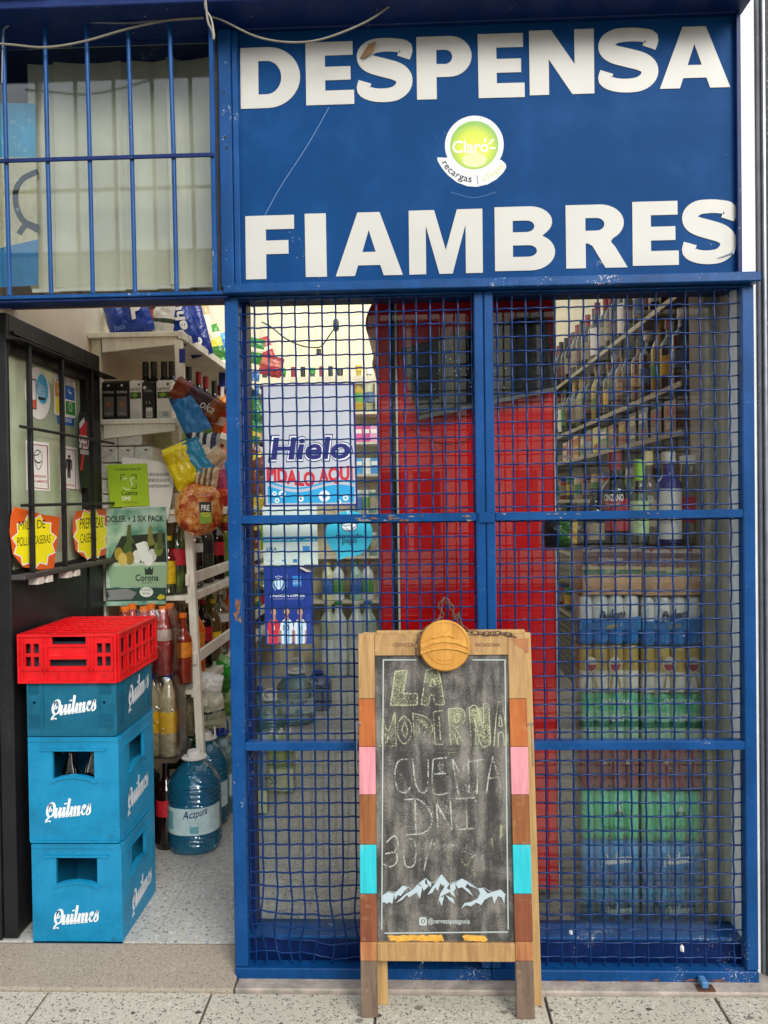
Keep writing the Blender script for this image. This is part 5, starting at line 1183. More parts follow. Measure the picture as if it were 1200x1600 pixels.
for u, sc, cl in ((427.5, .93, ('#c92f3c', '#b02733')), (448, 1.0, ('#dfe8ee', '#6aaed8')), (469, .95, ('#dfe8ee', '#6aaed8'))):
    vh = 956; ww = 9.5 * sc
    fill('printed_shirt', FW, [qp((u - ww * .5, 968), (u - ww, 973), (u - ww * 1.12, 984), (u - ww * .86, 986), (u - ww * .82, 1006), (u + ww * .82, 1005.5), (u + ww * .86, 986), (u + ww * 1.12, 983), (u + ww, 972.5), (u + ww * .5, 967.5))], ink(cl[0]), t, .0010)
    if cl[1] == '#6aaed8':
        for k in (-.45, .18): fill('shirt_stripe', FW, [qp((u + ww * k, 969), (u + ww * (k + .28), 969), (u + ww * (k + .28), 1005.5), (u + ww * k, 1005.6))], ink(cl[1]), t, .0013)
    fill('printed_arm', FW, [qp((u - ww * 1.10, 984), (u - ww * .9, 985), (u - ww * .86, 1005), (u - ww * 1.04, 1005))], ink('#c08f74'), t, .0011)
    fill('printed_arm', FW, [qp((u + ww * .9, 985), (u + ww * 1.10, 983), (u + ww * 1.04, 1004), (u + ww * .86, 1005))], ink('#c08f74'), t, .0011)
    fill('printed_neck', FW, [qp((u - 2.4, 962), (u + 2.4, 962), (u + 3.4, 968.5), (u, 970.5), (u - 3.4, 968.5))], ink('#b98468'), t, .0012)
    fill('printed_face', FW, [ell(*qw(u, vh), .0094 * sc, .0150 * sc, 20)], ink('#c9977a'), t, .0015)
    fill('printed_hair', FW, [[qw(u + x * sc, vh + y * sc) for x, y in ((-5, 1), (-5.2, -4), (-3, -8.2), (0, -9), (3, -8.2), (5.2, -4), (5, 1), (4, -3), (2, -5), (-2, -5), (-4, -3))]], ink('#2a1d18'), t, .0018)
    for k in (-1.9, 1.9): fill('printed_eye', FW, [ell(*qw(u + k, vh - .4), .0011, .0007, 8)], ink('#2a1d18'), t, .0018)
    strokes('printed_mouth', FW, [[qw(u - 1.6, vh + 4.2), qw(u + 1.6, vh + 4.2)]], .0010, ink('#8d5348'), t, .0018)
    if u == 448: strokes('printed_beard', FW, [[qw(u - 3.6, vh + 2), qw(u - 2.2, vh + 6), qw(u, vh + 7.2), qw(u + 2.2, vh + 6), qw(u + 3.6, vh + 2)]], .003, ink('#5a3a2a'), t, .0017)
for s_, bx in (('23', (425.5, 984, 429.5, 978)), ('10', (443, 985, 452, 976)), ('21', (467, 984, 472, 977))):
    txt(FW, s_, (*qw(bx[0], bx[1]), *qw(bx[2], bx[3])), ink('#1e2236' if s_ != '23' else '#f0e4e4'), t, .0017, .02)
strokes('edge_line', FW, [[qw(479.5, 960), qw(480, 1006)], [qw(483, 960), qw(483.5, 1006)]], .0012, ink('#5f7ecb'), t, .0010)

t = poster('payment_sticker', 'cyan round mobile payment sticker with a tail on the window', 546, 836, 'sticker')
a, b = qw(545.5, 834); rr2 = qw(582, 834)[0] - a
fill('sheet', FW, [ell(a, b, rr2, rr2 * .98, 44, -100, 238) + qp((527, 868), (527, 876), (540, 871))], mat('#3fc4e0', .35, 0, .06), t, .0006, 0)
txt(FW, 'mercado', (*qw(525, 841), *qw(566, 833)), ink('#1d3a5c'), t, .0010, .01)
txt(FW, 'pago', (*qw(535, 852), *qw(557.5, 842)), ink('#1d3a5c'), t, .0010, .01)
txt(FW, 'Tu', (*qw(541, 804), *qw(550, 798)), ink('#eafaff'), t, .0010, .01)
e = ell(*qw(546, 822), .026, .017, 26)
fill('handshake_oval', FW, [e], ink('#eaf6fa'), t, .0010)
strokes('handshake_line', FW, [e + e[:1], [qw(534, 820), qw(541, 822), qw(546, 820), qw(552, 825), qw(558, 820)], [qw(541, 826), qw(547, 829), qw(552, 826)]], .0022, ink('#23406c'), t, .0014)

# ============================================================ BEER PACKS STACKED BEHIND THE GLASS
def cyl(r, h, seg=14): return [(r * .86, 0), (r, .006), (r, h - .012), (r * .80, h), ]
FILM = clear((.98, .98, .98), .02, rough=.12, name='shrink film', bump=30)
ALU = mat('#c9ccce', .3, .9, 0)
YPk = .235
pcache = {}
def canpack(lab, u0, u1, v0, v1, stops, prints, side, film=True, n=4, shape='can', first=False):
    """a shrink-wrapped pack of cans seen end on; stops colour the cans from the bottom up"""
    x0, x1 = at(u0, v1, YPk).x, at(u1, v1, YPk).x; z0, z1 = at((u0 + u1) / 2, v1, YPk).z, at((u0 + u1) / 2, v0, YPk).z
    t = thing('beer_pack', lab, 'beer pack', ((x0 + x1) / 2, YPk, z0), 'shrink-wrapped beer packs stacked behind the glass')
    r = (x1 - x0) / (2 * n) - .0006; H = z1 - z0 - .002
    m = zones(stops, 2, .0 if len(stops) < 3 else .004, .3, bump=.05)
    for j in range(2):
        for i in range(n):
            key = (round(r, 4), round(H, 4), tuple(stops)); x = x0 + r + .0006 + i * (2 * r + .0012); y = YPk + r + .002 + j * (2 * r + .0012)
            if key not in pcache:
                pr = [(r * .82, 0), (r * .99, .007), (r, .012), (r, H - .016), (r * .80, H - .002), (r * .76, H)]
                pcache[key] = MB().lathe(pr, 16).mesh('can', m, None, 50)
            link('can', pcache[key], t, V((x, y, z0)) - t.location)
    FP_ = Fr((0, YPk - .0008, 0)); q_ = FP_.px
    for p in prints:
        if p[0] == 't': txt(FP_, p[1], (*q_(p[2], p[5]), *q_(p[4], p[3])), ink(p[6]), t, .0012, p[7] if len(p) > 7 else 0)
        elif p[0] == 'p': fill('print', FP_, [[q_(*k) for k in p[1]]], ink(p[2]), t, p[3] if len(p) > 3 else .0009)
        elif p[0] == 'q':
            script_word(FP_, *q_(p[1], p[2]), q_(p[1] + p[3], p[2])[0] - q_(p[1], p[2])[0], p[4], ink(p[5]), t, .0012)
    if film:
        fb_ = MB().fpoly(Fr((0, 0, z0 + .0005), (1, 0, 0), (0, 1, 0)), rrect(x0 - .001, YPk - .0022, x1 + .001, YPk + 4 * r + .006, .012, 3), 0, z1 - z0 - .001)
        part('shrink_film', fb_, FILM, t, 50)
    return t
rows = [
    (930, 1006, [(0, '#2b8fe0'), (.46, '#3f9fe8'), (.5, '#f2f4f2')], 'white and blue can pack, %s of the second row from the top'),
    (1007, 1080, [(0, '#efece0'), (.40, '#ece8d8'), (.44, '#cfb45a'), (.9, '#dcc468')], 'gold and white can pack, %s of the third row from the top'),
    (1081, 1160, [(0, '#a9d6b8'), (.30, '#4f9a7c'), (.42, '#9cdcb8'), (.62, '#54cc94')], 'green can pack numbered 24.7, %s of the fourth row'),
    (1161, 1233, [(0, '#a04a52'), (.5, '#b05a60'), (.9, '#b86a6c')], 'maroon can pack, %s of the fifth row from the top'),
    (1234, 1311, [(0, '#6fe0b0'), (.5, '#82ecc0'), (.9, '#6fdcb0')], 'mint green can pack, %s of the sixth row from the top'),
    (1312, 1384, [(0, '#2f80c0'), (.35, '#3a9ce0'), (.6, '#62b8f0')], 'blue can pack, %s of the second row from the bottom'),
    (1385, 1441, [(0, '#1f6a8a'), (.5, '#2c98c4'), (.8, '#5cc0e4')], 'teal blue can pack, %s of the bottom row'),
]
cols_ = [(908, 1002), (1003, 1100)]
for ri, (v0, v1, stops, lab) in enumerate(rows):
    for ci, (u0, u1) in enumerate(cols_):
        if ri < 2: u0 -= 3 * (1 - ci)
        P_ = []; c_ = (u0 + u1) / 2; dv = 2 * ci
        if ri == 0:
            P_ = [('p', [(u0 + 1, 972), (u0 + 28, 974), (u1 - 1, 962), (u1 - 1, 984), (u0 + 1, 984)], '#2b80c4'), ('q', c_ - 18, 970, 40, .12, '#20384c'), ('p', [(c_ - 6, 978), (c_ + 12, 974), (c_ + 12, 979), (c_ - 6, 983)], '#b7a86a', .0014)]
        elif ri == 1:
            for du in (-24, 14) if ci == 0 else (0, 38):
                P_ += [('p', ell(c_ + du - 6, 1038, 10, 12, 20), '#e4ddca', .0009), ('p', [(c_ + du - 15, 1038), (c_ + du + 3, 1038), (c_ + du, 1046), (c_ + du - 6, 1049), (c_ + du - 12, 1046)], '#a8303a', .0012),
                       ('t', 'AMSTEL', c_ + du - 14, 1032, c_ + du + 2, 1037, '#2a2a30', .01), ('p', [(c_ + du - 10, 1052), (c_ + du - 8, 1052), (c_ + du - 12, 1075), (c_ + du - 15, 1075)], '#b39a45'), ('p', [(c_ + du - 4, 1052), (c_ + du - 2, 1052), (c_ + du + 4, 1075), (c_ + du + 1, 1075)], '#b39a45')]
        elif ri == 2:
            P_ = [('t', 'PATAGONIA', c_ - 14, 1092, c_ + 34, 1100, '#e3f0e6', .02), ('t', '24.7', c_ + 1, 1116, c_ + 23, 1127, '#dfeae4', .02), ('t', 'cerveza', c_ - 22, 1112, c_ - 8, 1116, '#d6e6dc')]
        elif ri == 3: P_ = [('p', [(c_ - 14 + k * 36, 1194), (c_ - 6 + k * 36, 1194), (c_ - 10 + k * 36, 1184)], '#e4d6cc') for k in (0, 1)]
        elif ri == 4:
            P_ = [('p', [(c_ + 4, 1275), (c_ + 14, 1256), (c_ + 20, 1275), (c_ + 16, 1275), (c_ + 13, 1264), (c_ + 8, 1275)], '#1f4c3c'), ('p', [(c_ + 7, 1268), (c_ + 13, 1256), (c_ + 17, 1268)], '#dff0e4', .0013), ('t', 'IPA ANDINA', c_ - 12, 1290, c_ + 30, 1296, '#2f7b5e', .0)]
        elif ri == 5: P_ = [('q', c_ - 16, 1352, 46, .10, '#dce8ec')]
        elif ri == 6: P_ = [('q', c_ - 14, 1432, 44, .10, '#a9c4c4')]
        canpack(lab % ('left' if ci == 0 else 'right'), u0, u1, v0 + dv, v1 + dv, stops, P_, ci)
# cardboard trays at the top of the stack: six cans held in a printed box
for ci, (u0, u1) in enumerate(((909, 1003), (1004, 1098))):
    x0, x1 = at(u0, 925, YPk).x, at(u1, 925, YPk).x; z0, z1 = at(1000, 929 + ci * 2, YPk).z, at(1000, 857 + ci * 2, YPk).z
    t = thing('beer_pack', f'tan, green and plum printed beer box, {("left", "right")[ci]} one topmost in the stack', 'beer pack', ((x0 + x1) / 2, YPk, z0), 'shrink-wrapped beer packs stacked behind the glass')
    part('carton', MB().box(x0, YPk, z0, x1, YPk + .19, z1), mat('#d8b08a', .6, 0, .08, 8), t, bev=.002)
    FP_ = Fr((0, YPk - .0006, 0)); q_ = FP_.px; d = 2 * ci
    def pp_(*pts): return [q_(u, v + d) for u, v in pts]
    fill('plum_band', FP_, [pp_((u0 + 1, 862), (u1 - 1, 862), (u1 - 1, 885), (u0 + 1, 884))], ink('#7d5257'), t, .0006)
    fill('white_band', FP_, [pp_((u0 + 1, 858), (u1 - 1, 858), (u1 - 1, 863), (u0 + 1, 863))], ink('#d6c9c4'), t, .0004)
    fill('green_band', FP_, [pp_((u0 + 1, 889), (u1 - 1, 888), (u1 - 1, 897), (u0 + 1, 898))], ink('#4f7d58'), t, .0006)
    ridge = [(u0 + 1 + k * (u1 - u0 - 2) / 16, 884.5 + (k % 2) * 2.2 - (k % 5 == 2) * 2.5) for k in range(17)]
    fill('ridge_print', FP_, [pp_(*(ridge + [(u1 - 1, 890), (u0 + 1, 890)]))], ink('#cdbd92'), t, .0008)
    txt(FP_, 'PATAGONIA', (*q_((u0 + u1) / 2 - 20, 877 + d), *q_((u0 + u1) / 2 + 17, 871 + d)), ink('#e9dcd6'), t, .0011, .02)
    txt(FP_, 'AMBER LAGER', (*q_((u0 + u1) / 2 - 11, 893.5 + d), *q_((u0 + u1) / 2 + 10, 888.5 + d)), ink('#e3ecdc'), t, .0011)
    for k in range(3): fill('red_tab', FP_, [pp_((u0 + 8 + k * 30, 855), (u0 + 20 + k * 30, 855), (u0 + 14 + k * 30, 861))], ink('#b3454a'), t, .0008)
    fb_ = MB().fpoly(Fr((0, 0, z0 + .001), (1, 0, 0), (0, 1, 0)), rrect(x0 - .002, YPk - .0025, x1 + .002, YPk + .195, .01, 3), 0, z1 - z0 + .006)
    part('shrink_film', fb_, FILM, t, 50)

# ============================================================ BOTTLES AND PACKS: builders shared by all shelves
CAPS = {}
def gloss(col, r=.12): return mat(col, r, 0, .08, 20, spec=.7)
def bottle(key, r, h, rn, sh, body, cap, lab=None, lz=(.22, .55), caph=.035, capr=1.25, seg=14, foil=0, belly=1.0, neckl=None, cliq=None):
    """one bottle shape as shared meshes: (name, mesh) list in local coordinates"""
    if key in CAPS: return CAPS[key]
    pr = [(r * .82, 0), (r * belly, .008), (r * belly, sh * h * .55), (r, sh * h)]
    for k in range(1, 6):
        t = k / 6; z = sh * h + (h * (neckl or .82) - sh * h) * t; pr.append((rn + (r - rn) * (.5 + .5 * math.cos(math.pi * t)), z))
    pr += [(rn, h * (neckl or .82)), (rn, h)]
    out = [('body', MB().lathe(pr, seg).mesh('body', body, None, 45))]
    if cliq:
        m2 = [(p[0] * .93, p[1] + .002) for p in pr[:6]]; out.append(('drink', MB().lathe(m2, seg).mesh('drink', cliq, None, 45)))
    c0 = h - (foil or caph * .75); out.append(('cap', MB().lathe([(rn * capr, c0), (rn * capr, h + caph * .22), (rn * capr * .9, h + caph * .25)], seg).mesh('cap', cap, None, 45)))
    if lab is not None: out.append(('paper_label', MB().lathe([(r * belly * 1.012, h * lz[0]), (r * 1.012 * belly, h * min(lz[1], sh * .98))], seg).mesh('paper_label', lab, None, 45)))
    CAPS[key] = out; return out
def put(pieces, name, label, cat, loc, rz=0, group=None, tilt=(0, 0), sc=1):
    t = thing(name, label, cat, loc, group); t.rotation_euler = (tilt[0], tilt[1], rz); t.scale = (sc, sc, sc)
    for n_, me in pieces: link(n_, me, t)
    return t
DKG = gloss('#0d120b'); GRG = gloss('#2f3d12'); BRN = gloss('#2a1608'); WINE = gloss('#120a0c'); COLA = gloss('#190b07', .08)
PETC = clear((.86, .90, .86), .08, rough=.06, name='clear plastic'); GLC = clear((.84, .88, .84), .08, rough=.03, name='clear bottle glass')
RC, BC, YC, OC, GC, WC, NC = [gloss(c, .3) for c in ('#8c1420', '#16161a', '#d8b428', '#e0701c', '#2c9a3a', '#e6e4dc', '#1f3c9c')]
LW, LR, LY, LB, LG, LK = [mat(c, .5, 0, .25, 60) for c in ('#9c917a', '#b51c28', '#e0b71c', '#2b62a8', '#4f8f3a', '#1b1b1e')]
B = {}
B['red_wine'] = lambda: bottle('red_wine', .037, .295, .0145, .60, WINE, RC, LW, (.18, .50), .05, 1.12, foil=.055)
B['dark_wine'] = lambda: bottle('dark_wine', .037, .295, .0145, .60, DKG, BC, mat('#5c2a26', .5, 0, .3, 60), (.20, .44), .05, 1.12, foil=.06)
B['white_wine'] = lambda: bottle('white_wine', .038, .30, .0145, .54, clear((.62, .68, .30), .1, name='green wine glass'), YC, LW, (.15, .42), .05, 1.12, foil=.06, cliq=gloss('#8f9440'))
B['wine_white_label'] = lambda: bottle('wine_white_label', .038, .30, .0145, .60, DKG, RC, mat('#efece2', .5, 0, .05), (.10, .58), .05, 1.12, foil=.05)
B['spirit_amber'] = lambda: bottle('spirit_amber', .040, .28, .016, .66, gloss('#6b3a10', .08), BC, mat('#b08a4a', .5, 0, .3, 60), (.26, .46), .04)
B['spirit_clear'] = lambda: bottle('spirit_clear', .040, .28, .017, .66, GLC, WC, mat('#4a6288', .5, 0, .3, 60), (.24, .46), .04)
B['spirit_yellow'] = lambda: bottle('spirit_yellow', .036, .30, .016, .60, gloss('#b79a2c', .1), YC, LG, (.22, .42), .04)
B['spirit_brown'] = lambda: bottle('spirit_brown', .038, .27, .016, .64, BRN, RC, LY, (.22, .5), .04)
B['green_bottle'] = lambda: bottle('green_bottle', .036, .29, .015, .58, GRG, GC, LG, (.2, .5), .04)
def bag_mesh(key, w, h, tck, m, seal=True, seed=0, nx=16, nz=20, rnd_=False):
    k_ = ('bag', key, w, h, tck, seed)
    if k_ in CAPS: return CAPS[k_]
    mb = MB(); rnd = random.Random(seed)
    ph = [rnd.uniform(0, 6) for _ in range(4)]
    def prof(s, t):
        t = t / .90; s = s / .985
        e = max(0, 1 - abs(s) ** 3.0) * max(0, 1 - abs(t) ** 4.0); return e ** .55
    for side in (1, -1):
        for j in range(nz + 1):
            for i in range(nx + 1):
                s = -1 + 2 * i / nx; t = -1 + 2 * j / nz; pf = prof(s, t)
                q_ = V((s * 2.2 + ph[0] * 3, t * 2.6 * h / w + ph[1], side * 2.0)); wr = .30 * mnoise.noise(q_) - .55 * abs(mnoise.noise(q_ * 1.7)) + .26 * abs(math.sin(8 * s + 3 * mnoise.noise(q_))) * max(0, abs(t) - .35)
                nar = 1 - .10 * (1 - abs(t) ** 6) * 0 - .06 * (abs(t) ** 8) + .012 * math.sin(9 * t + ph[3])
                cr_ = .0015 * math.cos(i * math.pi) if abs(t) > .93 else 0
                rs_ = math.sqrt(max(.02, 1 - abs(t) ** 2.6)) if rnd_ else 1
                mb.v.append(V((s * rs_ * w / 2 * nar * (1 - .07 * pf), -side * (tck / 2) * pf * (1 + wr) - side * .0006 + .05 * w * (mnoise.noise(V((s, t, ph[3])))) * (1 - pf), t * h / 2 + cr_)))
        o = 0 if side == 1 else (nx + 1) * (nz + 1)
        for j in range(nz):
            for i in range(nx):
                a = o + j * (nx + 1) + i; f = (a, a + 1, a + nx + 2, a + nx + 1); mb.f.append(f if side == 1 else f[::-1])
    me = mb.mesh('film_bag', m, None, 60); CAPS[k_] = [('film_bag', me)]; return CAPS[k_]
def bagp(name, label, u, v, wpx, hpx, ang, Y, m, tck=.4, group=None, seed=0, cat='bag'):
    p = at(u, v, Y); s = (Y + 2.4) / FPX; w, h = wpx * s, hpx * s
    t = put(bag_mesh(label, w, h, min(w, h) * tck, m, seed=seed), name, label, cat, p, group=group); t.rotation_euler = (0, R(ang), 0); return t
def boxp(name, label, cat, x0, y0, z0, x1, y1, z1, m, group=None, bands=(), bev=.002):
    t = thing(name, label, cat, ((x0 + x1) / 2, y0, z0), group)
    part('carton', MB().box(x0, y0, z0, x1, y1, z1), m, t, bev=bev)
    F = Fr((x0, y0 - .0004, z0)); 
    for f0, f1, g0, g1, c_ in bands: fill('printed_panel', F, [rect((x1 - x0) * f0, (z1 - z0) * g0, (x1 - x0) * f1, (z1 - z0) * g1)], ink(c_), t, .0006)
    return t
ORD = ['first', 'second', 'third', 'fourth', 'fifth', 'sixth', 'seventh', 'eighth', 'ninth', 'tenth', 'eleventh', 'twelfth', 'thirteenth', 'fourteenth', 'fifteenth', 'sixteenth', 'seventeenth', 'eighteenth', 'nineteenth', 'twentieth', 'twenty-first', 'twenty-second', 'twenty-third', 'twenty-fourth']

# ============================================================ RIGHT-HAND BOTTLE SHELVES
XS = .965
rs_ = thing('wine_shelf', 'long white edged bottle shelves along the right wall', 'shelf', (1.1, 1.5, 1.0))
SHL = mat('#cfc6ae', .5, 0, .15, 10); SHU = mat('#5c5244', .7)
levels = [2.235, 1.915, 1.742, 1.50, 1.18, .80]
for k, z in enumerate(levels):
    part('shelf_board', MB().box(XS, .36, z - .018, XR - .016, 4.4, z), SHU, rs_)
    part('shelf_edge', MB().box(XS - .006, .358, z - .019, XS - .0005, 4.4, z + .0005), mat('#a3987f', .5, 0, .2, 10), rs_)
for y in (.36, 1.7, 3.0, 4.38):
    part('upright', MB().box(XR - .05, y - .012, FLOOR, XR - .0165, y + .012, 2.4), SHU, rs_)
NAMES = {'red_wine': 'dark wine bottle with red capsule', 'dark_wine': 'dark wine bottle with black capsule', 'white_wine': 'yellow green wine bottle', 'wine_white_label': 'dark bottle with tall white label',
         'spirit_amber': 'amber spirit bottle', 'spirit_clear': 'clear spirit bottle with white cap', 'spirit_yellow': 'yellow liqueur bottle', 'spirit_brown': 'brown bottle with yellow label', 'green_bottle': 'green bottle with green cap'}
def rowof(kinds, y0, dy, z, shelfname, xo=.05, jit=.008):
    for i, kd in enumerate(kinds):
        nm = NAMES[kd] if kd in NAMES else kd
        put(B[kd](), 'bottle', f'{nm}, {ORD[i]} from the window on the {shelfname}', 'bottle', (XS + xo + random.uniform(-jit, jit), y0 + i * dy + random.uniform(-.008, .008), z), random.uniform(0, 3), 'bottles on the shelves along the right wall')
rowof(['dark_wine', 'red_wine', 'dark_wine', 'spirit_clear', 'dark_wine', 'wine_white_label', 'dark_wine', 'red_wine', 'red_wine', 'wine_white_label', 'dark_wine', 'red_wine', 'dark_wine', 'red_wine', 'spirit_amber', 'red_wine', 'dark_wine', 'dark_wine', 'red_wine', 'dark_wine', 'green_bottle', 'dark_wine', 'red_wine', 'dark_wine'], .62, .125, 2.236, 'top right shelf')
rowof(['spirit_clear', 'spirit_brown', 'spirit_yellow', 'spirit_clear', 'spirit_amber', 'dark_wine', 'spirit_amber', 'spirit_clear', 'spirit_brown', 'dark_wine', 'spirit_yellow', 'dark_wine', 'white_wine', 'white_wine', 'white_wine', 'dark_wine', 'green_bottle', 'wine_white_label', 'spirit_brown', 'dark_wine', 'spirit_amber', 'dark_wine'], .50, .13, 1.916, 'second right shelf')
# boxes on the third shelf
bx_cols = ['#6e2a22', '#3a2420', '#23406c', '#1b2a44', '#7d2026', '#7d2026', '#2c6d3c', '#d8c63c', '#2c5a9c', '#3f8d3a', '#c98d2c', '#b7563a', '#c9a0a0']
wd = ['brown', 'dark brown', 'blue', 'navy', 'crimson', 'crimson', 'green', 'yellow', 'blue', 'green', 'ochre', 'orange', 'pink']
for i, c_ in enumerate(bx_cols):
    y = .46 + i * .165; h = random.choice((.115, .125, .135)); w = random.uniform(.10, .14)
    t = boxp('carton_box', f'{wd[i]} small carton, {ORD[i]} from the window on the third right shelf', 'carton', XS + .012, y, 1.743, XS + .10, y + w, 1.743 + h, mat(c_, .35, 0, .12, 30), 'cartons on the third right shelf')
    Fb = Fr((XS + .0116, y + w, 1.743), (0, -1, 0))
    fill('printed_panel', Fb, [rect(w * .12, h * .55, w * .88, h * .85)], ink(random.choice(['#d8cfae', '#c9b05a', '#e4e0d4', '#b7563a'])), t, .0006)
    fill('printed_panel', Fb, [rect(w * .2, h * .15, w * .8, h * .35)], ink(random.choice(['#8f8a7c', '#3f6f8c', '#a8433a', '#d0c9b4'])), t, .0006)
rowof(['green_bottle', 'spirit_brown', 'spirit_amber', 'dark_wine', 'spirit_yellow', 'white_wine', 'spirit_brown', 'spirit_amber', 'green_bottle', 'spirit_clear', 'spirit_brown'], 1.0, .20, 1.18, 'fifth right shelf')
for i in range(11):
    y = .9 + i * .22; c_ = ['#e4d8c0', '#c9302c', '#3f8d5a', '#2c5a9c', '#e0b42c'][i % 5]
    me = bottle(('jar', i % 5), .040, .13, .034, .86, gloss(['#7a3f1c', '#c9b78a', '#5c6b2c', '#9c3a24', '#d6c9a4'][i % 5]), [RC, WC, GC, NC, YC][i % 5], [LW, LG, LY][i % 3], (.2, .7), .02, 1.1, neckl=.92)
    put(me, 'jar', f'{["red", "white", "green", "blue", "yellow"][i % 5]} lidded jar, {ORD[i]} from the window on the fourth right shelf', 'jar', (XS + .05, y, 1.501), 0, 'jars on the fourth right shelf')
    put(me, 'jar', f'{["red", "white", "green", "blue", "yellow"][i % 5]} lidded jar, {ORD[i]} from the window on the lowest right shelf', 'jar', (XS + .05, y + .1, .801), 0, 'jars on the lowest right shelf')

# big bottles standing on top of the beer packs
zt_ = at(1000, 855, YPk + .05).z + .008
def topb(key, label, u, vtop, r, rn, sh, body, cap, lab, lz, caph, neckl=.82, words=(), liq=None, foil=0):
    Yb = YPk + .075; x = at(u, 850, Yb).x; h = at(u, vtop, Yb).z - zt_ - caph * .25
    t = put(bottle(key, r, h, rn, sh, body, cap, lab, lz, caph, 1.2, 20, foil, neckl=neckl, cliq=liq), 'bottle', label, 'bottle', (x, Yb, zt_), 0, 'big bottles standing on the beer packs')
    for s_, bx, c_, bo in words:
        F = Fr((x, Yb - r * 1.03, 0)); a0, b0 = F.px(bx[0], bx[3]); a1, b1 = F.px(bx[2], bx[1]); mb = MB(); vs, fs = text2d(s_, bo); xs = [v[0] for v in vs]; ys = [v[1] for v in vs]
        for vx, vy in vs:
            a = a0 + (vx - min(xs)) / (max(xs) - min(xs)) * (a1 - a0); b = b0 + (vy - min(ys)) / (max(ys) - min(ys)) * (b1 - b0); an = a / (r * 1.03); mb.v.append(V((x + math.sin(an) * r * 1.03, Yb - math.cos(an) * r * 1.03, b)))
        mb.f = fs; part('lettering', mb, ink(c_), t)
    return t
topb('vermouth', 'big dark vermouth bottle with red cap and red label on the beer packs', 962, 706, .046, .019, .60, gloss('#10141c', .06), RC, mat('#a3122c', .4, 0, .08), (.16, .52), .055, .78, [('CINZANO', (942, 772, 975, 783), '#f2ece6', .03), ('Vermouth', (946, 785, 968, 792), '#e8d8d0', 0)], foil=.05)
topb('flavoured', 'clear bottle with lime cap and green label on the beer packs', 1000, 718, .037, .016, .55, GLC, gloss('#8fd02c', .3), mat('#b9d8a0', .5, 0, .3, 40), (.12, .55), .055, .76, [('CITRUS', (989, 772, 1011, 780), '#3a6b2c', .02)], liq=gloss('#8d9788', .15), foil=.06)
topb('gin', 'violet tinted gin bottle with white label on the beer packs', 1046, 706, .042, .020, .66, gloss('#4a4690', .1), WC, mat('#eceae4', .5, 0, .03), (.06, .62), .04, .80, [('DISTINTO', (1033, 812, 1060, 818), '#4a4a58', .0)])
topb('rum', 'grey spirit bottle with cream cap, just behind the lime-capped bottle', 1013, 705, .030, .015, .62, gloss('#6b6458', .1), gloss('#d8c890', .3), LW, (.2, .5), .05, .80, [('GRIN', (1008, 774, 1022, 786), '#e8e6e0', .0)])
topb('squat', 'squat dark bottle with white label left of the vermouth bottle', 930, 762, .034, .016, .6, DKG, BC, LW, (.1, .4), .03)
topb('jar_pasta', 'glass jar with pale lid at the right end of the beer packs', 1080, 712, .034, .030, .82, gloss('#7d7462', .1), WC, LR, (.25, .55), .03, .92)
put(bag_mesh('foil', .16, .10, .07, zones([(0, '#1b1b1e'), (.3, '#2f6b2c'), (.55, '#c9a32c'), (.7, '#26201c')], 0, .1), seed=3), 'snack_bag', 'small dark snack bag lying left of the beer packs top', 'bag', at(886, 833, YPk + .1))
# ============================================================ LEFT WHITE SHELVES
YS = .965
lz_ = [at(285, v, YS).z for v in (517, 653, 796, 931, 1078)]
xr_ = at(285, 517, YS).x; xl_ = XL + .004
ls = thing('white_shelf', 'white painted wooden shelves running deep along the left wall', 'shelf', (-1.2, 2.4, 0))
YE = 4.6
xfs = [xr_, at(283, 653, YS).x, at(287, 796, YS).x, at(297, 931, YS).x, at(306, 1078, YS).x]
for k, z in enumerate(lz_):
    xf = xfs[k]
    part('shelf_board', MB().box(xl_, YS + .001, z - .022, xf - .022, YE, z), SHELF_WHITE, ls, bev=.002)
    part('shelf_lip', MB().box(xf - .0215, YS, z - .034, xf, YE, z + .003), SHELF_WHITE, ls, bev=.002)
    if k < 3: part('end_bracket', MB().add([(xl_ + .06, YS + .012, z - .0225), (xf - .03, YS + .012, z - .0225), (xf - .03, YS + .012, z - .055), (xl_ + .06, YS + .012, z - .085), (xl_ + .06, YS + .03, z - .0225), (xf - .03, YS + .03, z - .0225), (xf - .03, YS + .03, z - .055), (xl_ + .06, YS + .03, z - .085)],
                                    [(0, 3, 2, 1), (4, 5, 6, 7), (0, 1, 5, 4), (1, 2, 6, 5), (2, 3, 7, 6), (3, 0, 4, 7)]), SHELF_WHITE, ls)
for y in (YS + .004, YS + 1.05, YS + 2.2, YS + 3.4):
    part('back_post', MB().box(xl_, y + .03, FLOOR, xl_ + .045, y + .07, lz_[0] - .023), SHELF_WHITE, ls, bev=.002)
    xt, xb = xr_ - .024, xfs[4] + .012
    pts = [(xt - .016, y, lz_[0] - .036), (xt + .016, y, lz_[0] - .036), (xb + .020, y, FLOOR + .30), (xb - .014, y, FLOOR + .30)]
    part('front_post', MB().add(pts + [(a, b + .035, c) for a, b, c in pts], [(3, 2, 1, 0), (4, 5, 6, 7), (0, 1, 5, 4), (1, 2, 6, 5), (2, 3, 7, 6), (3, 0, 4, 7)]), SHELF_WHITE, ls, bev=.002)
for v0, u0 in ((905, 292), (1028, 304)):
    p = at(u0, v0, YS); part('guard_rail', MB().box(p.x - .004, YS - .012, p.z - .028, p.x + .012, YE, p.z + .022), SHELF_WHITE, ls, bev=.002)

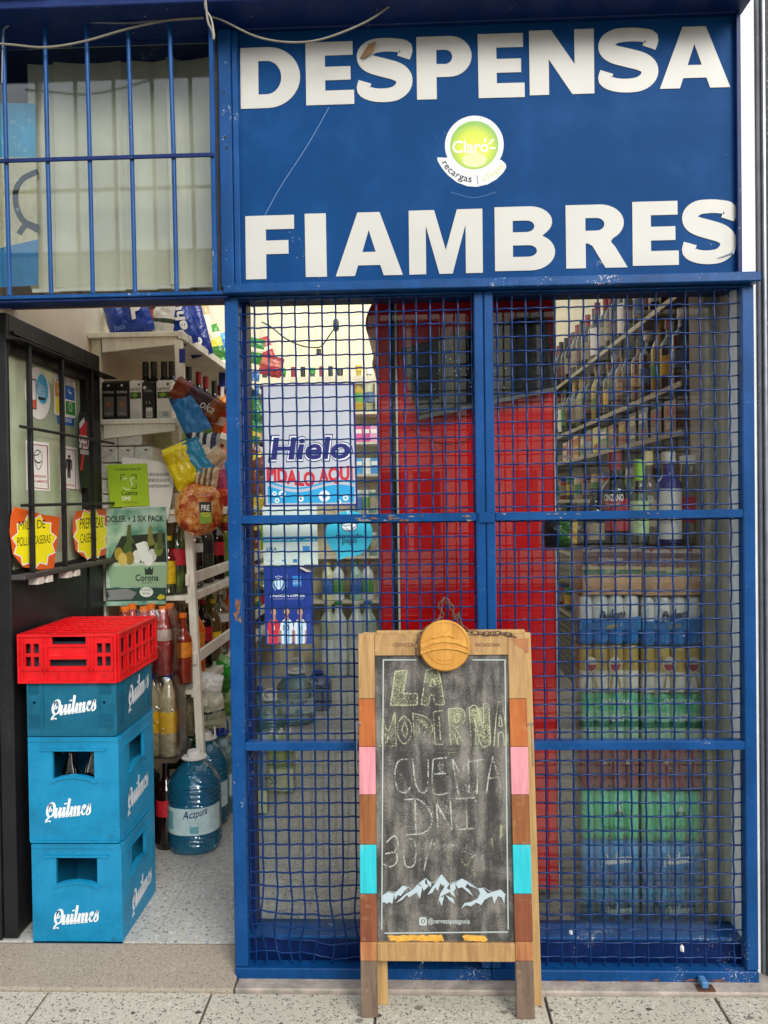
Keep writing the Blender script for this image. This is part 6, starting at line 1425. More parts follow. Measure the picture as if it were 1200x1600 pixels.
# ---- top shelf: big bags
NB = lambda *s, **k: zones(list(s), **k)
BLU = '#1c3f9a'
def lbag(lab, u, v, w, h, ang, Y, stops, axis=2, tck=.42, words=None, name='noodle_bag', seed=None, grp=None, wob=.05, rough=.25):
    t = bagp(name, lab, u, v, w, h, ang, Y, zones(tuple(stops), axis, wob, rough), tck, grp, seed if seed is not None else int(u * 7 + v))
    if words:
        for s_, bx, c_, bo in words:
            # print that follows the front of the pillow, in the bag's own coordinates
            s = (Y + 2.4) / FPX; W, H = w * s, h * s; vs, fs = text2d(s_, bo, .15); xs = [q[0] for q in vs]; ys = [q[1] for q in vs]; mb = MB(); T = min(W, H) * tck / 2
            rot = bx[4] if len(bx) > 4 else 0
            for x, y in vs:
                a = bx[0] + (x - min(xs)) / (max(xs) - min(xs)) * (bx[2] - bx[0]); b = bx[1] + (y - min(ys)) / (max(ys) - min(ys)) * (bx[3] - bx[1])
                if rot: a, b = -b, a
                e = max(0, 1 - abs(2 * a) ** 3.2) * max(0, 1 - abs(2 * b) ** 4.5); mb.v.append(V((a * W, -T * 1.06 * e ** .55 - .003, b * H)))
            mb.f = fs; link('lettering', mb.mesh('lettering', ink(c_)), t)
    return t
zT = lz_[0]
lbag('royal blue pasta bag with big white P, left end of the top shelf', 199, 486, 72, 78, -14, 1.05, [(0, BLU), (.93, '#c9c7bd')], words=[('P', (.12, -.26, .38, .12), '#e8e6e0', .05), ('Pasta', (-.32, -.38, -.08, -.28), '#7d96d2', .0)])
lbag('cream back bag behind the blue pasta bag on the top shelf', 180, 480, 44, 74, -18, 1.16, [(0, '#cfc9b4'), (.5, '#e0dac6')])
lbag('red and brown foil bag between blue and silver bags on the top shelf', 229, 490, 26, 66, 8, 1.06, [(0, '#7a3a1c'), (.35, '#a8431f'), (.6, '#4a2318'), (.8, '#8b7a4a')])
lbag('silver foil bag with grey print on the top shelf', 249, 494, 48, 72, 6, 1.08, [(0, '#c9c6bc'), (.35, '#26382c'), (.45, '#d6d3ca'), (.8, '#9d9a94')], rough=.12)
lbag('royal blue bag with white script standing at the top shelf corner', 282, 497, 36, 88, -16, 1.12, [(0, BLU), (.9, '#d6d4cc')], words=[('Pehua', (-.44, -.26, .44, .20, 1.57), '#eceae4', .03)])
lbag('dark blue bag leaning right of the scripted blue bag', 305, 512, 36, 92, -14, 1.40, [(0, '#17307c'), (.86, '#c9c7be')], words=[('Pe', (-.46, -.2, -.20, .25, 1.57), '#e4e2dc', .03)])
lbag('pale end bag tucked behind the dark blue bag', 318, 500, 22, 66, -8, 1.75, [(0, '#d8d2b8'), (.6, '#b8a678')])
lbag('green and yellow chip bag on the top shelf edge', 332, 535, 30, 54, -14, 1.95, [(0, '#2f6b28'), (.35, '#d6bf38'), (.6, '#e8e4c4'), (.75, '#3f8d2c')])
lbag('green and white chip bag farther along the top shelf', 345, 556, 22, 50, -10, 2.35, [(0, '#e4e0c6'), (.35, '#3a8a30'), (.7, '#2c6ea8')])
lbag('small blue bag at the far end of the top shelf before the gate post', 350, 540, 14, 40, -10, 2.5, [(0, '#2c6ea8'), (.6, '#5aa0d0')])
# ---- second shelf: wine cartons and bottles
z = lz_[1] + .001
CK, CWH = '#242220', '#e4e0d4'
ct = [(160, 180, CK, 'dark wine carton, leftmost beside the door'), (181, 201, CK, 'dark wine carton, second from the door'), (203, 222, CWH, 'white wine carton, left one of two'), (223, 242, CK, 'dark carton with barcode between two white cartons'), (245, 268, CWH, 'white wine carton with green leaf at the shelf corner')]
for i, (u0, u1, c_, lab) in enumerate(ct):
    Yc = YS + .03 + (0 if i != 2 else .005); x0, x1 = at(u0, 640, Yc).x, at(u1, 640, Yc).x; h = at(210, 593 + (0 if i != 3 else 2), Yc).z - z
    t = thing('wine_carton', lab, 'carton', ((x0 + x1) / 2, Yc, z), 'wine cartons on the second left shelf')
    d = (x1 - x0) * 1.05
    part('carton', MB().box(x0, Yc, z, x1, Yc + d, z + h * .93), mat(c_, .35, 0, .06), t, bev=.0015)
    gm_ = MB().add([(x0, Yc, z + h * .931), (x1, Yc, z + h * .931), (x1, Yc + d, z + h * .931), (x0, Yc + d, z + h * .931), (x0, Yc + d * .45, z + h), (x1, Yc + d * .45, z + h)], [(0, 1, 5, 4), (2, 3, 4, 5), (0, 4, 3), (1, 2, 5), (0, 3, 2, 1)])
    part('gable_top', gm_, mat(c_, .35, 0, .06), t)
    F = Fr((x0, Yc - .0005, z)); W = x1 - x0
    li = ink('#e4dfd2' if c_ == CK else '#2a2824')
    def bx_(a, b, c, d_): return (W * a, h * b, W * c, h * d_)
    if i in (0, 1):
        txt(F, 'ZUMEVA', bx_(.08, .66, .92, .72), li, t, .0008); fill('grey_panel', F, [rect(*bx_(.12, .08, .88, .58))], ink('#6e6a62'), t, .0006)
        fill('fruit_print', F, [ell(W * .5, h * .38, W * .17, h * .07, 14)], ink('#b06a3a'), t, .0009); fill('round_mark', F, [ell(W * .5, h * .86, W * .10, W * .10, 12)], ink('#d6d0c2'), t, .0008); txt(F, 'malbec', bx_(.2, .14, .8, .18), ink('#c9c4b8'), t, .0009)
    elif i == 3:
        fill('round_mark', F, [ell(W * .2, h * .82, W * .14, W * .14, 12)], ink('#d6d0c2'), t, .0008); txt(F, 'ZUMEVA', bx_(.12, .70, .8, .76), ink('#b8b2a4'), t, .0008); fill('barcode_panel', F, [rect(*bx_(.28, .04, .80, .30))], ink('#d8d4c8'), t, .0006)
        for q_ in range(7): fill('barcode_bar', F, [rect(W * (.33 + q_ * .062), h * .06, W * (.35 + q_ * .062 + .012 * (q_ % 2)), h * .20)], ink('#2a2824'), t, .0008)
        txt(F, '1 L', bx_(.3, .40, .7, .47), ink('#c9c4b8'), t, .0008)
    else:
        txt(F, 'NATIVO', bx_(.06, .71, .90, .79), li, t, .0008, .01); fill('green_picture', F, [rect(*bx_(.06, .52, .94, .68))], ink('#3b4a22'), t, .0006); fill('leaf_print', F, [[(W * .1, h * .62), (W * .5, h * .67), (W * .7, h * .60), (W * .4, h * .54)]], ink('#7ca63a'), t, .0009)
        fill('round_mark', F, [ell(W * .78, h * .87, W * .09, W * .09, 12)], ink('#3a3832'), t, .0008); fill('foot_panel', F, [rect(*bx_(.08, .02, .92, .20))], ink('#c9c6bc'), t, .0006)
        if i == 4:
            for q_ in range(7): fill('barcode_bar', F, [rect(W * (.42 + q_ * .05), h * .06, W * (.44 + q_ * .05), h * .17)], ink('#2a2824'), t, .0008)
            F2_ = Fr((x1 + .0005, Yc, z), (0, 1, 0)); fill('leaf_print', F2_, [[(d * .1, h * .30), (d * .3, h * .52), (d * .8, h * .60), (d * .7, h * .40), (d * .9, h * .24), (d * .5, h * .22)]], ink('#7fae3c'), t, .0006); fill('green_picture', F2_, [rect(d * .1, h * .55, d * .9, h * .68)], ink('#3b4a22'), t, .0005)
for i, u in enumerate((228, 241, 257, 269)):
    Yb = YS + .20; put(B['dark_wine'](), 'wine_bottle', f'dark wine bottle with maroon top, {ORD[i]} from the left behind the cartons', 'bottle', (at(u, 600, Yb).x, Yb, z), 0, 'wine bottles on the second left shelf', sc=.93)
for i in range(14):
    Yb = YS + .38 + i * .15; put(B['red_wine' if i % 3 else 'dark_wine'](), 'wine_bottle', f'dark wine bottle, {ORD[i]} along the front edge of the second left shelf', 'bottle', (xfs[1] - .065 + random.uniform(-.006, .006), Yb, z), 0, 'wine bottles on the second left shelf', sc=.95)
# ---- third shelf: wrapped white packs
WRAP = mat('#d9d5c8', .3, 0, .10, 18, .7, 26, spec=.7, name='wrapped paper')
z = lz_[2] + .001; n_ = 0
zz = [at(200, v, YS).z for v in (793, 768, 720, 674)]
for r_, (v0, v1) in enumerate(((672, 696), (698, 722), (724, 747), (749, 771), (773, 794))):
    for u0, u1 in (((157, 183), (184, 221)) if r_ == 0 else ((157, 183), (184, 209), (210, 238))):
        n_ += 1; Yc = YS + .02 + .004 * (n_ % 2); x0, x1 = at(u0, 700, Yc).x, at(u1, 700, Yc).x; z0_, z1_ = at(200, v1, Yc).z, at(200, v0, Yc).z
        t = thing('white_pack', f'white wrapped pack, {ORD[(157, 184, 210).index(u0)]} from the door in the {ORD[r_]} row down', 'pack', ((x0 + x1) / 2, Yc, z0_), 'white wrapped packs on the third left shelf')
        part('wrapped_block', MB().box(x0, Yc, z0_, x1, Yc + .16, z1_), WRAP, t, bev=.004)
        F = Fr((x0, Yc - .0006, z0_)); W, H = x1 - x0, z1_ - z0_
        strokes('wrapper_fold', F, [[(0.002, H - .002), (W * .36, H * .56)], [(W - .002, H - .002), (W * .64, H * .56)], [(.002, .002), (W * .36, H * .48)], [(W - .002, .002), (W * .64, H * .48)], [(W * .36, H * .52), (W * .64, H * .52)]], .0016, ink('#aaa596'), t, .0004)
        fill('grey_stamp', F, [rect(W * .55, H * .72, W * .72, H * .84)], ink('#5c5a54'), t, .0006)
boxp('striped_pack', 'brown striped biscuit packs right of the white packs', 'pack', at(240, 745, YS + .05).x, YS + .05, at(240, 770, YS + .05).z, at(272, 745, YS + .05).x, YS + .2, at(240, 748, YS + .05).z, mat('#6b3b26', .3, 0, .4, 60), bands=[(0, 1, .1 + k * .2, .2 + k * .2, '#b9a284') for k in range(4)])
tag(part('pale_board', MB().box(at(228, 700, 1.15).x, 1.15, lz_[2] + .001, at(268, 700, 1.15).x, 1.16, at(240, 676, 1.15).z), mat('#cfd6a0', .6), None), 'pale green card standing behind the wrapped packs', 'card')
# ---- notices clipped to the shelf end
FN = Fr((0, .935, 0)); qn = FN.px
def npoly(*p): return [qn(*k) for k in p]
t = thing('paper_notice', 'white typed paper notice behind the green notice', 'notice', at(230, 755, .935))
pm = MB(); pg_ = [qn(*p) for p in ((190, 714), (222, 717), (252, 722), (268, 733), (271, 760), (266, 790), (262, 812), (190, 794))]
fill('sheet', FN, [pg_], mat('#dddad0', .7, 0, .06, 8), t, -.004, -.005)
for k, s_ in enumerate(('LA VENTA DE ALCOHOL', 'DESPUES DE LAS 23 HS', 'POR DISPOSICION 04/2014')):
    txt(Fr((0, .9385, 0)), s_, (*qn(228, 744 + k * 9), *qn(264, 738.5 + k * 9.2)), ink('#34322e'), t, .0006, .012)
t = thing('payment_notice', 'lime green payment notice clipped to the shelf end', 'notice', at(200, 760, .935))
fill('sheet', FN, [npoly((167, 726), (230, 724), (234, 790), (172, 793))], mat('#9fbf1e', .5, 0, .08, 10), t, .0012, .0)
txt(FN, 'ACA INGRESAS Y PAGAS CON', (*qn(180, 735.5), *qn(220, 731)), ink('#33401a'), t, .0018, .01)
DK = ink('#23301c'); WH = ink('#eef2dc')
for pth in (((189, 750), (189, 742), (196, 742)), ((205, 742), (213, 742), (213, 749)), ((213, 756), (213, 763), (206, 763))): strokes('frame_corner', FN, [[qn(*p) for p in pth]], .004, DK, t, .0018, smooth=False)
strokes('smile_logo', FN, [[qn(192, 761), qn(198, 765), qn(203, 764)], [qn(193, 750), qn(196, 747), qn(199, 748)], [qn(210, 747), qn(205, 747.5), (qn(205, 753)), (qn(207, 756)), qn(204, 760)]], .0035, WH, t, .0018)
txt(FN, 'Cuenta', (*qn(190, 774), *qn(215, 766)), DK, t, .0018, .015); txt(FN, 'DNI', (*qn(191, 782), *qn(204, 775.5)), WH, t, .0018, .02); txt(FN, 'de Banco Provincia', (*qn(192, 786.5), *qn(216, 784)), DK, t, .0018)
t = thing('cooler_poster', 'green tinted beer cooler poster leaning against the shelf end', 'poster', at(214, 870, .93))
FC = Fr((0, .925, 0)); qk = FC.px
def kpoly(*p): return [qk(*k) for k in p]
cpm, cpn, cpb, cpt = base('tinted print'); n = nd(cpn, 'ShaderNodeTexNoise', Scale=14.0, Detail=4.0); cpn.links.new(cpt, n.inputs['Vector']); r = ramp(cpn, [(.35, s2l('#3f7d68')), (.5, s2l('#86ac94')), (.7, s2l('#b9d0bc'))]); cpn.links.new(n.outputs[0], r.inputs[0]); cpn.links.new(r.outputs[0], cpb.inputs['Base Color'])
fill('sheet', FC, [kpoly((166, 795), (259, 792), (262, 880), (259, 944), (166, 947))], cpm, t, .0012, 0)
txt(FC, 'COOLER + 2 SIX PACK', (*qk(159, 816), *qk(256, 805)), ink('#1e2a26'), t, .0018, .025)
fill('cooler_inside', FC, [kpoly((170, 878), (190, 838), (258, 832), (261, 880))], ink('#20281e'), t, .0018)
fill('cooler_rim', FC, [kpoly((170, 880), (260, 878), (260, 883), (170, 885))], ink('#b4ccae'), t, .0022)
fill('cooler_front', FC, [kpoly((170, 884), (261, 882), (260, 917), (172, 917))], ink('#8fb08a'), t, .0020)
for k, (u, v, c_) in enumerate(((186, 866, '#9a8a2c'), (200, 858, '#3f5a24'), (214, 870, '#d8dcd0'), (226, 856, '#cfd6c8'), (238, 868, '#c9ccc0'), (248, 858, '#6b7d2c'), (203, 872, '#8a7a24'), (232, 874, '#e4e6dc'), (192, 874, '#c9b45a'))):
    fill('bottle_print', FC, [ell(*qk(u, v), .020, .030, 14)], ink(c_), t, .0023 + k * 5e-5)
for k, (u, v) in enumerate(((202, 832), (235, 834), (250, 840))):
    fill('bottle_print', FC, [kpoly((u - 2, v - 12), (u + 3, v - 12), (u + 4, v + 6), (u + 9, v + 16), (u - 4, v + 20), (u - 4, v + 6))], ink('#4a5a2c' if k != 1 else '#7a7a34'), t, .0030 + k * 5e-5)
fill('bottle_print', FC, [kpoly((212, 850), (224, 846), (240, 876), (222, 878))], ink('#dfe4da'), t, .0034)
fill('crown_print', FC, [kpoly((226, 886), (230, 890), (234, 885), (237, 890), (240, 884), (239, 898), (227, 898))], ink('#26342c'), t, .0026)
txt(FC, 'Corona', (*qk(212, 908), *qk(248, 897)), ink('#22302c'), t, .0026, .02); txt(FC, 'Extra', (*qk(223, 911.5), *qk(238, 908.5)), ink('#22302c'), t, .0026)
fill('dark_foot', FC, [kpoly((166, 919), (260, 918), (259, 938), (166, 940))], ink('#24463a'), t, .0018)
fill('grey_patch', FC, [kpoly((168, 922), (200, 920), (214, 926), (206, 936), (168, 938))], ink('#7d827c'), t, .0022)
fill('badge_print', FC, [ell(*qk(229, 925), .030, .022, 24)], ink('#dce4d6'), t, .0024)
txt(FC, 'LA CERVEZA', (*qk(221, 923.5), *qk(237, 920)), ink('#24463a'), t, .0028); txt(FC, 'MAS FINA', (*qk(223, 929), *qk(235, 925.5)), ink('#24463a'), t, .0028)
txt(FC, '$', (*qk(166, 934), *qk(171, 925)), ink('#1e2a26'), t, .0026, .02)
fill('yellow_print', FC, [kpoly((245, 934), (251, 928), (257, 930), (258, 935), (250, 937))], ink('#c9bd2c'), t, .0026)

# ---- bottles on the fourth and fifth left shelves
GR1 = 'soda bottles on the left shelves'
B['cola'] = lambda: bottle('cola', .046, .33, .013, .66, COLA, RC, LR, (.40, .62), .022, 1.25, neckl=.92)
B['orange_soda'] = lambda: bottle('orange_soda', .046, .33, .013, .64, gloss('#d9660f', .08), OC, mat('#e08a2a', .4, 0, .2, 50), (.42, .62), .022, 1.25, neckl=.92)
B['clear_soda'] = lambda: bottle('clear_soda', .044, .34, .013, .66, PETC, WC, mat('#d8dcd4', .5, 0, .2, 60), (.52, .76), .022, 1.25, neckl=.92)
B['dark_clear_soda'] = lambda: bottle('dark_clear_soda', .044, .34, .013, .66, gloss('#3a3f36', .08), BC, LK, (.45, .70), .022, 1.25, neckl=.92)
B['yellow_cap_soda'] = lambda: bottle('yellow_cap_soda', .044, .33, .013, .62, gloss('#5c4a26', .08), YC, LY, (.28, .48), .022, 1.25, neckl=.92)
B['lime_soda'] = lambda: bottle('lime_soda', .046, .34, .013, .66, gloss('#7d9a3c', .08), GC, LG, (.4, .62), .022, 1.25, neckl=.92)
B['blue_cap_soda'] = lambda: bottle('blue_cap_soda', .044, .33, .013, .60, PETC, NC, LB, (.38, .6), .022, 1.25, neckl=.92)
SN_ = {'cola': 'cola bottle with red cap', 'orange_soda': 'orange soda bottle with orange cap', 'clear_soda': 'clear soda bottle with pale label', 'dark_clear_soda': 'dark bottle with black cap', 'yellow_cap_soda': 'brown soda bottle with yellow cap', 'lime_soda': 'lime soda bottle with green cap', 'blue_cap_soda': 'clear soda bottle with blue cap'}
z4, z5 = lz_[3] + .001, lz_[4] + .001
def fronts(seq, z, shelf, x, y0, dy):
    for i, kd in enumerate(seq):
        put(B[kd](), 'soda_bottle', f'{SN_[kd]}, {ORD[i]} along the {shelf}', 'bottle', (x + random.uniform(-.01, .005), y0 + i * dy + random.uniform(-.01, .01), z), random.uniform(0, 6), GR1, sc=random.uniform(.95, 1.02))
fronts(['lime_soda', 'clear_soda', 'dark_clear_soda', 'cola', 'lime_soda', 'orange_soda', 'cola', 'clear_soda', 'yellow_cap_soda', 'lime_soda', 'cola', 'orange_soda', 'clear_soda'], z4, 'fourth left shelf', xfs[3] - .075, 1.12, .20)
fronts(['cola', 'orange_soda', 'cola', 'yellow_cap_soda', 'clear_soda', 'orange_soda', 'lime_soda', 'cola', 'orange_soda', 'clear_soda', 'cola', 'lime_soda', 'orange_soda'], z5, 'fifth left shelf', xfs[4] - .085, 1.10, .17)
for i, kd in enumerate(('blue_cap_soda', 'clear_soda', 'dark_clear_soda', 'blue_cap_soda', 'lime_soda')):
    put(B[kd](), 'soda_bottle', f'{SN_[kd]}, {ORD[i]} in the back row, fifth left shelf', 'bottle', (xfs[4] - .20, 1.22 + i * .19, z5), 0, GR1)
t = put(B['cola'](), 'soda_bottle', 'tall clear bottle with red label at the near end of the shelf', 'bottle', (at(277, 930, 1.02).x, 1.04, z4), .4, GR1)
for o_ in t.children:
    if o_.name.startswith('body'): o_.data = bottle('clr_red', .042, .34, .013, .60, PETC, RC, LR, (.36, .62), .022, 1.25, neckl=.92)[0][1]
put(bottle('sml', .03, .26, .012, .6, GLC, YC, mat('#d8b41c', .4, 0, .3, 50), (.2, .75), .02), 'soda_bottle', 'small bottle with tall yellow label right of the cooler poster', 'bottle', (at(265, 900, 1.0).x, .99, z4), 0)

# ---- shrink wrapped packs of bottles stacked at the shelf end
PINKW = gloss('#a83a34', .25); CREAMB = gloss('#b7ab8a', .25); WRAPF = clear((.93, .93, .90), .09, rough=.15, name='crinkled shrink wrap', bump=26)
def wrapstack(lab, us, Yb, z0_, h, r, body, cap, labm, lz, key):
    grp_x = [at(u, 1000, Yb).x for u in us]
    t = thing('bottle_pack', lab, 'bottle pack', (grp_x[0], Yb, z0_), 'shrink-wrapped bottle packs stacked by the shelf')
    pcs = bottle(key, r, h, .016, .70, body, cap, labm, lz, .022, 1.2, 14, neckl=.93)
    for row in range(2):
        for x in grp_x:
            b = bpy.data.objects.new('bottle', pcs[0][1]); C.objects.link(b); b.parent = t; b.location = V((x, Yb + row * 2.05 * r, z0_)) - t.location
            for n_, me in pcs[1:]: link(n_, me, b)
    x0, x1 = min(grp_x) - r - .004, max(grp_x) + r + .004; y0, y1 = Yb - r - .004, Yb + 3.05 * r + .004
    wm = MB(); rings = []
    for zf, k in ((0, .985), (.05, 1), (.35, 1.01), (.62, 1.0), (.80, .93), (.93, .86), (.99, .80)):
        cx, cy = (x0 + x1) / 2, (y0 + y1) / 2; rings.append([(cx + (p[0] - cx) * k, cy + (p[1] - cy) * k, z0_ + h * zf) for p in rrect(x0, y0, x1, y1, .03, 3)])
    n_ = len(rings[0]); wm.v = [V(p) for g in rings for p in g]
    for i in range(len(rings) - 1):
        for k in range(n_): wm.f.append((i * n_ + k, i * n_ + (k + 1) % n_, (i + 1) * n_ + (k + 1) % n_, (i + 1) * n_ + k))
    part('shrink_wrap', wm, WRAPF, t, 60); return t
zb3, zb2 = at(265, 1052, .82).z, at(262, 1178, .82).z
wrapstack('wrapped pack of red drink bottles with orange caps, upper of the stack', (196, 226, 256), .80, zb3 + .002, at(256, 950, .80).z - zb3, .041, PINKW, OC, mat('#c9b8ae', .4, 0, .25, 40), (.52, .80), 'pinkb')
wrapstack('wrapped pack of cream bottles with yellow labels, middle of the stack', (203, 234, 262), .80, zb2 + .002, zb3 - zb2 - .004, .042, CREAMB, NC, mat('#e0b61a', .4, 0, .12, 40), (.30, .56), 'creamb')
for k, (u, sg_) in enumerate(((284, 'inner'), (275, 'outer'))):
    if k == 0: put(bottle('orgb', .038, .30, .014, .62, gloss('#8a2f16', .2), OC, mat('#d9822a', .4, 0, .3, 40), (.38, .60), .02), 'soda_bottle', 'red brown soda bottle wrapped in film right of the red packs', 'bottle', (at(284, 1060, .90).x, .93, at(284, 1066, .93).z), 0, GR1)
t = put(bottle('darkfl', .045, .38, .015, .62, COLA, NC, LR, (.38, .56), .022, 1.3), 'soda_bottle', 'dark bottle with red label standing on floor behind crates', 'bottle', (at(256, 1300, .80).x, .84, FLOOR), 0)
t = thing('bottle_pack', 'lowest wrapped bottle pack standing on the floor behind the crates', 'bottle pack', (at(225, 1250, .8).x, .80, FLOOR), 'shrink-wrapped bottle packs stacked by the shelf')
for row in range(2):
    for u in (196, 222):
        b = link('bottle', bottle('dkpk', .045, zb2 - FLOOR - .004, .016, .7, COLA, BC, LR, (.4, .6), .02)[0][1], t, V((at(u, 1250, .8).x, .80 + row * .095, FLOOR)) - t.location)
part('support_board', MB().box(at(190, 1180, .8).x, .74, zb2 - .012, at(282, 1180, .8).x, .97, zb2), mat('#4a3f30', .8), t)

# ---- bags hung from the shelf edge
def hang(lab, u, v, w, h, ang, Y, stops, seed, axis=2, rough=.22, nm='snack_bag', words=None, tck=.5, wob=.05):
    k = 1.22 if Y < 1 and nm == 'snack_bag' else 1
    return lbag(lab, u, v, w * k, h * k, ang, Y, stops, axis, tck, words, nm, seed, 'bags hung on strips from the shelf edge', wob, rough)
hang('burgundy sweet bag, topmost on the near hanging strip', 309, 625, 72, 30, 32, .90, [(0, '#7a3018'), (.3, '#3d1420'), (.75, '#8a4a20')], 1, 0, words=[('oka', (.12, -.2, .38, .18), '#d8cfc4', .0)])
hang('bright blue snack bag below the burgundy bag on the near strip', 300, 652, 36, 70, -24, .895, [(0, '#6b9a3a'), (.16, '#2c7fc0'), (.85, '#1a4a80')], 2)
hang('navy and white striped peanut bag on the near strip', 317, 690, 44, 26, 6, .88, [(0, '#1c2438'), (.2, '#d0d0c8'), (.3, '#1c2438'), (.42, '#d0d0c8'), (.52, '#1c2438'), (.64, '#d0d0c8'), (.75, '#24304c'), (.9, '#b0b0aa')], 3, 0, wob=.01)
hang('cream nougat bag beside the teal bag on the near strip', 326, 710, 36, 40, -40, .885, [(0, '#c9b08a'), (.5, '#d9cbb0')], 4)
hang('teal snack bag, middle of the near hanging strip', 307, 718, 34, 62, -28, .87, [(0, '#5c8a3a'), (.18, '#1f86ac'), (.85, '#176a8c')], 5)
hang('yellow foil snack bag at the left of the near strip', 285, 728, 36, 58, -22, .86, [(0, '#e0c810'), (.6, '#d2b50c'), (.85, '#ead83a')], 6, rough=.12)
hang('striped brown peanut bag under the teal bag', 321, 744, 34, 30, 10, .865, [(k / 10, '#6b5238' if k % 2 else '#c4a680') for k in range(9)], 7, 0, wob=.01)
t = hang('clear bag of pizza bases with green tag, lowest on the near strip', 311, 795, 74, 82, 8, .85, [(0, '#c98a3a'), (.22, '#8c3a22'), (.45, '#c08048'), (.6, '#b06a4a'), (.8, '#cfae86')], 8, tck=.45, wob=.12, rough=.15, nm='pizza_base_bag')
for o_ in t.children:
    if o_.name.startswith('film_bag'):
        q_, qn_, qb_, qt_ = base('pizza under film'); nz_ = nd(qn_, 'ShaderNodeTexNoise', Scale=26.0, Detail=5.0, Roughness=.65, Distortion=.8); qn_.links.new(qt_, nz_.inputs['Vector'])
        rz_ = ramp(qn_, [(.30, s2l('#7a2418')), (.42, s2l('#b0482a')), (.52, s2l('#cf8a3c')), (.64, s2l('#d9b07a')), (.74, s2l('#a8302a'))]); qn_.links.new(nz_.outputs[0], rz_.inputs[0]); qn_.links.new(rz_.outputs[0], qb_.inputs['Base Color']); qb_.inputs['Roughness'].default_value = .14
        bz_ = nd(qn_, 'ShaderNodeBump', Strength=.5, Distance=.01); qn_.links.new(nz_.outputs[0], bz_.inputs['Height']); qn_.links.new(bz_.outputs[0], qb_.inputs['Normal']); s_ = (.85 + 2.4) / FPX; o_.data = bag_mesh('pizza round', 76 * s_, 84 * s_, 74 * s_ * .42, q_, seed=8, rnd_=True)[0][1]
for lab_, u, v, w, h, a, Y_, st_ in (('orange and white snack bag tucked behind the blue bag', 330, 660, 34, 56, 20, .95, [(0, '#d8702a'), (.5, '#e8dcc8'), (.7, '#c23a20')]), ('green snack bag tucked behind the yellow bag', 300, 700, 30, 60, 12, .96, [(0, '#3f8d2c'), (.6, '#c9d63a')]),
                                     ('pink biscuit bag tucked behind the striped bags', 336, 735, 26, 50, -8, .95, [(0, '#c9567a'), (.5, '#e8c0b8')]), ('small red bag under the burgundy bag', 322, 648, 26, 34, 40, .93, [(0, '#a81c20'), (.6, '#d8b03a')])):
    hang(lab_, u, v, w, h, a, Y_, st_, int(u + v))
FH2 = Fr((0, .752, 0)); q2 = FH2.px
tg = fill('green_tag', FH2, [[q2(*p) for p in ((309, 783), (328, 780), (334, 812), (316, 817))]], ink('#232a16'), t, .0); fill('tag_foot', FH2, [[q2(*p) for p in ((312, 799), (331, 796), (334, 812), (316, 817))]], ink('#7f9c2c'), t, .0006)
txt(FH2, 'PRE', (*q2(314, 795), *q2(327, 786)), ink('#e8e4d8'), t, .0009, .02, rot=.12); txt(FH2, 'PIZZA', (*q2(316, 804), *q2(330, 798)), ink('#e6d83a'), t, .0009, .01, rot=.12)
for k, (u, v, w, h, a, st_) in enumerate(((349, 650, 16, 66, -6, [(0, '#d8562a'), (.5, '#b8331e'), (.8, '#e08a3a')]), (345, 712, 22, 34, -20, [(0, '#c23020'), (.5, '#d86a2a')]), (350, 745, 20, 70, -12, [(0, '#1f4f8c'), (.6, '#2c6ea8')]), (346, 776, 24, 28, 10, [(0, '#b8241c'), (.6, '#d04a2a')]), (353, 812, 16, 36, 0, [(0, '#a8341e'), (.4, '#e0c43a'), (.7, '#8c1f1c')]))):
    hang(['orange snack bag, topmost on the strip by the gate post', 'red snack bag, second on the strip by the gate post', 'deep blue snack bag hanging by the gate post', 'glossy red snack bag under the blue one by the gate post', 'red and yellow bag, lowest on the strip by the gate post'][k], u, v, w, h, a, 1.9 - k * .03, st_, 20 + k)
for k, (u0, v0, uc, vc, Y, lab) in enumerate(((296, 528, 285, 556, .90, 'blue hanging hook tag on the near shelf corner'), (352, 575, 347, 593, 1.9, 'blue hanging hook tag by the gate post'))):
    t = thing('hook_tag', lab, 'hook', at(uc, vc, Y)); s = (Y + 2.4) / FPX
    p = at(uc, vc, Y); part('blue_clip', MB().box(p.x - 5 * s, Y - .004, p.z - 11 * s, p.x + 5 * s, Y + .004, p.z + 11 * s), mat('#1d2f86', .4), t, bev=.002)
    part('wire_hook', MB().tube(smoothpts([at(uc, vc - 10, Y), at(uc + 6, vc - 18, Y), at(u0, v0 + 6, Y), at(u0 - 2, v0 - 4, Y + .02)]), .0016, 6), STEEL, t, 60)
    part('paper_strip', MB().box(p.x - 2.4 * s, Y - .001, p.z - 46 * s, p.x + 2.8 * s, Y + .001, p.z - 11 * s), mat('#e6e2d6', .6), t)

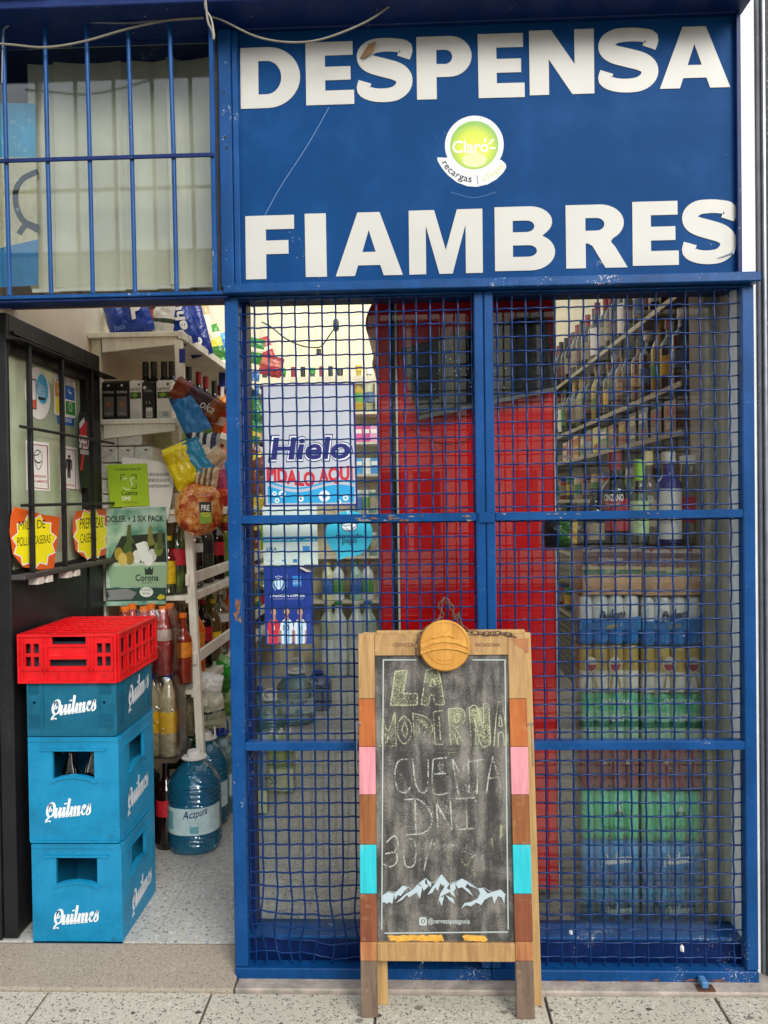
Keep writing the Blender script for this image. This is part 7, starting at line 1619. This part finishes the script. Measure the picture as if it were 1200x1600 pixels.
# ============================================================ WATER JUGS AND FLOOR GOODS
JB = jugmat('#35aede', .38); JC = jugmat('#9ad6d6', .4); JBD = jugmat('#1c4f9c', .6)
WATER = mat('#3f9fc4', .08, 0, .2, 6, spec=.6)
def jug(label, u, vb, vt, wpx, m, capm, handle=True, labm=None, word=None, Y=None, wat=None):
    p = atZ(u, vb, FLOOR); 
    Y = p.y; s = (Y + 2.4) / FPX; r = wpx * s / 2; Y += r; x = at(u, vb, Y).x; h = at(u, vt, Y).z - FLOOR
    t = thing('water_jug', label, 'water jug', (x, Y, FLOOR), 'big water jugs on the shop floor')
    pr = [(r * .70, 0), (r * .92, .008), (r, .03)]
    zz_ = [.06, .10, .14, .18, .50, .55, .60, .65]
    for f in zz_: pr += [(r * (1.0 if f < .2 or f > .48 else .985), h * f), (r * .955, h * (f + .018)), (r * 1.0, h * (f + .036))]
    pr = [q_ for q_ in pr if q_[1] < h * .70]; pr.sort(key=lambda q_: q_[1]) if False else None
    pr += [(r * .97, h * .70), (r * .80, h * .78), (r * .52, h * .86), (r * .27, h * .91), (r * .24, h * .955)]
    pr2 = [pr[0]]
    for q_ in pr[1:]:
        if q_[1] > pr2[-1][1]: pr2.append(q_)
    part('body', MB().lathe(pr2, 28, (x, Y, FLOOR), pw=.86), m, t, 40)
    if wat: part('water', MB().lathe([(r * .66, .004), (r * .90, .014), (r * .94, h * .06), (r * .92, h * .74), (r * .8, h * .742)], 24, (x, Y, FLOOR), pw=.86), wat, t, 40)
    c0 = FLOOR + h * .945
    part('cap', MB().lathe([(r * .27, c0 - FLOOR), (r * .27, h * .99), (r * .24, h)], 18, (x, Y, FLOOR)), capm, t, 40)
    if handle:
        part('collar', MB().lathe([(r * .48, h * .925), (r * .50, h * .937), (r * .28, h * .945)], 20, (x, Y, FLOOR)), capm, t, 40)
        part('carry_handle', MB().tube(smoothpts([(x - r * .40, Y, c0 - .004), (x - r * .50, Y + .01, c0 + r * .35), (x - r * .1, Y + .015, c0 + r * .62), (x + r * .35, Y + .01, c0 + r * .52), (x + r * .42, Y, c0 - .004)], 4), r * .05, 6), capm, t, 60) if handle == 2 else None
    if labm:
        n = 22; lm = MB()
        for k in range(n + 1):
            an = R(-82 + 164 * k / n); ca, sa = math.cos(an), math.sin(an); pw = lambda q_: math.copysign(abs(q_) ** .86, q_)
            for zf in (.22, .49): lm.v.append(V((x + pw(sa) * r * 1.012, Y - pw(ca) * r * 1.012, FLOOR + h * zf)))
        lm.f = [(2 * k, 2 * k + 2, 2 * k + 3, 2 * k + 1) for k in range(n)]; part('paper_label', lm, labm, t, 60)
        if word:
            vs, fs = text2d(word, .01, .25); xs = [q_[0] for q_ in vs]; ys = [q_[1] for q_ in vs]; mb = MB()
            for vx, vy in vs:
                a = (-.15 + .85 * (vx - min(xs)) / (max(xs) - min(xs))); b = .36 + .10 * (vy - min(ys)) / (max(ys) - min(ys)) + .05 * (a + .15); pw = lambda q_: math.copysign(abs(q_) ** .86, q_)
                mb.v.append(V((x + pw(math.sin(a)) * r * 1.024, Y - pw(math.cos(a)) * r * 1.024, FLOOR + h * b)))
            mb.f = fs; part('lettering', mb, ink('#1c3f6c'), t)
            dm2 = MB(); 
            for a0, b0, a1, b1 in ((-1.0, .27, -.55, .45), (.05, .24, .35, .31)):
                n = 6
                k0 = len(dm2.v)
                for k in range(n + 1):
                    an = a0 + (a1 - a0) * k / n
                    for zf in (b0, b1): dm2.v.append(V((x + math.copysign(abs(math.sin(an)) ** .86, math.sin(an)) * r * 1.02, Y - abs(math.cos(an)) ** .86 * r * 1.02, FLOOR + h * zf)))
                dm2.f += [(k0 + 2 * k, k0 + 2 * k + 2, k0 + 2 * k + 3, k0 + 2 * k + 1) for k in range(n)]
            part('label_print', dm2, ink('#6fb0b8'), t)
    return t
PLAB = mat('#c4dde0', .35, 0, .14, 30)
jug('blue tinted water jug with white cap, nearest in the doorway', 306, 1340, 1172, 84, JB, WC, 1, PLAB, 'Aczpura')
jug('blue tinted water jug with white carry handle behind the nearest jug', 324, 1298, 1143, 72, JB, WC, 2, PLAB)
jug('teal water jug with navy cap, behind the white-handled jug', 345, 1275, 1136, 66, JC, NC, 2, PLAB)
jug('large pale green water jug with white handle behind the window', 464, 1135, 1044, 62, JC, WC, 2, PLAB, 'Bonaqua')
jug('dark blue water drum right of the pale jug behind the window', 498, 1112, 1046, 44, JBD, NC, 1)
jug('second dark blue water drum farther back behind the window', 542, 1040, 968, 34, JBD, NC, 1)
jug('clear jug with white handle low behind the window beside the jamb', 424, 1200, 1085, 46, JC, WC, 2, PLAB)
jug('small clear water jug standing in front of the dark blue drum', 408, 1180, 1072, 34, JC, NC, 1, PLAB)
B['soda_green_cap'] = lambda: bottle('soda_green_cap', .044, .34, .013, .66, gloss('#a9b89a', .1), GC, mat('#c9d6b0', .5, 0, .2), (.35, .6), .022, 1.3, neckl=.92)
for i, (u, vb, Yo) in enumerate(((400, 1168, 0), (344, 1235, 0), (352, 1200, .1))):
    p = atZ(u, vb, FLOOR); put(B['soda_green_cap'](), 'soda_bottle', ['pale bottle with green cap behind the window beside the jamb', 'pale bottle with green cap left of the gate post', 'pale bottle with green cap deep behind the gate post'][i], 'bottle', (p.x, p.y, FLOOR), 0, 'green-capped bottles on the floor')
# squeezed green and clear six packs low behind the window
def sixpack(lab, u, vb, w, hpx, m, capm, word=None):
    p = atZ(u, vb, FLOOR); s = (p.y + 2.4) / FPX; W = w * s; h = hpx * s; r = W / 6
    t = thing('bottle_pack', lab, 'bottle pack', (p.x, p.y, FLOOR), 'wrapped bottle packs on the floor behind the window')
    pcs = bottle(('six', lab), r, h, r * .32, .66, m, capm, None, caph=.018, neckl=.92)
    for row in range(2):
        for k in range(3):
            b = bpy.data.objects.new('bottle', pcs[0][1]); C.objects.link(b); b.parent = t; b.location = ((k - 1) * 2 * r, row * 2 * r, 0)
            for n_, me in pcs[1:]: link(n_, me, b)
    F = Fr((p.x - W / 2, p.y - r - .006, FLOOR)); fill('printed_film', F, [rect(0, h * .05, W, h * .42)], mat('#cfd8a8', .3, 0, .3, 9), t, .0006)
    if word: txt(F, word, (W * .10, h * .16, W * .40, h * .32), ink('#4a7a3a'), t, .0012, .02)
    part('shrink_wrap', MB().box(p.x - W / 2 - .003, p.y - r - .005, FLOOR + .002, p.x + W / 2 + .003, p.y + 3 * r + .004, FLOOR + h * .80), WRAPF, t, bev=.012)
sixpack('wrapped pack of lime drink bottles low behind the window', 439, 1238, 42, 96, gloss('#a8c22c', .2), WC, 'SS')
sixpack('wrapped pack of clear blue water bottles by the window jamb', 404, 1272, 30, 96, gloss('#5f8cb0', .12), NC)
# plastic bags stuffed on the bottom of the left shelf
GB = 'stuffed plastic bags under the left shelves'
for lab, u, v, w, h, a, Y, st_ in (('white plastic bag stuffed under the soda shelf', 322, 1076, 50, 52, 10, 1.15, [(0, '#cfccc0'), (.5, '#e4e2da')]), ('clear bag with dark squares under the white bag', 326, 1112, 52, 54, -6, 1.12, [(0, '#a8a688'), (.3, '#8d8c74'), (.5, '#2e2c28'), (.56, '#b4b29a'), (.8, '#c4c2ac')]),
                                   ('bright green plastic bag by the gate post', 350, 1052, 34, 56, 20, 1.5, [(0, '#3f7d2c'), (.5, '#2fa02c'), (.8, '#8fbf7a')]), ('pale green bag wedged beside the jugs', 350, 1095, 30, 50, -10, 1.6, [(0, '#6b8f4a'), (.5, '#a9c48c')]),
                                   ('grey brown bag against the wall left of the leaning post', 286, 1110, 40, 80, 4, 1.10, [(0, '#7d7558'), (.5, '#98906e')]), ('dark green bag behind the nearest jug', 284, 1172, 60, 60, 0, 1.15, [(0, '#16300f'), (.5, '#24481a')])):
    lbag(lab, u, v, w, h, a, Y, st_, 2, .5, None, 'plastic_bag', None, GB, .1, .25)
# snack bags along the left shelves seen through the window
pal = [('#2f7a2c', 'green'), ('#b5302c', 'red'), ('#c9b02c', 'yellow'), ('#7a3a1c', 'brown'), ('#1f5a9c', 'blue'), ('#a8602c', 'orange'), ('#4a2a20', 'dark brown')]
k_ = 0
for (v, w) in ((548, 30), (600, 22), (640, 24), (678, 24), (715, 24), (752, 24), (790, 24), (826, 24), (862, 22), (900, 22), (940, 22)):
    for u, Y in ((396, 2.55), (412, 3.0)):
        if Y > 2.9 and v > 590: continue
        c_, nm = pal[[0, 1, 4, 0, 0, 3, 3, 2, 6, 3, 2, 0, 1, 5][k_ % 14]]; k_ += 1
        lbag(f'{nm} snack bag on the left shelf behind the window, {ORD[k_ - 1]} from the top', u + random.uniform(-3, 3), v, w, 40, random.uniform(-25, 25), Y + random.uniform(-.05, .05), [(0, c_), (.45, random.choice(['#d8d0b0', '#e0c43a', c_])), (.6, c_)], 2, .4, None, 'snack_bag', k_ + 40, 'snack bags on the left shelf behind the window', .08)
lbag('big red sweet bag beside the green one on the top shelf', 424, 572, 36, 32, 14, 2.9, [(0, '#9c2c30'), (.5, '#c06a5a'), (.8, '#8c2020')], 2, .4, None, 'snack_bag', 91)

# ============================================================ BACK WALL SHELVES
YK = 4.35
bs = thing('back_shelf', 'pale shelves of bottles and boxes across the back wall', 'shelf', (-.5, YK, 1))
bx0, bx1 = at(384, 600, YK).x, at(600, 600, YK).x
bz = [at(480, v, YK).z for v in (645, 692, 742, 803, 870, 940)]
for k, z in enumerate(bz):
    part('shelf_board', MB().box(bx0, YK, z - .02, bx1 + .3, YK + .34, z), SHL, bs)
    for i in range(0): pass
part('bottle_rail', MB().box(bx0, YK - .012, at(480, 601, YK).z, bx1 + .3, YK - .002, at(480, 589, YK).z), SHL, bs)
part('back_panel', MB().box(bx0, YK + .345, FLOOR, bx1 + .3, YK + .36, at(480, 578, YK).z), mat('#d9cfa8', .7), bs)
for k in range(5):
    xx = bx0 + (bx1 + .3 - bx0) * k / 4; part('upright', MB().box(xx - .014, YK + .30, FLOOR, xx + .014, YK + .34, bz[0] + .3), SHL, bs)
kk = ['dark_wine', 'red_wine', 'green_bottle', 'red_wine', 'dark_wine', 'green_bottle', 'red_wine', 'dark_wine', 'spirit_amber', 'spirit_yellow', 'spirit_clear']
for i, u in enumerate((414, 428, 443, 459, 474, 489, 503, 517, 532, 561, 577)):
    kd = kk[i]; put(B[kd](), 'bottle', f'{NAMES[kd]}, {ORD[i]} from the left on the back shelf', 'bottle', (at(u, 620, YK + .07).x, YK + .07, bz[0] + .001), 0, 'bottles on the back shelf', sc=1.35)
cl = [('#d85a9c', 'pink'), ('#c94a90', 'pink'), ('#e0a0c4', 'pale pink'), ('#3fa0d4', 'light blue'), ('#e4e4dc', 'white'), ('#3f8fd0', 'blue')]
for r_ in range(2):
    for i, u in enumerate((560, 572, 584)):
        Yb = YK + .02; x = at(u, 660, Yb).x; z = bz[1] + .001 if r_ == 0 else bz[2] + .001
        c_, nm = cl[(i + 3 * r_) % 6]; boxp('carton_box', f'{nm} soap carton, {ORD[i]} from the left on back shelf tier {("two", "three")[r_]}', 'carton', x - .033, Yb, z, x + .033, Yb + .12, z + .14, mat(c_, .4, 0, .1), 'soap cartons on the back shelf', bands=[(.1, .9, .55, .8, '#f0ece0')])
for r_ in range(2):
    for i, u in enumerate((560, 571, 582)):
        Yb = YK + .06; c_ = ['#8fb0b4', '#c9c4a8', '#5f8f80'][i]
        put(bottle(('canister', i), .034, .20, .030, .9, gloss(c_, .25), gloss('#d8d8d0', .3), [LB, LG, LW][i], (.2, .7), .02, 1.05, neckl=.95), 'canister', f'{["grey blue", "cream", "green"][i]} canister, {ORD[i]} from the left on back shelf tier {("four", "five")[r_]}', 'canister', (at(u, 760, Yb).x, Yb, bz[3 + r_] + .001), 0, 'canisters on the back shelf')
for i, (u, vb, c_, nm) in enumerate(((512, 1046, '#b9bfa0', 'pale olive'), (528, 1050, '#cfd4cc', 'white'), (556, 1052, '#c9d0c8', 'grey white'), (574, 1050, '#a9bfae', 'pale green'))):
    Yb = 4.1; x = at(u, 900, Yb).x
    put(bottle(('drum', i), .075, .62, .03, .72, gloss(c_, .3), gloss(['#c9c4a0', '#3f8d3a', '#d8d8d0', '#2c6ea8'][i], .3), mat('#dfe4dc', .5, 0, .2), (.2, .5), .03, 1.2, neckl=.9), 'plastic_drum', f'{nm} plastic drum standing by the back shelf', 'drum', (x, Yb, FLOOR), 0, 'plastic drums by the back shelf')
    put(bottle(('bleach', i), .055, .34, .02, .66, gloss(['#d4d8a8', '#dfe4e0', '#9cc0b0', '#d8dcd4'][i], .3), gloss(['#e0c43a', '#2c6ea8', '#2c8d4a', '#c9302c'][i], .3), LG if i % 2 else LB, (.2, .55), .03, 1.2, neckl=.9), 'bleach_bottle', f'{["cream", "white", "sea green", "grey"][i]} cleaning bottle on the back shelf above the {nm} drum', 'bottle', (at(u, 880, YK + .08).x, YK + .08, bz[5] + .001), 0, 'cleaning bottles on the back shelf')
# lamp wire sagging on the back wall and its black holder
wire('lamp_wire', smoothpts([at(*p, 4.2) for p in ((409, 503), (425, 512), (445, 528), (470, 540), (490, 543), (502, 541), (512, 528), (522, 514))]), .006, mat('#1c1a18', .6), 'black lamp wire sagging across the cream back wall', 'wire')
lh = thing('lamp_holder', 'black lamp holder at the end of the sagging wire', 'lamp holder', at(525, 508, 4.2)); p = at(525, 508, 4.2)
part('socket', MB().lathe([(.020, -.05), (.026, -.03), (.026, .03), (.016, .05)], 12, p), mat('#1a1a1a', .5), lh, 40); p = at(500, 549, 4.2); part('hanging_plug', MB().box(p.x - .03, p.y - .015, p.z - .03, p.x + .01, p.y + .015, p.z + .02), mat('#1a1a1a', .5), lh, bev=.004)
for k in range(14):
    x = XL + .05 + k * .2; part('wall_panel', MB().box(x + .004, YB - .012, 2.75, x + .196, YB - .0005, 4.6), mat('#e4d8b6', .7, 0, .05, 3), bpy.data.objects['back_wall'])
